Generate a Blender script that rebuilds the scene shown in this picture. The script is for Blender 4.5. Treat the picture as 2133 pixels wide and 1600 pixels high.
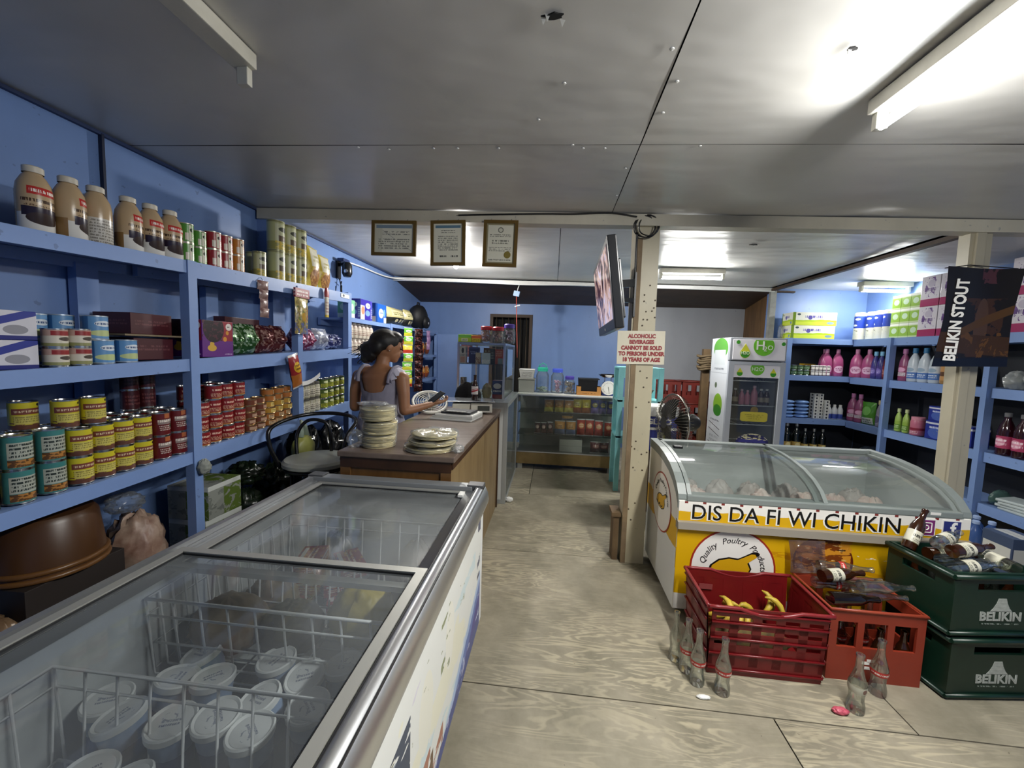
import bpy, bmesh, math, random
from mathutils import Vector, Matrix, noise as mnoise
for o in list(bpy.data.objects): bpy.data.objects.remove(o)
S = bpy.context.scene
COL = S.collection
R = math.radians
rnd = random.Random(7)

# ---------------------------------------------------------------- camera, world, exposure
CAM_H, F_PX = 1.5, 820.0
yaw, pitch, roll = R(5.85), math.atan(66/820), R(1.8)
fwd = Vector((-math.sin(yaw)*math.cos(pitch), math.cos(yaw)*math.cos(pitch), -math.sin(pitch)))
r0 = Vector((math.cos(yaw), math.sin(yaw), 0)); u0 = r0.cross(fwd)
rt = math.cos(roll)*r0 + math.sin(roll)*u0; upv = math.cos(roll)*u0 - math.sin(roll)*r0
cd = bpy.data.cameras.new('camera'); cam = bpy.data.objects.new('camera', cd); COL.objects.link(cam)
cam.matrix_world = Matrix(((rt.x, upv.x, -fwd.x, 0), (rt.y, upv.y, -fwd.y, 0), (rt.z, upv.z, -fwd.z, CAM_H), (0, 0, 0, 1)))
cd.sensor_fit = 'HORIZONTAL'; cd.sensor_width = 36.0; cd.lens = 36.0*F_PX/2133.0; cd.clip_start = 0.02
S.camera = cam
W = bpy.data.worlds.new('world'); S.world = W; W.use_nodes = True
W.node_tree.nodes['Background'].inputs[0].default_value = (0.75, 0.85, 1.0, 1)
W.node_tree.nodes['Background'].inputs[1].default_value = 0.02
S.view_settings.view_transform = 'Standard'; S.view_settings.look = 'None'
S.view_settings.exposure = 0.15; S.view_settings.gamma = 1.0; S.view_settings.use_curve_mapping = False
cy = S.cycles; cy.max_bounces = 7; cy.diffuse_bounces = 3; cy.glossy_bounces = 3; cy.transmission_bounces = 4; cy.transparent_max_bounces = 12
cy.caustics_reflective = False; cy.caustics_refractive = False; cy.adaptive_threshold = 0.03
LAMP_MAIN, LAMP_BACK, LAMP_RIGHT, LAMP_BULB = 84, 42, 19, 64

# ---------------------------------------------------------------- materials
def lin(h):
    if not isinstance(h, str): return tuple(h)[:3]
    h = h.lstrip('#'); c = [int(h[i:i+2], 16)/255 for i in (0, 2, 4)]
    return tuple(x/12.92 if x <= .04045 else ((x+.055)/1.055)**2.4 for x in c)
def rgba(h): return lin(h)+(1,)
MATS = {}
class NT:
    def __init__(s, name):
        s.m = bpy.data.materials.new(name); s.m.use_nodes = True; s.t = s.m.node_tree; s.n = s.t.nodes
        s.b = s.n['Principled BSDF']; s.out = s.n['Material Output']
    def new(s, t, **k):
        n = s.n.new(t)
        for a, v in k.items(): setattr(n, a, v)
        return n
    def l(s, a, b): s.t.links.new(a, b)
    def inp(s, sock, v):
        if hasattr(v, 'is_linked') or isinstance(v, bpy.types.NodeSocket): s.l(v, sock)
        elif isinstance(v, (tuple, list)) or isinstance(v, str): sock.default_value = rgba(v) if isinstance(v, str) else v
        else: sock.default_value = v
    def math(s, op, a, b=0.0, c=0.0, clamp=False):
        n = s.new('ShaderNodeMath', operation=op, use_clamp=clamp)
        s.inp(n.inputs[0], a); s.inp(n.inputs[1], b)
        if op in ('MULTIPLY_ADD', 'COMPARE', 'SMOOTH_MIN'): s.inp(n.inputs[2], c)
        return n.outputs[0]
    def mix(s, fac, a, b):
        n = s.new('ShaderNodeMix', data_type='RGBA')
        s.inp(n.inputs[0], fac); s.inp(n.inputs[6], rgba(a) if isinstance(a, str) else a); s.inp(n.inputs[7], rgba(b) if isinstance(b, str) else b)
        return n.outputs[2]
    def coord(s, kind='Object'):
        return s.new('ShaderNodeTexCoord').outputs[kind]
    def noise(s, vec, scale, detail=3, rough=.5, dist=0.0):
        n = s.new('ShaderNodeTexNoise'); n.inputs['Scale'].default_value = scale; n.inputs['Detail'].default_value = detail
        n.inputs['Roughness'].default_value = rough; n.inputs['Distortion'].default_value = dist
        s.l(vec, n.inputs['Vector']); return n.outputs['Fac']
    def mapping(s, vec, scale=(1, 1, 1), loc=(0, 0, 0), rot=(0, 0, 0)):
        n = s.new('ShaderNodeMapping'); n.inputs['Scale'].default_value = scale; n.inputs['Location'].default_value = loc
        n.inputs['Rotation'].default_value = rot; s.l(vec, n.inputs['Vector']); return n.outputs[0]
    def ramp(s, fac, stops):
        n = s.new('ShaderNodeValToRGB'); e = n.color_ramp.elements
        while len(e) < len(stops): e.new(.5)
        for q, (p, c) in zip(e, stops): q.position = p; q.color = rgba(c)
        s.l(fac, n.inputs[0]); return n.outputs[0]
    def step(s, fac, lo, hi):
        n = s.new('ShaderNodeMapRange'); n.inputs[1].default_value = lo; n.inputs[2].default_value = hi
        s.l(fac, n.inputs[0]); return n.outputs[0]
    def bump(s, fac, strength=.2, dist=.01):
        n = s.new('ShaderNodeBump'); n.inputs['Strength'].default_value = strength; n.inputs['Distance'].default_value = dist
        s.l(fac, n.inputs['Height']); s.l(n.outputs[0], s.b.inputs['Normal'])
def mat(name, col, rough=.5, metal=0.0, mottle=0.0, mscale=8.0, bump=0.0, bscale=40.0, coat=0.0, emit=0.0, col2=None, alpha=None, trans=0.0, spec=.5):
    if name in MATS: return MATS[name]
    s = NT(name); b = s.b
    b.inputs['Roughness'].default_value = rough; b.inputs['Metallic'].default_value = metal
    b.inputs['Coat Weight'].default_value = coat; b.inputs['Transmission Weight'].default_value = trans
    b.inputs['Specular IOR Level'].default_value = spec
    c = lin(col); b.inputs['Base Color'].default_value = c+(1,)
    if mottle or col2:
        v = s.coord(); f = s.noise(v, mscale, 4, .6)
        f2 = s.step(f, .32, .68)
        c2 = lin(col2) if col2 else tuple(x*(1-mottle) for x in c)
        s.l(s.mix(f2, c2+(1,), c+(1,)), b.inputs['Base Color'])
    if bump:
        s.bump(s.noise(s.coord(), bscale, 3), bump, .004)
    if emit: b.inputs['Emission Color'].default_value = c+(1,); b.inputs['Emission Strength'].default_value = emit
    if alpha is not None: b.inputs['Alpha'].default_value = alpha
    MATS[name] = s.m
    return s.m
def glass(name, tint='#eef4f2', refl=.12, fog=0.0, fogcol='#b8bcbc', fogscale=4.0, rough=.03, fogmin=0.0):
    """thin pane: tinted see-through layer, fresnel gloss, optional frost in patches"""
    if name in MATS: return MATS[name]
    s = NT(name); s.n.remove(s.b)
    tr = s.new('ShaderNodeBsdfTransparent'); tr.inputs[0].default_value = rgba(tint)
    gl = s.new('ShaderNodeBsdfGlossy'); gl.inputs['Roughness'].default_value = rough
    fr = s.new('ShaderNodeLayerWeight'); fr.inputs[0].default_value = .25
    f = s.math('MULTIPLY_ADD', fr.outputs['Fresnel'], .55, refl*.25, clamp=True)
    base = tr.outputs[0]
    if fog:
        df = s.new('ShaderNodeBsdfDiffuse'); df.inputs[0].default_value = rgba(fogcol)
        nz = s.noise(s.mapping(s.coord(), (1, 1, 1)), fogscale, 4, .55, .6)
        ff = s.math('MULTIPLY_ADD', s.step(nz, .3, .75), fog, fogmin, clamp=True)
        mx = s.new('ShaderNodeMixShader'); s.l(ff, mx.inputs[0]); s.l(tr.outputs[0], mx.inputs[1]); s.l(df.outputs[0], mx.inputs[2]); base = mx.outputs[0]
    m2 = s.new('ShaderNodeMixShader'); s.l(f, m2.inputs[0]); s.l(base, m2.inputs[1]); s.l(gl.outputs[0], m2.inputs[2])
    s.l(m2.outputs[0], s.out.inputs[0]); MATS[name] = s.m
    return s.m
def printed(name, base, marks=(), rough=.35, metal=0.0, bump=0.0, coat=0.0, speckle=None, uvname=None):
    """flat print over the surface's own UV square. marks, painted in order:
    ('r',u0,u1,v0,v1,col) rectangle  ('e',cu,cv,ru,rv,col) ellipse  ('t',u0,u1,v0,v1,col,n) n rows of small print
    ('w',v0,amp,freq,col) wavy field below v0  ('d',u0,v0,slope,width,col) slanted band  ('n',u0,u1,v0,v1,col,scale,thr) mottled patch"""
    if name in MATS: return MATS[name]
    s = NT(name); sep = s.new('ShaderNodeSeparateXYZ'); uv = s.coord('UV'); s.l(uv, sep.inputs[0]); U, V = sep.outputs[0], sep.outputs[1]
    c = rgba(base)
    def inside(x, a, b):
        return s.math('MULTIPLY', s.math('GREATER_THAN', x, a), s.math('LESS_THAN', x, b))
    for m in marks:
        k = m[0]
        if k == 'r': f = s.math('MULTIPLY', inside(U, m[1], m[2]), inside(V, m[3], m[4])); col = m[5]
        elif k == 'e':
            a = s.math('DIVIDE', s.math('SUBTRACT', U, m[1]), m[3]); b = s.math('DIVIDE', s.math('SUBTRACT', V, m[2]), m[4])
            f = s.math('LESS_THAN', s.math('ADD', s.math('MULTIPLY', a, a), s.math('MULTIPLY', b, b)), 1.0); col = m[5]
        elif k == 't':
            rows = s.math('FRACT', s.math('MULTIPLY', s.math('SUBTRACT', V, m[3]), m[6]/(m[4]-m[3])))
            nz = s.noise(s.mapping(uv, (70/(m[2]-m[1])*.35, m[6]/(m[4]-m[3])*.6, 1)), 1.0, 1)
            f = s.math('MULTIPLY', s.math('MULTIPLY', inside(U, m[1], m[2]), inside(V, m[3], m[4])), s.math('MULTIPLY', inside(rows, .22, .78), s.math('GREATER_THAN', nz, .47))); col = m[5]
        elif k == 'w':
            lim = s.math('MULTIPLY_ADD', s.noise(s.mapping(uv, (m[3], .15, 1)), 1.0, 3), m[2]*2, m[1]-m[2])
            f = s.math('LESS_THAN', V, lim); col = m[4]
        elif k == 'd':
            d = s.math('SUBTRACT', V, s.math('MULTIPLY_ADD', s.math('SUBTRACT', U, m[1]), m[3], m[2]))
            f = s.math('LESS_THAN', s.math('ABSOLUTE', d), m[4]); col = m[5]
        elif k == 'b':   # field under the slanted, ragged line v = v0 + slope*(u-u0)
            lim = s.math('MULTIPLY_ADD', s.math('SUBTRACT', U, m[1]), m[3], m[2])
            lim = s.math('ADD', lim, s.math('MULTIPLY_ADD', s.noise(uv, m[6], 4, .6, .6), 2*m[5], -m[5]))
            f = s.math('LESS_THAN', V, lim); col = m[4]
        else:
            nz = s.noise(uv, m[6], 4, .6, .5)
            f = s.math('MULTIPLY', s.math('MULTIPLY', inside(U, m[1], m[2]), inside(V, m[3], m[4])), s.math('GREATER_THAN', nz, m[7])); col = m[5]
        c = s.mix(f, c, rgba(col))
    s.inp(s.b.inputs['Base Color'], c)
    s.b.inputs['Roughness'].default_value = rough; s.b.inputs['Metallic'].default_value = metal; s.b.inputs['Coat Weight'].default_value = coat
    if bump: s.bump(s.noise(s.coord(), 30, 3), bump, .006)
    MATS[name] = s.m
    return s.m

# ---------------------------------------------------------------- mesh helpers
class MB:
    def __init__(s): s.v = []; s.f = []; s.mi = []; s.sm = []; s.uv = []
    def add(s, vs, fs, mi=0, sm=False, uvs=None):
        b = len(s.v); s.v += [tuple(x) for x in vs]
        for i, f in enumerate(fs):
            s.f.append([b+j for j in f]); s.mi.append(mi); s.sm.append(sm)
            s.uv.append(uvs[i] if uvs else [(0.5, 0.5)]*len(f))
        return s
    def quad(s, a, b, c, d, mi=0): return s.add([a, b, c, d], [(0, 1, 2, 3)], mi, False, [[(0, 0), (1, 0), (1, 1), (0, 1)]])
    def box(s, x0, x1, y0, y1, z0, z1, mi=0, bev=0.0, M=None, taper=None, sh=None):
        """axis box; taper=(tx,ty): scale of the top; sh: list of 6 material slots (-x,+x,-y,+y,-z,+z)"""
        cx, cy = (x0+x1)/2, (y0+y1)/2; tx, ty = taper or (1, 1)
        def P(ix, iy, iz):
            x, y, z = (x0, x1)[ix], (y0, y1)[iy], (z0, z1)[iz]
            if iz: x = cx+(x-cx)*tx; y = cy+(y-cy)*ty
            return Vector((x, y, z))
        fs = {'-y': ((0, 0), (1, 0)), '+x': ((1, 0), (1, 1)), '+y': ((1, 1), (0, 1)), '-x': ((0, 1), (0, 0))}
        mm = sh or [mi]*6; slot = {'-x': mm[0], '+x': mm[1], '-y': mm[2], '+y': mm[3]}
        T = (lambda p: M @ p) if M else (lambda p: p)
        if bev:
            b = bmesh.new(); vv = {}
            for ix in (0, 1):
                for iy in (0, 1):
                    for iz in (0, 1): vv[ix, iy, iz] = b.verts.new(P(ix, iy, iz))
            ul = b.loops.layers.uv.new()
            def face(keys, m, uv=((0, 0), (1, 0), (1, 1), (0, 1))):
                f = b.faces.new([vv[k] for k in keys]); f.material_index = m
                for l, q in zip(f.loops, uv): l[ul].uv = q
            for k, (a, c) in fs.items(): face([a+(0,), c+(0,), c+(1,), a+(1,)], slot[k])
            face([(0, 0, 1), (1, 0, 1), (1, 1, 1), (0, 1, 1)], mm[5]); face([(0, 1, 0), (1, 1, 0), (1, 0, 0), (0, 0, 0)], mm[4])
            bmesh.ops.bevel(b, geom=list(b.edges), offset=bev, segments=2, profile=.6, affect='EDGES')
            b.verts.index_update(); vs = [T(v.co.copy()) for v in b.verts]
            base = len(s.v); s.v += [tuple(v) for v in vs]
            for f in b.faces:
                s.f.append([base+v.index for v in f.verts]); s.mi.append(f.material_index); s.sm.append(False)
                s.uv.append([tuple(l[ul].uv) for l in f.loops])
            b.free(); return s
        for k, (a, c) in fs.items():
            s.quad(*[T(P(*p)) for p in (a+(0,), c+(0,), c+(1,), a+(1,))], slot[k])
        s.quad(*[T(P(*p)) for p in ((0, 0, 1), (1, 0, 1), (1, 1, 1), (0, 1, 1))], mm[5])
        s.quad(*[T(P(*p)) for p in ((0, 1, 0), (1, 1, 0), (1, 0, 0), (0, 0, 0))], mm[4])
        return s
    def lathe(s, prof, n=20, mi=0, c=(0, 0, 0), M=None, mis=None, sx=1.0, sy=1.0, sharp=35):
        """revolve (r,z) about z; u=.5 faces -y, v over the height"""
        zs = [p[1] for p in prof]; zl, zh = min(zs), max(zs); T = (lambda p: M @ p) if M else (lambda p: p)
        segs = len(prof)-1; c = Vector(c)
        def ring(r, z): return [T(c+Vector((r*sx*math.sin(2*math.pi*(i/n-.5)), -r*sy*math.cos(2*math.pi*(i/n-.5)), z))) for i in range(n)]
        prev = None
        for k in range(segs):
            (ra, za), (rb, zb) = prof[k], prof[k+1]
            smooth_join = False
            if k:
                d0 = Vector((prof[k][0]-prof[k-1][0], prof[k][1]-prof[k-1][1])); d1 = Vector((rb-ra, zb-za))
                if d0.length > 1e-9 and d1.length > 1e-9: smooth_join = d0.angle(d1) < R(sharp)
            base = len(s.v)
            if smooth_join and prev is not None: a0 = prev
            else:
                a0 = base; s.v += [tuple(p) for p in ring(max(ra, 1e-5), za)]; base = len(s.v)
            b0 = base; s.v += [tuple(p) for p in ring(max(rb, 1e-5), zb)]
            va = (za-zl)/max(zh-zl, 1e-9); vb = (zb-zl)/max(zh-zl, 1e-9)
            for i in range(n):
                j = (i+1) % n
                s.f.append([a0+i, a0+j, b0+j, b0+i]); s.mi.append(mis[k] if mis else mi); s.sm.append(True)
                s.uv.append([(i/n, va), ((i+1)/n, va), ((i+1)/n, vb), (i/n, vb)])
            prev = b0
        return s
    def disc(s, r, z, n=20, mi=0, c=(0, 0), up=True, M=None):
        T = (lambda p: M @ p) if M else (lambda p: p)
        vs = [T(Vector((c[0]+r*math.sin(2*math.pi*i/n), c[1]-r*math.cos(2*math.pi*i/n), z))) for i in range(n)]
        uv = [(.5+.5*math.sin(2*math.pi*i/n), .5-.5*math.cos(2*math.pi*i/n)) for i in range(n)]
        f = list(range(n)) if up else list(range(n))[::-1]
        return s.add(vs, [f], mi, False, [[uv[i] for i in f]])
    def tube(s, pts, r, n=8, mi=0, closed=False, cap=True, flat=None):
        pts = [Vector(p) for p in pts]; m = len(pts); rr = r if isinstance(r, (list, tuple)) else [r]*m
        base = len(s.v); nrm = None
        for i, p in enumerate(pts):
            if closed: t = (pts[(i+1) % m]-pts[i-1])
            else: t = pts[min(i+1, m-1)]-pts[max(i-1, 0)]
            t.normalize()
            if nrm is None:
                nrm = t.orthogonal().normalized() if flat is None else (Vector(flat)-t*t.dot(Vector(flat))).normalized()
            else: nrm = (nrm-t*t.dot(nrm)).normalized()
            bn = t.cross(nrm)
            for k in range(n):
                a = 2*math.pi*k/n; s.v.append(tuple(p+rr[i]*(math.cos(a)*nrm+math.sin(a)*bn)))
        for i in range(m if closed else m-1):
            a, b = base+i*n, base+((i+1) % m)*n
            for k in range(n):
                j = (k+1) % n
                s.f.append([a+k, a+j, b+j, b+k]); s.mi.append(mi); s.sm.append(n > 4)
                v0, v1 = i/max(m-1, 1), (i+1)/max(m-1, 1)
                s.uv.append([(k/n, v0), ((k+1)/n, v0), ((k+1)/n, v1), (k/n, v1)])
        if cap and not closed:
            for st, rev in ((base, True), (base+(m-1)*n, False)):
                f = list(range(st, st+n)); f = f[::-1] if rev else f
                s.f.append(f); s.mi.append(mi); s.sm.append(False); s.uv.append([(.5, .5)]*n)
        return s
    def bar(s, a, b, w, h, mi=0, upd=(0, 0, 1)):
        """square bar from a to b, w across, h along upd"""
        a, b = Vector(a), Vector(b); t = (b-a).normalized(); u = Vector(upd); u = (u-t*t.dot(u)).normalized(); x = t.cross(u)
        M = Matrix(((x.x, t.x, u.x, a.x), (x.y, t.y, u.y, a.y), (x.z, t.z, u.z, a.z), (0, 0, 0, 1)))
        return s.box(-w/2, w/2, 0, (b-a).length, -h/2, h/2, mi, M=M)
    def prism(s, poly, d0, d1, axis='x', mi=0, sm=False):
        """extrude a polygon (ccw seen from +axis) between d0 and d1 on that axis; caps get 0..1 UVs"""
        def P(p, d): return {'x': (d, p[0], p[1]), 'y': (p[0], d, p[1]), 'z': (p[0], p[1], d)}[axis]
        n = len(poly); us = [p[0] for p in poly]; vs_ = [p[1] for p in poly]
        w = max(us)-min(us) or 1; h = max(vs_)-min(vs_) or 1
        uv = [((p[0]-min(us))/w, (p[1]-min(vs_))/h) for p in poly]
        vs = [P(p, d1) for p in poly]+[P(p, d0) for p in poly]
        s.add(vs, [list(range(n)), list(range(2*n-1, n-1, -1))], mi, False, [uv, uv[::-1]])
        vs2 = [P(p, d1) for p in poly]+[P(p, d0) for p in poly]
        s.add(vs2, [(i, n+i, n+(i+1) % n, (i+1) % n) for i in range(n)], mi, sm, [[(0, 0), (1, 0), (1, 1), (0, 1)]]*n)
        return s
    def grid(s, fn, nu, nv, mi=0, sm=True, flip=False):
        b = len(s.v)
        for j in range(nv+1):
            for i in range(nu+1): s.v.append(tuple(fn(i/nu, j/nv)))
        for j in range(nv):
            for i in range(nu):
                q = [b+j*(nu+1)+i, b+j*(nu+1)+i+1, b+(j+1)*(nu+1)+i+1, b+(j+1)*(nu+1)+i]
                uv = [(i/nu, j/nv), ((i+1)/nu, j/nv), ((i+1)/nu, (j+1)/nv), (i/nu, (j+1)/nv)]
                if flip: q = q[::-1]; uv = uv[::-1]
                s.f.append(q); s.mi.append(mi); s.sm.append(sm); s.uv.append(uv)
        return s
    def blob(s, c, r, nu=14, nv=9, mi=0, fn=None, M=None):
        """closed ellipsoid, optionally reshaped by fn(dir)->scale"""
        c = Vector(c); r = Vector(r) if not isinstance(r, (int, float)) else Vector((r, r, r))
        def f(u, v):
            a, b = 2*math.pi*u, math.pi*(v-.5); d = Vector((math.cos(b)*math.sin(a), -math.cos(b)*math.cos(a), math.sin(b)))
            k = fn(d) if fn else 1.0
            p = Vector((d.x*r.x, d.y*r.y, d.z*r.z))*k
            return (M @ p if M else p)+c
        return s.grid(f, nu, nv, mi)
    def build(s, name, mats, parent=None, loc=None, rot=None, weld=False):
        me = bpy.data.meshes.new(name); me.from_pydata(s.v, [], s.f)
        for m in (mats if isinstance(mats, (list, tuple)) else [mats]): me.materials.append(m)
        me.polygons.foreach_set('material_index', s.mi); me.polygons.foreach_set('use_smooth', s.sm)
        uvl = me.uv_layers.new(name='UVMap'); flat = [c for f in s.uv for q in f for c in q]
        uvl.data.foreach_set('uv', flat); me.update()
        if weld:
            b = bmesh.new(); b.from_mesh(me); bmesh.ops.remove_doubles(b, verts=b.verts, dist=1e-5); b.to_mesh(me); b.free()
        return link(name, me, parent, loc, rot)
def link(name, data, parent=None, loc=None, rot=None):
    o = bpy.data.objects.new(name, data); COL.objects.link(o)
    if parent: o.parent = parent
    if loc: o.location = loc
    if rot is not None: o.rotation_euler = rot if isinstance(rot, (tuple, list)) else (0, 0, rot)
    return o
def tag(o, label, cat, group=None, kind=None):
    o['label'] = label; o['category'] = cat
    if group: o['group'] = group
    if kind: o['kind'] = kind
    return o
def struct(o): o['kind'] = 'structure'; return o
def thing(name, label, cat, loc=(0, 0, 0), rot=0.0, group=None):
    o = link(name, None, None, loc, rot); o.empty_display_size = .05
    return tag(o, label, cat, group)
def dup(o, loc=None, rot=None, label=None, parent=None, scale=None, group=None):
    c = o.copy(); COL.objects.link(c)
    if parent: c.parent = parent
    if loc is not None: c.location = loc
    if rot is not None: c.rotation_euler = rot if isinstance(rot, (tuple, list)) else (0, 0, rot)
    if scale is not None: c.scale = scale if isinstance(scale, (tuple, list)) else (scale,)*3
    if label: c['label'] = label
    if group: c['group'] = group
    for ch in o.children: dup(ch, parent=c)
    return c
class Proto:
    """first call places the built thing itself, later calls place copies"""
    def __init__(s, o): s.o = o; s.used = False
    def put(s, loc, rot=0.0, label=None, scale=None, group=None):
        if s.used: return dup(s.o, loc, rot, label, None, scale, group)
        s.used = True; o = s.o; o.location = loc; o.rotation_euler = rot if isinstance(rot, (tuple, list)) else (0, 0, rot)
        if label: o['label'] = label
        if group: o['group'] = group
        if scale is not None: o.scale = scale if isinstance(scale, (tuple, list)) else (scale,)*3
        return o
ORD = ['first', 'second', 'third', 'fourth', 'fifth', 'sixth', 'seventh', 'eighth', 'ninth', 'tenth', 'eleventh', 'twelfth']
def text(s, size, m, parent, loc, rot=(R(90), 0, 0), bold=0.0, shear=0.0, align='CENTER', wrap=None, depth=.0006, name='lettering', sx=1.0, arc=None, space=1.0):
    cu = bpy.data.curves.new('txt', 'FONT'); cu.body = s; cu.size = size; cu.align_x = align; cu.align_y = 'CENTER'
    cu.offset = bold; cu.shear = shear; cu.extrude = depth; cu.resolution_u = 3; cu.space_character = space
    ob = bpy.data.objects.new('txt', cu); COL.objects.link(ob)
    me = bpy.data.meshes.new_from_object(ob); bpy.data.objects.remove(ob); bpy.data.curves.remove(cu)
    me.name = name; me.materials.clear(); me.materials.append(m)
    for v in me.vertices:
        v.co.x *= sx
        if wrap:      # bend round a can of radius wrap, text plane facing -y
            a = v.co.x/wrap; rr = wrap+v.co.z; v.co = Vector((rr*math.sin(a), -rr*math.cos(a), v.co.y))
        elif arc:     # bend along a circle in the text plane
            a = v.co.x/arc; rr = arc+v.co.y; v.co = Vector((rr*math.sin(a), rr*math.cos(a), v.co.z))
    me.update()
    return link(name, me, parent, loc, (0, 0, 0) if wrap else rot)
# ---------------------------------------------------------------- shared materials
def wall_paint(name, c, dirt=.18):
    s = NT(name); v = s.coord()
    f = s.step(s.noise(s.mapping(v, (.8, .8, .35)), 2.2, 5, .6), .3, .75)
    c0 = lin(c); col = s.mix(f, tuple(x*(1-dirt) for x in c0)+(1,), c0+(1,))
    sp = s.math('GREATER_THAN', s.noise(v, 26, 2), .73)
    col = s.mix(s.math('MULTIPLY', sp, .35), col, '#39455f')
    s.l(col, s.b.inputs['Base Color']); s.b.inputs['Roughness'].default_value = .42
    s.bump(s.noise(v, 14, 3), .08, .01); MATS[name] = s.m; return s.m
BLUE = wall_paint('blue wall paint', '#7593c8')
SHELF = wall_paint('blue shelf paint', '#7d99cd', .12)
GREYW = wall_paint('grey wall paint', '#a9acb2')
CREAM = wall_paint('cream beam paint', '#cfc8b4', .3)
BROWN = mat('dark brown boarding', '#4a3626', .6, mottle=.4, mscale=5)
BLACK = mat('black plastic', '#0b0b0d', .35)
DARK = mat('dark void', '#050506', .8)
WHITE = mat('white plastic', '#e6e6e2', .35)
ALU = mat('brushed aluminium', '#c9ccd0', .28, 1.0, bump=.05, bscale=120)
STEEL = mat('steel', '#d6d8da', .18, 1.0)
GALV = mat('dull alloy trim', '#aeb0b2', .42, .85)
WIRE = mat('white coated wire', '#d8dadb', .35)
def ceiling_paint():
    s = NT('ceiling sheet paint'); v = s.coord()
    f = s.step(s.noise(s.mapping(v, (.7, .7, .7)), 1.6, 4, .6), .25, .8)
    col = s.mix(f, '#c2c0bb', '#d4d3d0')
    st = s.step(s.noise(v, 9, 4, .7), .66, .8)
    s.l(s.mix(s.math('MULTIPLY', st, .25), col, '#a09a88'), s.b.inputs['Base Color'])
    s.b.inputs['Roughness'].default_value = .34; s.b.inputs['Specular IOR Level'].default_value = .6
    s.bump(s.noise(s.mapping(v, (1.2, 2.6, 1)), 1.7, 2), .25, .05)
    MATS['ceil'] = s.m; return s.m
CEIL = ceiling_paint()
def plywood():
    s = NT('worn plywood'); v = s.coord()
    n1 = s.noise(s.mapping(v, (1.1, 6.5, 1)), 1.5, 4, .5, .8)
    rings = s.math('SINE', s.math('MULTIPLY', n1, 62.0))
    rings = s.step(rings, -.2, .95)
    patch = s.step(s.noise(v, 1.3, 3), .4, .62)
    base = s.ramp(s.noise(v, 3.2, 5, .65), [(.3, '#75705f'), (.55, '#928b79'), (.75, '#a59d8a')])
    col = s.mix(s.math('MULTIPLY', s.math('MULTIPLY', rings, patch), .6), base, '#c2b79c')
    dirt = s.step(s.noise(s.mapping(v, (1, 1.6, 1)), 2.1, 6, .7), .52, .72)
    col = s.mix(s.math('MULTIPLY', dirt, .45), col, '#6f6759')
    sp = s.math('GREATER_THAN', s.noise(v, 34, 2), .76)
    col = s.mix(s.math('MULTIPLY', sp, .6), col, '#4c443a')
    s.l(col, s.b.inputs['Base Color']); s.b.inputs['Roughness'].default_value = .55
    s.bump(s.math('ADD', rings, s.noise(v, 40, 3)), .08, .004); MATS['ply'] = s.m; return s.m
PLY = plywood()
def wood(name, c1, c2, rough=.4, axis=(1, 6, 1), sc=4):
    s = NT(name); v = s.coord()
    n = s.noise(s.mapping(v, axis), sc, 5, .6, .6)
    s.l(s.ramp(n, [(.3, c1), (.7, c2)]), s.b.inputs['Base Color']); s.b.inputs['Roughness'].default_value = rough
    s.bump(n, .06, .004); MATS[name] = s.m; return s.m
COUNTER_TOP = wood('counter top wood', '#5f5148', '#7d6d61', .3)
COUNTER_SIDE = wood('counter side ply', '#76603f', '#937c57', .35, (5, 5, .8), 3)
COUNTER_END = wood('counter end ply', '#5a3e20', '#765430', .35, (6, 6, .9), 3)

# ---------------------------------------------------------------- floor
XL, XR, YB, YF = -2.25, 3.87, 6.5, -1.6
m = MB(); m.box(XL-.1, XR+.1, YF-.1, YB+.3, -.08, -.014)
floor = struct(m.build('floor', DARK))
rows = [(-1.6, .43, (-.9, 1.5)), (.43, 1.65, (-1.46, .98, 3.42)), (1.65, 2.87, (-.9, 1.54)), (2.87, 4.09, (-1.2, 1.24)), (4.09, 5.31, (-.2, 2.2)), (5.31, 6.62, (-1.0, 1.4))]
for y0, y1, cuts in rows:
    xs = [XL-.05]+list(cuts)+[XR+.05]
    for a, b in zip(xs, xs[1:]):
        m = MB(); cx, cy = (a+b)/2, (y0+y1)/2
        m.box(a-cx+.003, b-cx-.003, y0-cy+.003, y1-cy-.003, -.013, 0)
        m.build('floor_sheet', PLY, floor, (cx, cy, 0))
# ---------------------------------------------------------------- ceiling
def zc(x): return 2.515-.02*(x+2.25)
m = MB()
m.add([(XL-.1, YF-.1, zc(XL-.1)+.03), (XR+.1, YF-.1, zc(XR+.1)+.03), (XR+.1, 5.4, zc(XR+.1)+.03), (XL-.1, 5.4, zc(XL-.1)+.03)], [(0, 1, 2, 3), (3, 2, 1, 0)])
ceiling = struct(m.build('ceiling', DARK))
def sheet(x0, x1, y0, y1, seed, amp=.006):
    m = MB(); nx, ny = max(4, int((x1-x0)*9)), max(4, int((y1-y0)*9))
    def h(u, v):
        x, y = x0+(x1-x0)*u, y0+(y1-y0)*v
        e = min(1, 6*min(u, 1-u, v, 1-v))
        return Vector((x, y, zc(x)+amp*mnoise.noise(Vector((x*1.3, y*2.2, seed)))*(.35+.65*e)))
    m.grid(h, nx, ny, flip=True); m.build('ceiling_panel', CEIL, ceiling)
g = .005
for i, (x0, x1, y0, y1) in enumerate([(XL, .36-g, YF, 1.93-g), (.36, XR, YF, 1.93-g), (XL, .36-g, 1.93, 2.84), (.36, XR, 1.93, 2.84),
                                      (XL, .02-g, 2.84, 5.4), (.02, 2.7-g, 2.84, 5.4), (2.74, XR, 2.84, 5.4)]):
    sheet(x0, x1, y0, y1, i*3.1, .014 if i == 3 else .008)
nail = MB(); nail.lathe([(0, -.004), (.007, -.003), (.008, 0)], 8); nl = None
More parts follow.
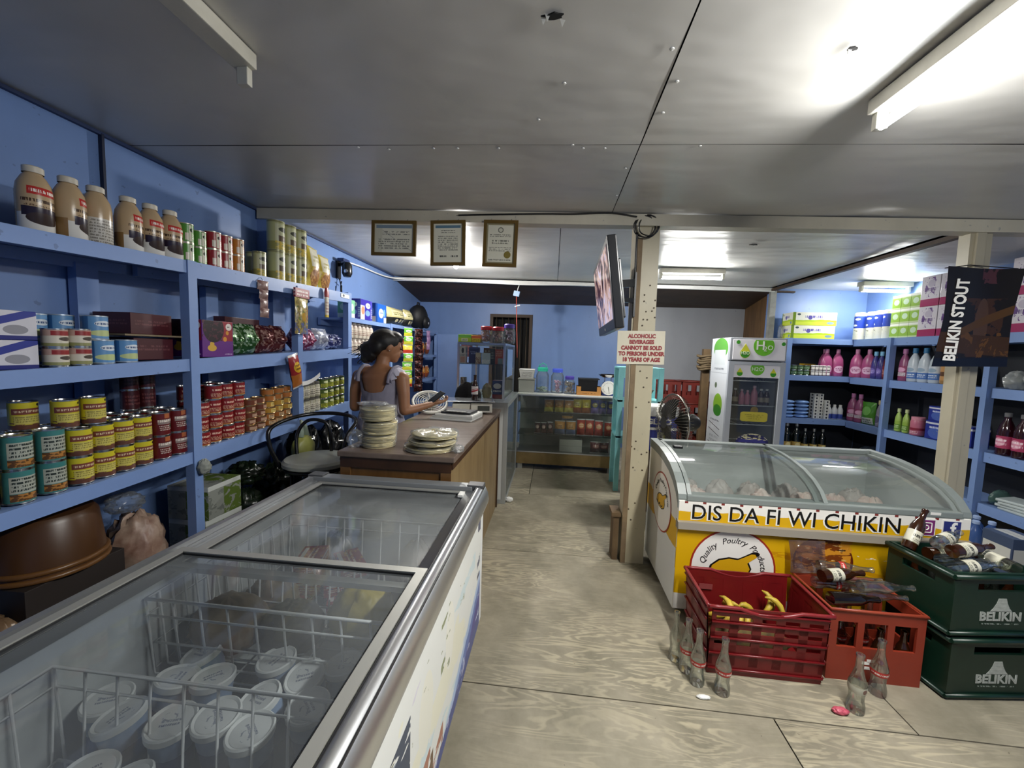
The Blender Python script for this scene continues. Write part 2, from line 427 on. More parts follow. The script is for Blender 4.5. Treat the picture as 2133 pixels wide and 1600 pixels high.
spots = [(-.05, 1.0), (.33, 1.35), (.39, 1.15), (.39, 1.5), (.39, 1.68), (.33, 2.15), (-.3, 1.95), (-.5, 1.95), (-.85, 1.96), (.1, 1.95), (.62, 1.93), (-.4, 1.02), (-.75, 1.12), (-.72, 1.07), (-.5, .95), (0, 1.5), (-.1, 1.72), (1.0, 1.2), (1.1, 1.05), (.34, 2.5), (-1.0, 1.94), (-.62, 1.95), (.05, 1.92), (.2, 1.95), (1.02, .95)]
for x, y in spots:
    if nl is None: nl = nail.build('nail_head', mat('ceiling nail', '#d8d8d4', .3), ceiling, (x, y, zc(x)-.004))
    else: dup(nl, (x, y, zc(x)-.004), parent=ceiling)
def ragged(c, rx, ry, name, seed):
    rr = random.Random(seed); m = MB(); n = 13; pts = []
    for i in range(n):
        a = 2*math.pi*i/n; k = rr.uniform(.55, 1.1); pts.append((c[0]+rx*k*math.cos(a), c[1]+ry*k*math.sin(a)))
    m.prism(pts, zc(c[0])-.011, zc(c[0])-.007, 'z'); m.build(name, DARK, ceiling)
    for q in range(3):
        m = MB(); a = rr.uniform(0, 6.28); x, y = c[0]+rx*math.cos(a), c[1]+ry*math.sin(a)
        m.add([(x, y, zc(x)-.008), (x+.016, y+.004, zc(x)-.009), (x+.007, y+.012, zc(x)-.022)], [(0, 1, 2), (2, 1, 0)]); m.build('torn_flap', mat('ceiling nail', '#d8d8d4', .3), ceiling)
ragged((-.04, 1.21), .035, .013, 'ceiling_hole', 3); ragged((.86, 1.36), .016, .008, 'ceiling_hole', 5); ragged((1.58, 3.45), .035, .02, 'ceiling_hole', 8)
# ---------------------------------------------------------------- walls
T = .1
m = MB(); m.box(XL-T, XL, YF, YB+.2, 0, 2.62); struct(m.build('wall_left', BLUE))
m = MB(); m.box(XR, XR+T, YF, 5.55, 0, 2.5); struct(m.build('wall_right', BLUE))
m = MB(); m.box(XL, XR, YF-T, YF, 0, 2.6); struct(m.build('wall_front', BLUE))
m = MB()
wx0, wx1, wz0, wz1 = -1.06, -.36, .7, 2.12
m.box(XL, wx0, YB, YB+T, 0, 2.6); m.box(wx1, 1.35, YB, YB+T, 0, 2.6); m.box(wx0, wx1, YB, YB+T, wz1, 2.6); m.box(wx0, wx1, YB, YB+T, 0, wz0)
m.box(1.35, 3.1, YB, YB+T, 0, 2.6, 1)
struct(m.build('wall_back', [BLUE, GREYW]))
m = MB(); m.box(2.74, XR, 5.42, 5.52, 0, 2.5); struct(m.build('wall_alcove', BLUE))
m = MB(); m.add([(2.74, 5.42, 0), (2.92, 6.5, 0), (2.92, 6.5, 2.5), (2.74, 5.42, 2.5), (2.8, 5.42, 0), (2.98, 6.5, 0), (2.98, 6.5, 2.5), (2.8, 5.42, 2.5)],
    [(0, 3, 2, 1), (4, 5, 6, 7), (0, 4, 7, 3), (1, 2, 6, 5)])
struct(m.build('wall_partition', wood('partition boarding', '#5a4023', '#7d5c36', .6, (5, 5, .7), 3)))
m = MB(); m.add([(XL, 5.38, 2.47), (3.0, 5.38, 2.36), (3.0, 6.55, 2.27), (XL, 6.55, 2.29), (XL, 5.38, 2.49), (3.0, 5.38, 2.38), (3.0, 6.55, 2.30), (XL, 6.55, 2.31)],
    [(0, 3, 2, 1), (4, 5, 6, 7), (0, 1, 5, 4)])
struct(m.build('ceiling_rear', BROWN))
# edge board of the main ceiling (white) with its cable
m = MB(); m.bar((XL, 5.36, 2.465), (2.74, 5.36, 2.385), .03, .045); struct(m.build('trim_1', mat('white trim paint', '#dcdcd8', .4, mottle=.2)))
m = MB(); m.bar((2.72, 5.4, zc(2.72)-.03), (2.72, 2.9, zc(2.72)-.03), .05, .03); struct(m.build('trim_2', BROWN))
m = MB(); m.bar((2.74, 5.39, 1.7), (2.74, 5.39, 2.4), .07, .05, upd=(0, 1, 0)); struct(m.build('trim_3', mat('bare grey timber', '#9a9a94', .6, mottle=.35)))
m = MB(); m.bar((XL+.012, 1.79, 1.9), (XL+.012, 1.79, 2.5), .012, .02, upd=(1, 0, 0)); struct(m.build('trim_4', mat('dark batten gap', '#16203a', .6)))
m = MB(); m.bar((XL+.01, YF, 2.5), (XL+.01, 5.35, 2.5), .02, .015); struct(m.build('trim_5', mat('dark blue bead', '#2c3c63', .6)))
m = MB(); m.box(XL, XL+.12, 2.82, 2.95, 1.2, 2.49); struct(m.build('trim_6', SHELF))
# main beam over the shop
m = MB()
for a, b in ((XL+.02, .54), (.54, XR)):
    m.bar((a, 2.84, zc(a)-.045), (b, 2.84, zc(b)-.045), .09, .075)
struct(m.build('trim_7', CREAM))
# barred window in the rear wall
wn = struct(link('window_1', None, None, ((wx0+wx1)/2, YB, wz0)))
hw, hh = (wx1-wx0)/2, wz1-wz0
m = MB(); fw = .05
m.box(-hw, -hw+fw, -.02, .08, 0, hh); m.box(hw-fw, hw, -.02, .08, 0, hh); m.box(-hw+fw, hw-fw, -.02, .08, hh-fw, hh); m.box(-hw+fw, hw-fw, -.02, .08, 0, fw)
m.build('window_frame', mat('brown window timber', '#3d2c1d', .6), wn)
m = MB(); m.box(-hw, hw, .16, .18, 0, hh); m.build('night_sheet', mat('night darkness', '#0b0906', .8, mottle=.5, mscale=14), wn)  # dark sheet whose colour stands in for the night outside the window
bar0 = None
for i in range(6):
    x = -hw+.1+i*(2*hw-.2)/5
    if bar0 is None:
        m = MB(); m.tube([(0, 0, .05), (0, 0, hh-.05)], .008, 8); bar0 = m.build('window_bar', mat('rusty bar', '#4b4234', .5, .4), wn, (x, .03, 0))
    else: dup(bar0, (x, .03, 0), parent=wn)
# posts
def post(name, x0, x1, y0, y1, ztop, lean, label, marks):
    t = thing(name, label, 'post', ((x0+x1)/2, (y0+y1)/2, 0))
    hx, hy = (x1-x0)/2, (y1-y0)/2
    m = MB(); m.add([(-hx, -hy, 0), (hx, -hy, 0), (hx, hy, 0), (-hx, hy, 0)]+[(a*hx+lean, b*hy, ztop) for a, b in ((-1, -1), (1, -1), (1, 1), (-1, 1))],
        [(0, 1, 5, 4), (1, 2, 6, 5), (2, 3, 7, 6), (3, 0, 4, 7), (4, 5, 6, 7), (3, 2, 1, 0)])
    m.build('timber', marks, t); return t, hx, hy
POSTM = wall_paint('cream post paint', '#c9bfa2', .28)
pt, hx, hy = post('roof_post', .545, .705, 2.83, 2.97, zc(.6)-.01, -.02, 'cream painted roof post beside the chicken freezer, alcohol notice on it', POSTM)
m = MB(); m.box(-hx-.004, -hx+.03, -hy-.006, -hy, 0, 2.3); m.build('edge_strip', wood('raw edge strip', '#6d5b45', '#8b7658', .7), pt)
nh = MB(); nh.lathe([(0, .003), (.006, .002), (.006, 0)], 8, M=Matrix.Rotation(R(90), 4, 'X')); o0 = None
rr = random.Random(4)
for i in range(26):
    p = (rr.uniform(-hx+.03, hx-.02), -hy-.0005, rr.choice([rr.uniform(.2, 1.4), rr.uniform(1.7, 2.2), rr.uniform(1.75, 1.85)]))
    if o0 is None: o0 = nh.build('nail_head', mat('rust nail', '#4a3d2c', .6), pt, p)
    else: dup(o0, p, parent=pt)
pt2, hx2, hy2 = post('roof_post', 2.61, 2.735, 2.83, 2.905, zc(2.6)-.01, -.03, 'cream roof post behind the black stout banner at right', wall_paint('cream post paint b', '#b8b09a', .25))
m = MB(); m.box(-hx2-.005, -hx2+.045, -hy2-.02, -hy2, 0, 2.35); m.build('edge_strip', MATS['cream post paint b'], pt2)

# ---------------------------------------------------------------- lamps
TUBE = mat('lit tube', '#f6fbff', .3, emit=22)
def tube_light(label, p0, p1, power, lit=True, body_w=.075, drop=.045):
    p0, p1 = Vector(p0), Vector(p1); d = p1-p0; L = d.length; ang = math.atan2(d.y, d.x)
    t = thing('tube_lamp', label, 'lamp', (p0+p1)/2, ang)
    m = MB(); m.box(-L/2, L/2, -body_w/2, body_w/2, -.05, 0, bev=.004); m.build('housing', mat('lamp housing', '#cdc9bb', .45, mottle=.2), t)
    for sx in (-1, 1):
        m = MB(); m.box(sx*(L/2-.012)-.012, sx*(L/2-.012)+.012, -.02, .02, -.05-drop-.012, -.05, bev=.003); m.build('lamp_holder', mat('holder white', '#c8c5b8', .4), t)
    if lit:
        m = MB(); m.tube([(-L/2+.02, 0, -.05-drop), (L/2-.02, 0, -.05-drop)], .016, 12); m.build('tube', TUBE, t)
        for k, (ang_, sh_) in enumerate(((0, .5), (62, .25), (-62, .25))):     # down and to both sides of the tube
            ld = bpy.data.lights.new('tube_light', 'AREA'); ld.shape = 'RECTANGLE'; ld.size = L-.05; ld.size_y = .04; ld.energy = sh_*power; ld.color = (1.0, .985, .94)
            lo = bpy.data.objects.new('tube_glow', ld); COL.objects.link(lo); lo.parent = t; a_ = R(ang_)
            lo.rotation_euler = (a_, 0, 0); lo.location = (0, math.sin(a_)*.024, -.05-drop-math.cos(a_)*.024)
    return t
tube_light('lit fluorescent tube on the near ceiling at upper right', (1.13, .42, zc(1.13)-.005), (1.13, 1.62, zc(1.13)-.005), LAMP_MAIN)
tube_light('short lit fluorescent tube behind the beam, right of the television post', (1.09, 4.4, zc(1.09)-.005), (1.75, 4.42, zc(1.75)-.005), LAMP_BACK)
tube_light('short lit fluorescent tube over the corner shelves at right', (3.33, 4.78, zc(3.35)-.005), (3.84, 4.8, zc(3.8)-.005), LAMP_RIGHT, body_w=.1)
tl = tube_light('dead fluorescent fitting without a tube at upper left', (-1.09, .12, zc(-1.09)-.003), (-1.09, 1.335, zc(-1.09)-.003), 0, lit=False)
# bare bulb behind the framed certificates
t = thing('ceiling_bulb', 'bare glowing bulb hanging behind the middle certificate', 'lamp', (-1.07, 4.2, zc(-1.07)))
m = MB(); m.lathe([(.0, 0), (.035, 0), (.035, -.02), (.02, -.05), (.0, -.05)][::-1], 16); m.build('bulb_base', WHITE, t)
m = MB(); m.blob((0, 0, -.085), (.03, .03, .038), 14, 10); m.build('bulb', mat('lit bulb', '#fff6e8', .3, emit=25), t)
ld = bpy.data.lights.new('bulb_light', 'POINT'); ld.energy = LAMP_BULB; ld.shadow_soft_size = .04; ld.color = (1, .97, .92)
lo = bpy.data.objects.new('bulb_glow', ld); COL.objects.link(lo); lo.parent = t; lo.location = (0, 0, -.16)
# ---------------------------------------------------------------- left wall shelving
SL = .045
def zl(level, y): return {'top': 1.91, 'mid': 1.412, 'low': .925}[level]+SL*(y-1.9)
def yboard(m, x0, x1, y0, y1, z0, z1, th, mi=0):
    m.add([(x0, y0, z0-th), (x1, y0, z0-th), (x1, y1, z1-th), (x0, y1, z1-th), (x0, y0, z0), (x1, y0, z0), (x1, y1, z1), (x0, y1, z1)],
          [(3, 2, 1, 0), (4, 5, 6, 7), (0, 1, 5, 4), (1, 2, 6, 5), (2, 3, 7, 6), (3, 0, 4, 7)], mi)
def shelf_bays(name, label, bays, posts, xf=-1.86, xb=-2.23):
    """bays: (y0,y1,levels,lip height); a board and its front lip are parts"""
    t = thing(name, label, 'shelf')
    for y0, y1, lv, lip in bays:
        for zfn in lv:
            z0, z1 = zfn(y0), zfn(y1)
            m = MB(); yboard(m, xb, xf-.022, y0, y1, z0, z1, .02); m.build('shelf_board', SHELF, t)
            m = MB(); yboard(m, xf-.021, xf, y0, y1, z0+.004, z1+.004, lip); m.build('front_rail', SHELF, t)
            m = MB(); yboard(m, xb, xb+.03, y0, y1, z0-.021, z1-.021, .05); m.build('back_rail', SHELF, t)
    for y, z0, z1, w in posts:
        m = MB(); m.box(xf-.045, xf+.006, y-w/2, y+w/2, z0, z1); m.build('post', SHELF, t)
    return t
L = lambda lv: (lambda y: zl(lv, y))
t = shelf_bays('wall_shelf', 'long blue painted wooden shelving full of tins along the left wall',
    [(.45, 1.845, [L('top'), L('mid'), L('low')], .062), (1.9, 3.47, [L('top'), L('mid'), L('low')], .082)],
    [(1.872, 0, 1.915, .05), (2.735, .95, 1.93, .055), (.47, 0, 1.83, .05)])
for y, z0, z1 in ((1.62, 0, 1.85), (2.3, 0, 1.85), (2.9, 0, 1.9)):
    m = MB(); m.box(-2.235, -2.19, y, y+.09, z0, z1); m.build('back_post', SHELF, t)
t = shelf_bays('wall_shelf', 'blue wooden shelving with diaper boxes on top, behind the shop assistant',
    [(3.55, 4.45, [lambda y: 1.775, lambda y: 1.435, lambda y: 1.06, lambda y: .7], .04), (4.5, 5.38, [lambda y: 1.785, lambda y: 1.44, lambda y: 1.06, lambda y: .7], .04), (5.43, 6.3, [lambda y: 1.79, lambda y: 1.42, lambda y: 1.06, lambda y: .7], .04)],
    [(3.52, 0, 2.0, .06), (4.475, 0, 1.79, .05), (5.405, 0, 1.79, .05), (6.32, 0, 1.79, .05)], xf=-1.9)
m = MB(); m.box(-1.95, -1.44, 6.34, 6.37, 0, 1.76); m.build('side_panel', SHELF, t)
# ---------------------------------------------------------------- right corner shelving
ZR = (1.77, 1.33, .81, .39)
t = thing('corner_shelf', 'blue wooden corner shelving with bottles and paper goods at right', 'shelf')
for z in ZR[:3]:
    m = MB(); m.box(2.77, 3.86, 5.07, 5.41, z-.02, z); m.build('shelf_board', SHELF, t)
    m = MB(); m.box(2.77, 3.5, 5.045, 5.069, z-.06, z+.004); m.build('front_rail', SHELF, t)
m = MB(); m.box(2.77, 3.86, 5.07, 5.41, .37, .39); m.build('shelf_board', SHELF, t)
m = MB(); m.box(2.77, 3.5, 5.045, 5.069, .33, .394); m.build('front_rail', SHELF, t)
for z in ZR:
    for y0, y1 in ((4.53, 5.04), (3.58, 4.49), (2.4, 3.52)):
        m = MB(); m.box(3.525, 3.86, y0, y1, z-.02, z); m.build('shelf_board', SHELF, t)
        m = MB(); m.box(3.5, 3.523, y0, y1, z-.075, z+.004); m.build('front_rail', SHELF, t)
for x, y in ((2.785, 5.04), (3.5, 4.51), (3.5, 3.55), (3.5, 2.4)):
    m = MB(); m.box(x-.03, x+.03, y-.022, y+.022, 0, 1.775); m.build('post', SHELF, t)
m = MB(); m.box(2.77, 3.86, 5.412, 5.419, 0, 1.7); m.build('back_panel', mat('shelf interior shade', '#1d2129', .6, mottle=.4, mscale=3), t)  # near-black sheets: the shade deep inside the shelves, put into their colour
m = MB(); m.box(3.862, 3.869, 2.3, 5.41, 0, 1.7); m.build('back_panel', MATS['shelf interior shade'], t)

# ---------------------------------------------------------------- service counter
t = thing('service_counter', 'brown wooden service counter with dark worn top, tortillas on it', 'counter', (-.8, 2.85, 0))
CX0, CX1, CY0, CY1 = -.30, .30, -.90, .88
m = MB(); m.box(CX0-.012, CX1+.02, CY0-.02, CY1, .925, .955, bev=.006); m.build('counter_top', COUNTER_TOP, t)
m = MB(); m.box(CX1-.02, CX1, CY0, CY1-.03, 0, .924); m.build('side_panel', COUNTER_SIDE, t)
m = MB(); m.box(CX0, CX1-.021, CY0, CY0+.02, 0, .924); m.build('end_panel', COUNTER_END, t)
m = MB(); m.box(CX0, CX0+.02, CY0+.021, CY1-.03, .05, .924); m.build('side_panel', COUNTER_END, t)
m = MB(); m.box(CX0, CX1, CY1-.03, CY1-.005, 0, .924); m.build('end_panel', COUNTER_SIDE, t)
for x in (CX0, CX1-.055):
    m = MB(); m.box(x, x+.055, CY0-.008, CY0, 0, .87); m.build('end_trim', COUNTER_END, t)
m = MB(); m.box(CX0, CX1, CY0-.01, CY0, .87, .924); m.build('end_trim', wood('dark edge wood', '#2d1b10', '#4b2f1c', .35), t)
m = MB(); m.box(CX1, CX1+.008, CY0, CY1, .885, .924); m.build('side_trim', MATS['dark edge wood'], t)
m = MB(); m.box(CX1, CX1+.012, CY1-.06, CY1-.03, 0, .885); m.build('side_trim', MATS['dark edge wood'], t)

# ---------------------------------------------------------------- chest freezer with sliding glass lids (left)
fx0, fx1, fy0, fy1, fz = -1.22, -.32, .06, 1.9, .84
t = thing('chest_freezer', 'long white chest freezer with sliding glass lids and printed side', 'freezer', (-.77, .98, 0))
def loc(x, y): return x+.77, y-.98
a, b = loc(fx0, fy0); c, d = loc(fx1, fy1)
FPRINT = printed('ice cream panel print', '#e4e6e2', [
    ('n', .25, .8, .3, 1, '#e9e7d3', 1.7, .5), ('n', 0, .9, .0, .75, '#cfdfe3', 2.3, .55), ('n', .2, .7, .2, .8, '#d6d2e0', 2.8, .6),
    ('e', .38, .42, .06, .3, '#8d9aa8'), ('n', .32, .45, .12, .75, '#2c3d57', 9, .46), ('e', .52, .55, .035, .2, '#e8e7da'), ('e', .66, .62, .03, .2, '#ebeadf'), ('n', .4, .46, .25, .7, '#8a8f6a', 12, .64), ('n', .49, .53, .45, .8, '#7d8560', 12, .62), ('n', .6, .66, .45, .85, '#87906a', 12, .6), ('n', .74, .78, .5, .9, '#8a936c', 12, .6),
    ('b', .75, .22, 1.05, '#a9bfe0', .1, 4), ('b', .78, .18, 1.05, '#5872b4', .1, 5), ('b', .86, .16, 1.0, '#43408f', .09, 6), ('n', .78, .97, .05, .55, '#c8d2e6', 11, .63),
    ('n', .44, .62, .0, .3, '#a9705c', 5, .5), ('n', .4, .56, .0, .24, '#6d4e34', 6, .52), ('b', .3, .045, .1, '#39488a', .05, 8), ('n', .3, .8, .0, .16, '#b9bcd8', 16, .62),
    ('n', .93, .965, .45, .95, '#4a506c', 9, .5), ('r', .975, 1, 0, 1, '#e6e8e8')], .28)
LINER = mat('freezer liner', '#d3d7d8', .4, mottle=.12, mscale=5)
m = MB()   # outer shell without top
zb = .14
m.quad((c, b, zb), (c, d, zb), (c, d, .735), (c, b, .735), 1)
m.quad((c, d, zb), (a, d, zb), (a, d, .80), (c, d, .80), 0); m.quad((a, d, zb), (a, b, zb), (a, b, .80), (a, d, .80), 0)
m.quad((a, b, zb), (c, b, zb), (c, b, .80), (a, b, .80), 0); m.quad((a, b, zb), (a, d, zb), (c, d, zb), (c, b, zb), 0)
m.build('cabinet', [mat('freezer white', '#dfe2e3', .3), FPRINT], t)
m = MB(); m.box(a+.06, c-.06, b+.06, d-.06, .02, zb); m.build('plinth', mat('plinth grey', '#2b2c2e', .6), t)
for px, py in ((a+.1, b+.1), (c-.1, b+.1), (a+.1, d-.1), (c-.1, d-.1)):
    m = MB(); m.lathe([(.0, 0), (.03, 0), (.03, .02), (0, .02)], 10, c=(px, py, 0)); m.build('foot', BLACK, t)
w = .055
m = MB()   # inner tub
ix0, ix1, iy0, iy1, iz = a+w, c-w, b+w, d-w, .26
m.quad((ix0, iy0, iz), (ix1, iy0, iz), (ix1, iy1, iz), (ix0, iy1, iz)); m.quad((ix0, iy0, iz), (ix0, iy1, iz), (ix0, iy1, .80), (ix0, iy0, .80))
m.quad((ix1, iy1, iz), (ix1, iy0, iz), (ix1, iy0, .80), (ix1, iy1, .80)); m.quad((ix0, iy1, iz), (ix1, iy1, iz), (ix1, iy1, .80), (ix0, iy1, .80)); m.quad((ix1, iy0, iz), (ix0, iy0, iz), (ix0, iy0, .80), (ix1, iy0, .80))
m.build('inner_tub', LINER, t)
# alloy rims: right one broad and rounded
prof = [(c-.075, .80), (c+.012, .735), (c+.022, .742), (c+.026, .762), (c+.02, .795), (c+.004, .828), (c-.012, .838), (c-.03, .838), (c-.034, .82), (c-.075, .82)]
m = MB(); m.prism([(p[0], p[1]) for p in prof][::-1], b-.01, d+.01, 'y', sm=True); m.build('side_rail', mat('polished alloy', '#dfe1e3', .3, .95), t)
m = MB(); m.box(c-.029, c-.026, b, d, .838, .8395); m.box(c+.004, c+.007, b, d, .826, .831); m.build('rail_groove', mat('groove black', '#15161a', .5), t)
m = MB()
for q, z in ((0, .80), (.022, .824), (.044, .806), (.06, .80)): m.box(a-.012+q, a-.012+q+.02, b-.01, d+.01, .78, z+.014)
m.build('side_rail', GALV, t)
m = MB(); m.box(a, c-.05, d-.055, d+.01, .79, .838, bev=.004); m.build('end_rail', mat('grey end rail', '#8d9092', .4, .3), t)
m = MB(); m.box(a, c-.05, b-.01, b+.055, .79, .838, bev=.004); m.build('end_rail', MATS['grey end rail'], t)
for sx in (a-.004, c-.075):
    m = MB(); m.box(sx, sx+.08, d-.05, d+.014, .80, .8455, bev=.004); m.build('corner_cap', mat('corner cap', '#4b4c4e', .4), t)
# lids: far one low, near one slides above it
GL1 = glass('frosted lid glass', '#eef1f1', .2, .4, '#b2b7b8', 2.2, .05, .08)
GL2 = glass('lid glass', '#eaeeef', .2, .3, '#a8aeb2', 1.6, .04, .06)
FRM = mat('lid frame alloy', '#b4b4ae', .45, .6)
def lid(x0, x1, y0, y1, z, gl, name):
    e = thing  # parts only
    m = MB(); m.quad((x0, y0, z+.003), (x1, y0, z+.003), (x1, y1, z+.003), (x0, y1, z+.003)); o = m.build(name, gl, t)
    fr = MB(); q = .026
    fr.box(x0-.002, x0+q, y0, y1, z-.004, z+.012); fr.box(x1-q, x1+.002, y0, y1, z-.004, z+.012)
    fr.box(x0+q, x1-q, y0, y0+q, z-.004, z+.012); fr.box(x0+q, x1-q, y1-q, y1, z-.004, z+.012)
    fr.build('lid_frame', FRM, o)
    fr = MB(); fr.box(x0+q, x0+q+.004, y0+q, y1-q, z-.003, z+.008); fr.box(x1-q-.004, x1-q, y0+q, y1-q, z-.003, z+.008); fr.box(x0+q, x1-q, y1-q-.004, y1-q, z-.003, z+.008)
    fr.build('lid_gasket', mat('gasket black', '#1a1b1d', .6), o)
    return o
la = a+.07; lb = c-.036
lid(la, lb, loc(0, 1.04)[1], d-.06, .806, GL1, 'glass_lid'); lid(la-.02, lb, b+.03, loc(0, 1.115)[1], .8265, GL2, 'glass_lid')
m = MB(); m.box(c-.10, c-.075, d-.14, d-.09, .815, .828, bev=.002); m.build('lid_lock', WHITE, t)
# wire baskets
def basket(y0, y1, z0, z1):
    m = MB(); x0, x1 = ix0+.01, ix1-.01; r = .0035
    for z in (z1, z1-.05): m.tube([(x0, y0, z), (x1, y0, z), (x1, y1, z), (x0, y1, z)], r if z < z1 else .005, 6, closed=True)
    n = 9
    for i in range(n+1):
        x = x0+(x1-x0)*i/n; m.tube([(x, y0, z1), (x, y0+.02, z0), (x, y1-.02, z0), (x, y1, z1)], r, 5)
    k = 6
    for i in range(k+1):
        y = y0+(y1-y0)*i/k; m.tube([(x0, y, z1), (x0+.02, y, z0), (x1-.02, y, z0), (x1, y, z1)], r, 5)
    for z in (z0+.09,): m.tube([(x0+.01, y0+.01, z), (x1-.01, y0+.01, z), (x1-.01, y1-.01, z), (x0+.01, y1-.01, z)], r, 5, closed=True)
    return m
f1 = basket(loc(0, .3)[1], loc(0, .765)[1], .40, .72).build('wire_basket', WIRE, t)
f2 = basket(loc(0, .98)[1], loc(0, 1.22)[1], .52, .75).build('wire_basket', WIRE, t)
f3 = basket(loc(0, 1.26)[1], loc(0, 1.62)[1], .45, .74).build('wire_basket', WIRE, t)

# ---------------------------------------------------------------- curved-glass chicken freezer (right)
gx0, gx1, gy0, gy1 = .745, 2.235, 2.27, 2.97
t = thing('display_freezer', 'curved glass chicken freezer with yellow printed front beside the roof post', 'freezer', (gx0, gy0, 0))
Wd, Dp = gx1-gx0, gy1-gy0
YEL, RED, WHT = '#d9a90f', '#a33124', '#ece8e0'
FR_BAND = printed('chicken band print', WHT, [('w', .52, .22, 7, YEL)]+[('r', .02+i*.0665, .032+i*.0665, .9, 1, '#7e2f2a') for i in range(15)], .3)
FR_LOW = printed('chicken panel print', YEL, [('n', .28, 1, .35, 1, '#ece4d2', 7, .66), ('n', .3, 1, .2, .8, '#c9900a', 4, .6), ('e', .525, .72, .105, .30, '#5b1f10'), ('e', .525, .72, .098, .28, '#7a3b12'), ('n', .43, .62, .45, 1.0, '#d8922a', 16, .5), ('n', .43, .62, .45, 1.0, '#e9c27a', 22, .62), ('n', .47, .6, .45, .9, '#2a130a', 11, .66), ('e', .84, .62, .09, .3, '#5b2412'), ('e', .84, .62, .082, .27, '#8a4a20'), ('n', .74, .94, .3, .95, '#d79a3a', 14, .6), ('w', .2, .06, 4, '#e9e6de')], .3)
FR_SIDE = printed('chicken side print', '#d9dbda', [('w', .6, .08, 3, '#e3e1d8'), ('r', 0, 1, .42, 1, '#e6e2d8'), ('w', .62, .06, 4, YEL), ('w', .43, .05, 3, '#d9dbda'), ('n', .0, 1, .75, 1, '#a5473d', 26, .72)], .35)
m = MB()
m.box(.0, Wd, -.004, -.001, .05, .53); m.build('front_panel', FR_LOW, t)
m = MB(); m.quad((0, -.004, .575), (Wd, -.004, .575), (Wd, -.004, .69), (0, -.004, .69)); m.box(0, Wd, -.003, .03, .575, .69, 1); m.build('front_band', [FR_BAND, WHITE], t)
m = MB(); m.prism([(-.03, .535), (0, .53), (.02, .53), (.02, .578), (0, .578), (-.022, .572)][::-1], -.005, Wd+.005, 'x', sm=False); m.build('bumper', mat('grey bumper', '#8b8478', .4), t)
# side profile follows the curved top
curve = [(0, .69), (.006, .715), (.05, .765), (.12, .81), (.21, .845), (.33, .87), (.45, .884), (.58, .888), (Dp, .888)]
sidep = [(Dp, .05), (0, .05)]+curve
for x0, x1, mt in ((-.002, .03, FR_SIDE), (Wd-.03, Wd+.002, FR_SIDE)):
    m = MB(); m.prism([(p[0], p[1]) for p in sidep][::-1], x0, x1, 'x'); m.build('side_panel', mt, t)
GRY = mat('freezer grey frame', '#7f8683', .4)
for x0, x1 in ((-.006, .04), (Wd-.04, Wd+.006)):
    m = MB(); pts = [(p[0], p[1]+.012) for p in curve]
    low = [(p[0]+(.006 if i < 4 else 0), p[1]-.045) for i, p in enumerate(curve)]
    m.prism((pts+low[::-1])[::-1], x0, x1, 'x'); m.build('end_frame', GRY, t)
m = MB(); m.quad((Wd, Dp, .05), (0, Dp, .05), (0, Dp, .888), (Wd, Dp, .888)); m.quad((0, .0, .05), (0, Dp, .05), (Wd, Dp, .05), (Wd, 0, .05)); m.build('back_panel', MATS['freezer white'], t)
m = MB(); m.box(.05, Wd-.05, .08, Dp-.05, 0, .05); m.build('plinth', MATS['plinth grey'], t)
m = MB(); m.box(.04, Wd-.04, -.006, .07, .69, .725, bev=.006); m.build('front_sill', GRY, t)
m = MB(); m.box(.04, Wd-.04, Dp-.06, Dp, .865, .9, bev=.004); m.build('back_sill', GRY, t)
m = MB()   # inner tub
q0, q1, r0_, r1_ = .05, Wd-.05, .06, Dp-.06
for za, zb_ in ((.40, .71),):
    m.quad((q0, r0_, za), (q1, r0_, za), (q1, r1_, za), (q0, r1_, za)); m.quad((q0, r0_, za), (q0, r1_, za), (q0, r1_, .86), (q0, r0_, zb_)); m.quad((q1, r1_, za), (q1, r0_, za), (q1, r0_, zb_), (q1, r1_, .86))
    m.quad((q0, r1_, za), (q1, r1_, za), (q1, r1_, .87), (q0, r1_, .87)); m.quad((q1, r0_, za), (q0, r0_, za), (q0, r0_, zb_), (q1, r0_, zb_))
m.build('inner_tub', mat('cold liner', '#c3c8c6', .4), t)
cg = curve[1:]
def curved_glass(x0, x1, dz, gl):
    m = MB(); n = len(cg)
    def f(u, v):
        k = v*(n-1); i = min(int(k), n-2); q = k-i
        return (x0+(x1-x0)*u, cg[i][0]+(cg[i+1][0]-cg[i][0])*q, cg[i][1]+(cg[i+1][1]-cg[i][1])*q+dz)
    m.grid(f, 6, 24); o = m.build('curved_lid', gl, t)
    for xa, xb in ((x0, x0+.022), (x1-.022, x1)):
        e = MB(); p = [(c_[0], c_[1]+dz+.006) for c_ in cg]; l_ = [(c_[0], c_[1]+dz-.008) for c_ in cg]
        e.prism((p+l_[::-1])[::-1], xa, xb, 'x'); e.build('lid_edge', GRY, o)
    return o
CG = glass('curved lid glass', '#e3e8e6', .25, .3, '#9da3a1', 2.5, .04, .03)
o = curved_glass(.045, Wd*.53, .006, CG); curved_glass(Wd*.49, Wd-.045, -.012, CG)
m = MB(); m.box(.09, .15, .45, .49, .885, .905, bev=.006); m.build('lid_handle', BLACK, o)
INK = mat('black ink', '#0d0c0c', .4); INKW = mat('white ink', '#f0eee8', .4)
text('DIS DA FI WI CHIKIN', .121, INK, t, (.612, -.0062, .628), (R(90), 0, 0), bold=.0003, sx=.965)
text('DIS DA FI WI CHIKIN', .121, INKW, t, (.608, -.0048, .625), (R(90), 0, 0), bold=.004, sx=.965, depth=.0002)
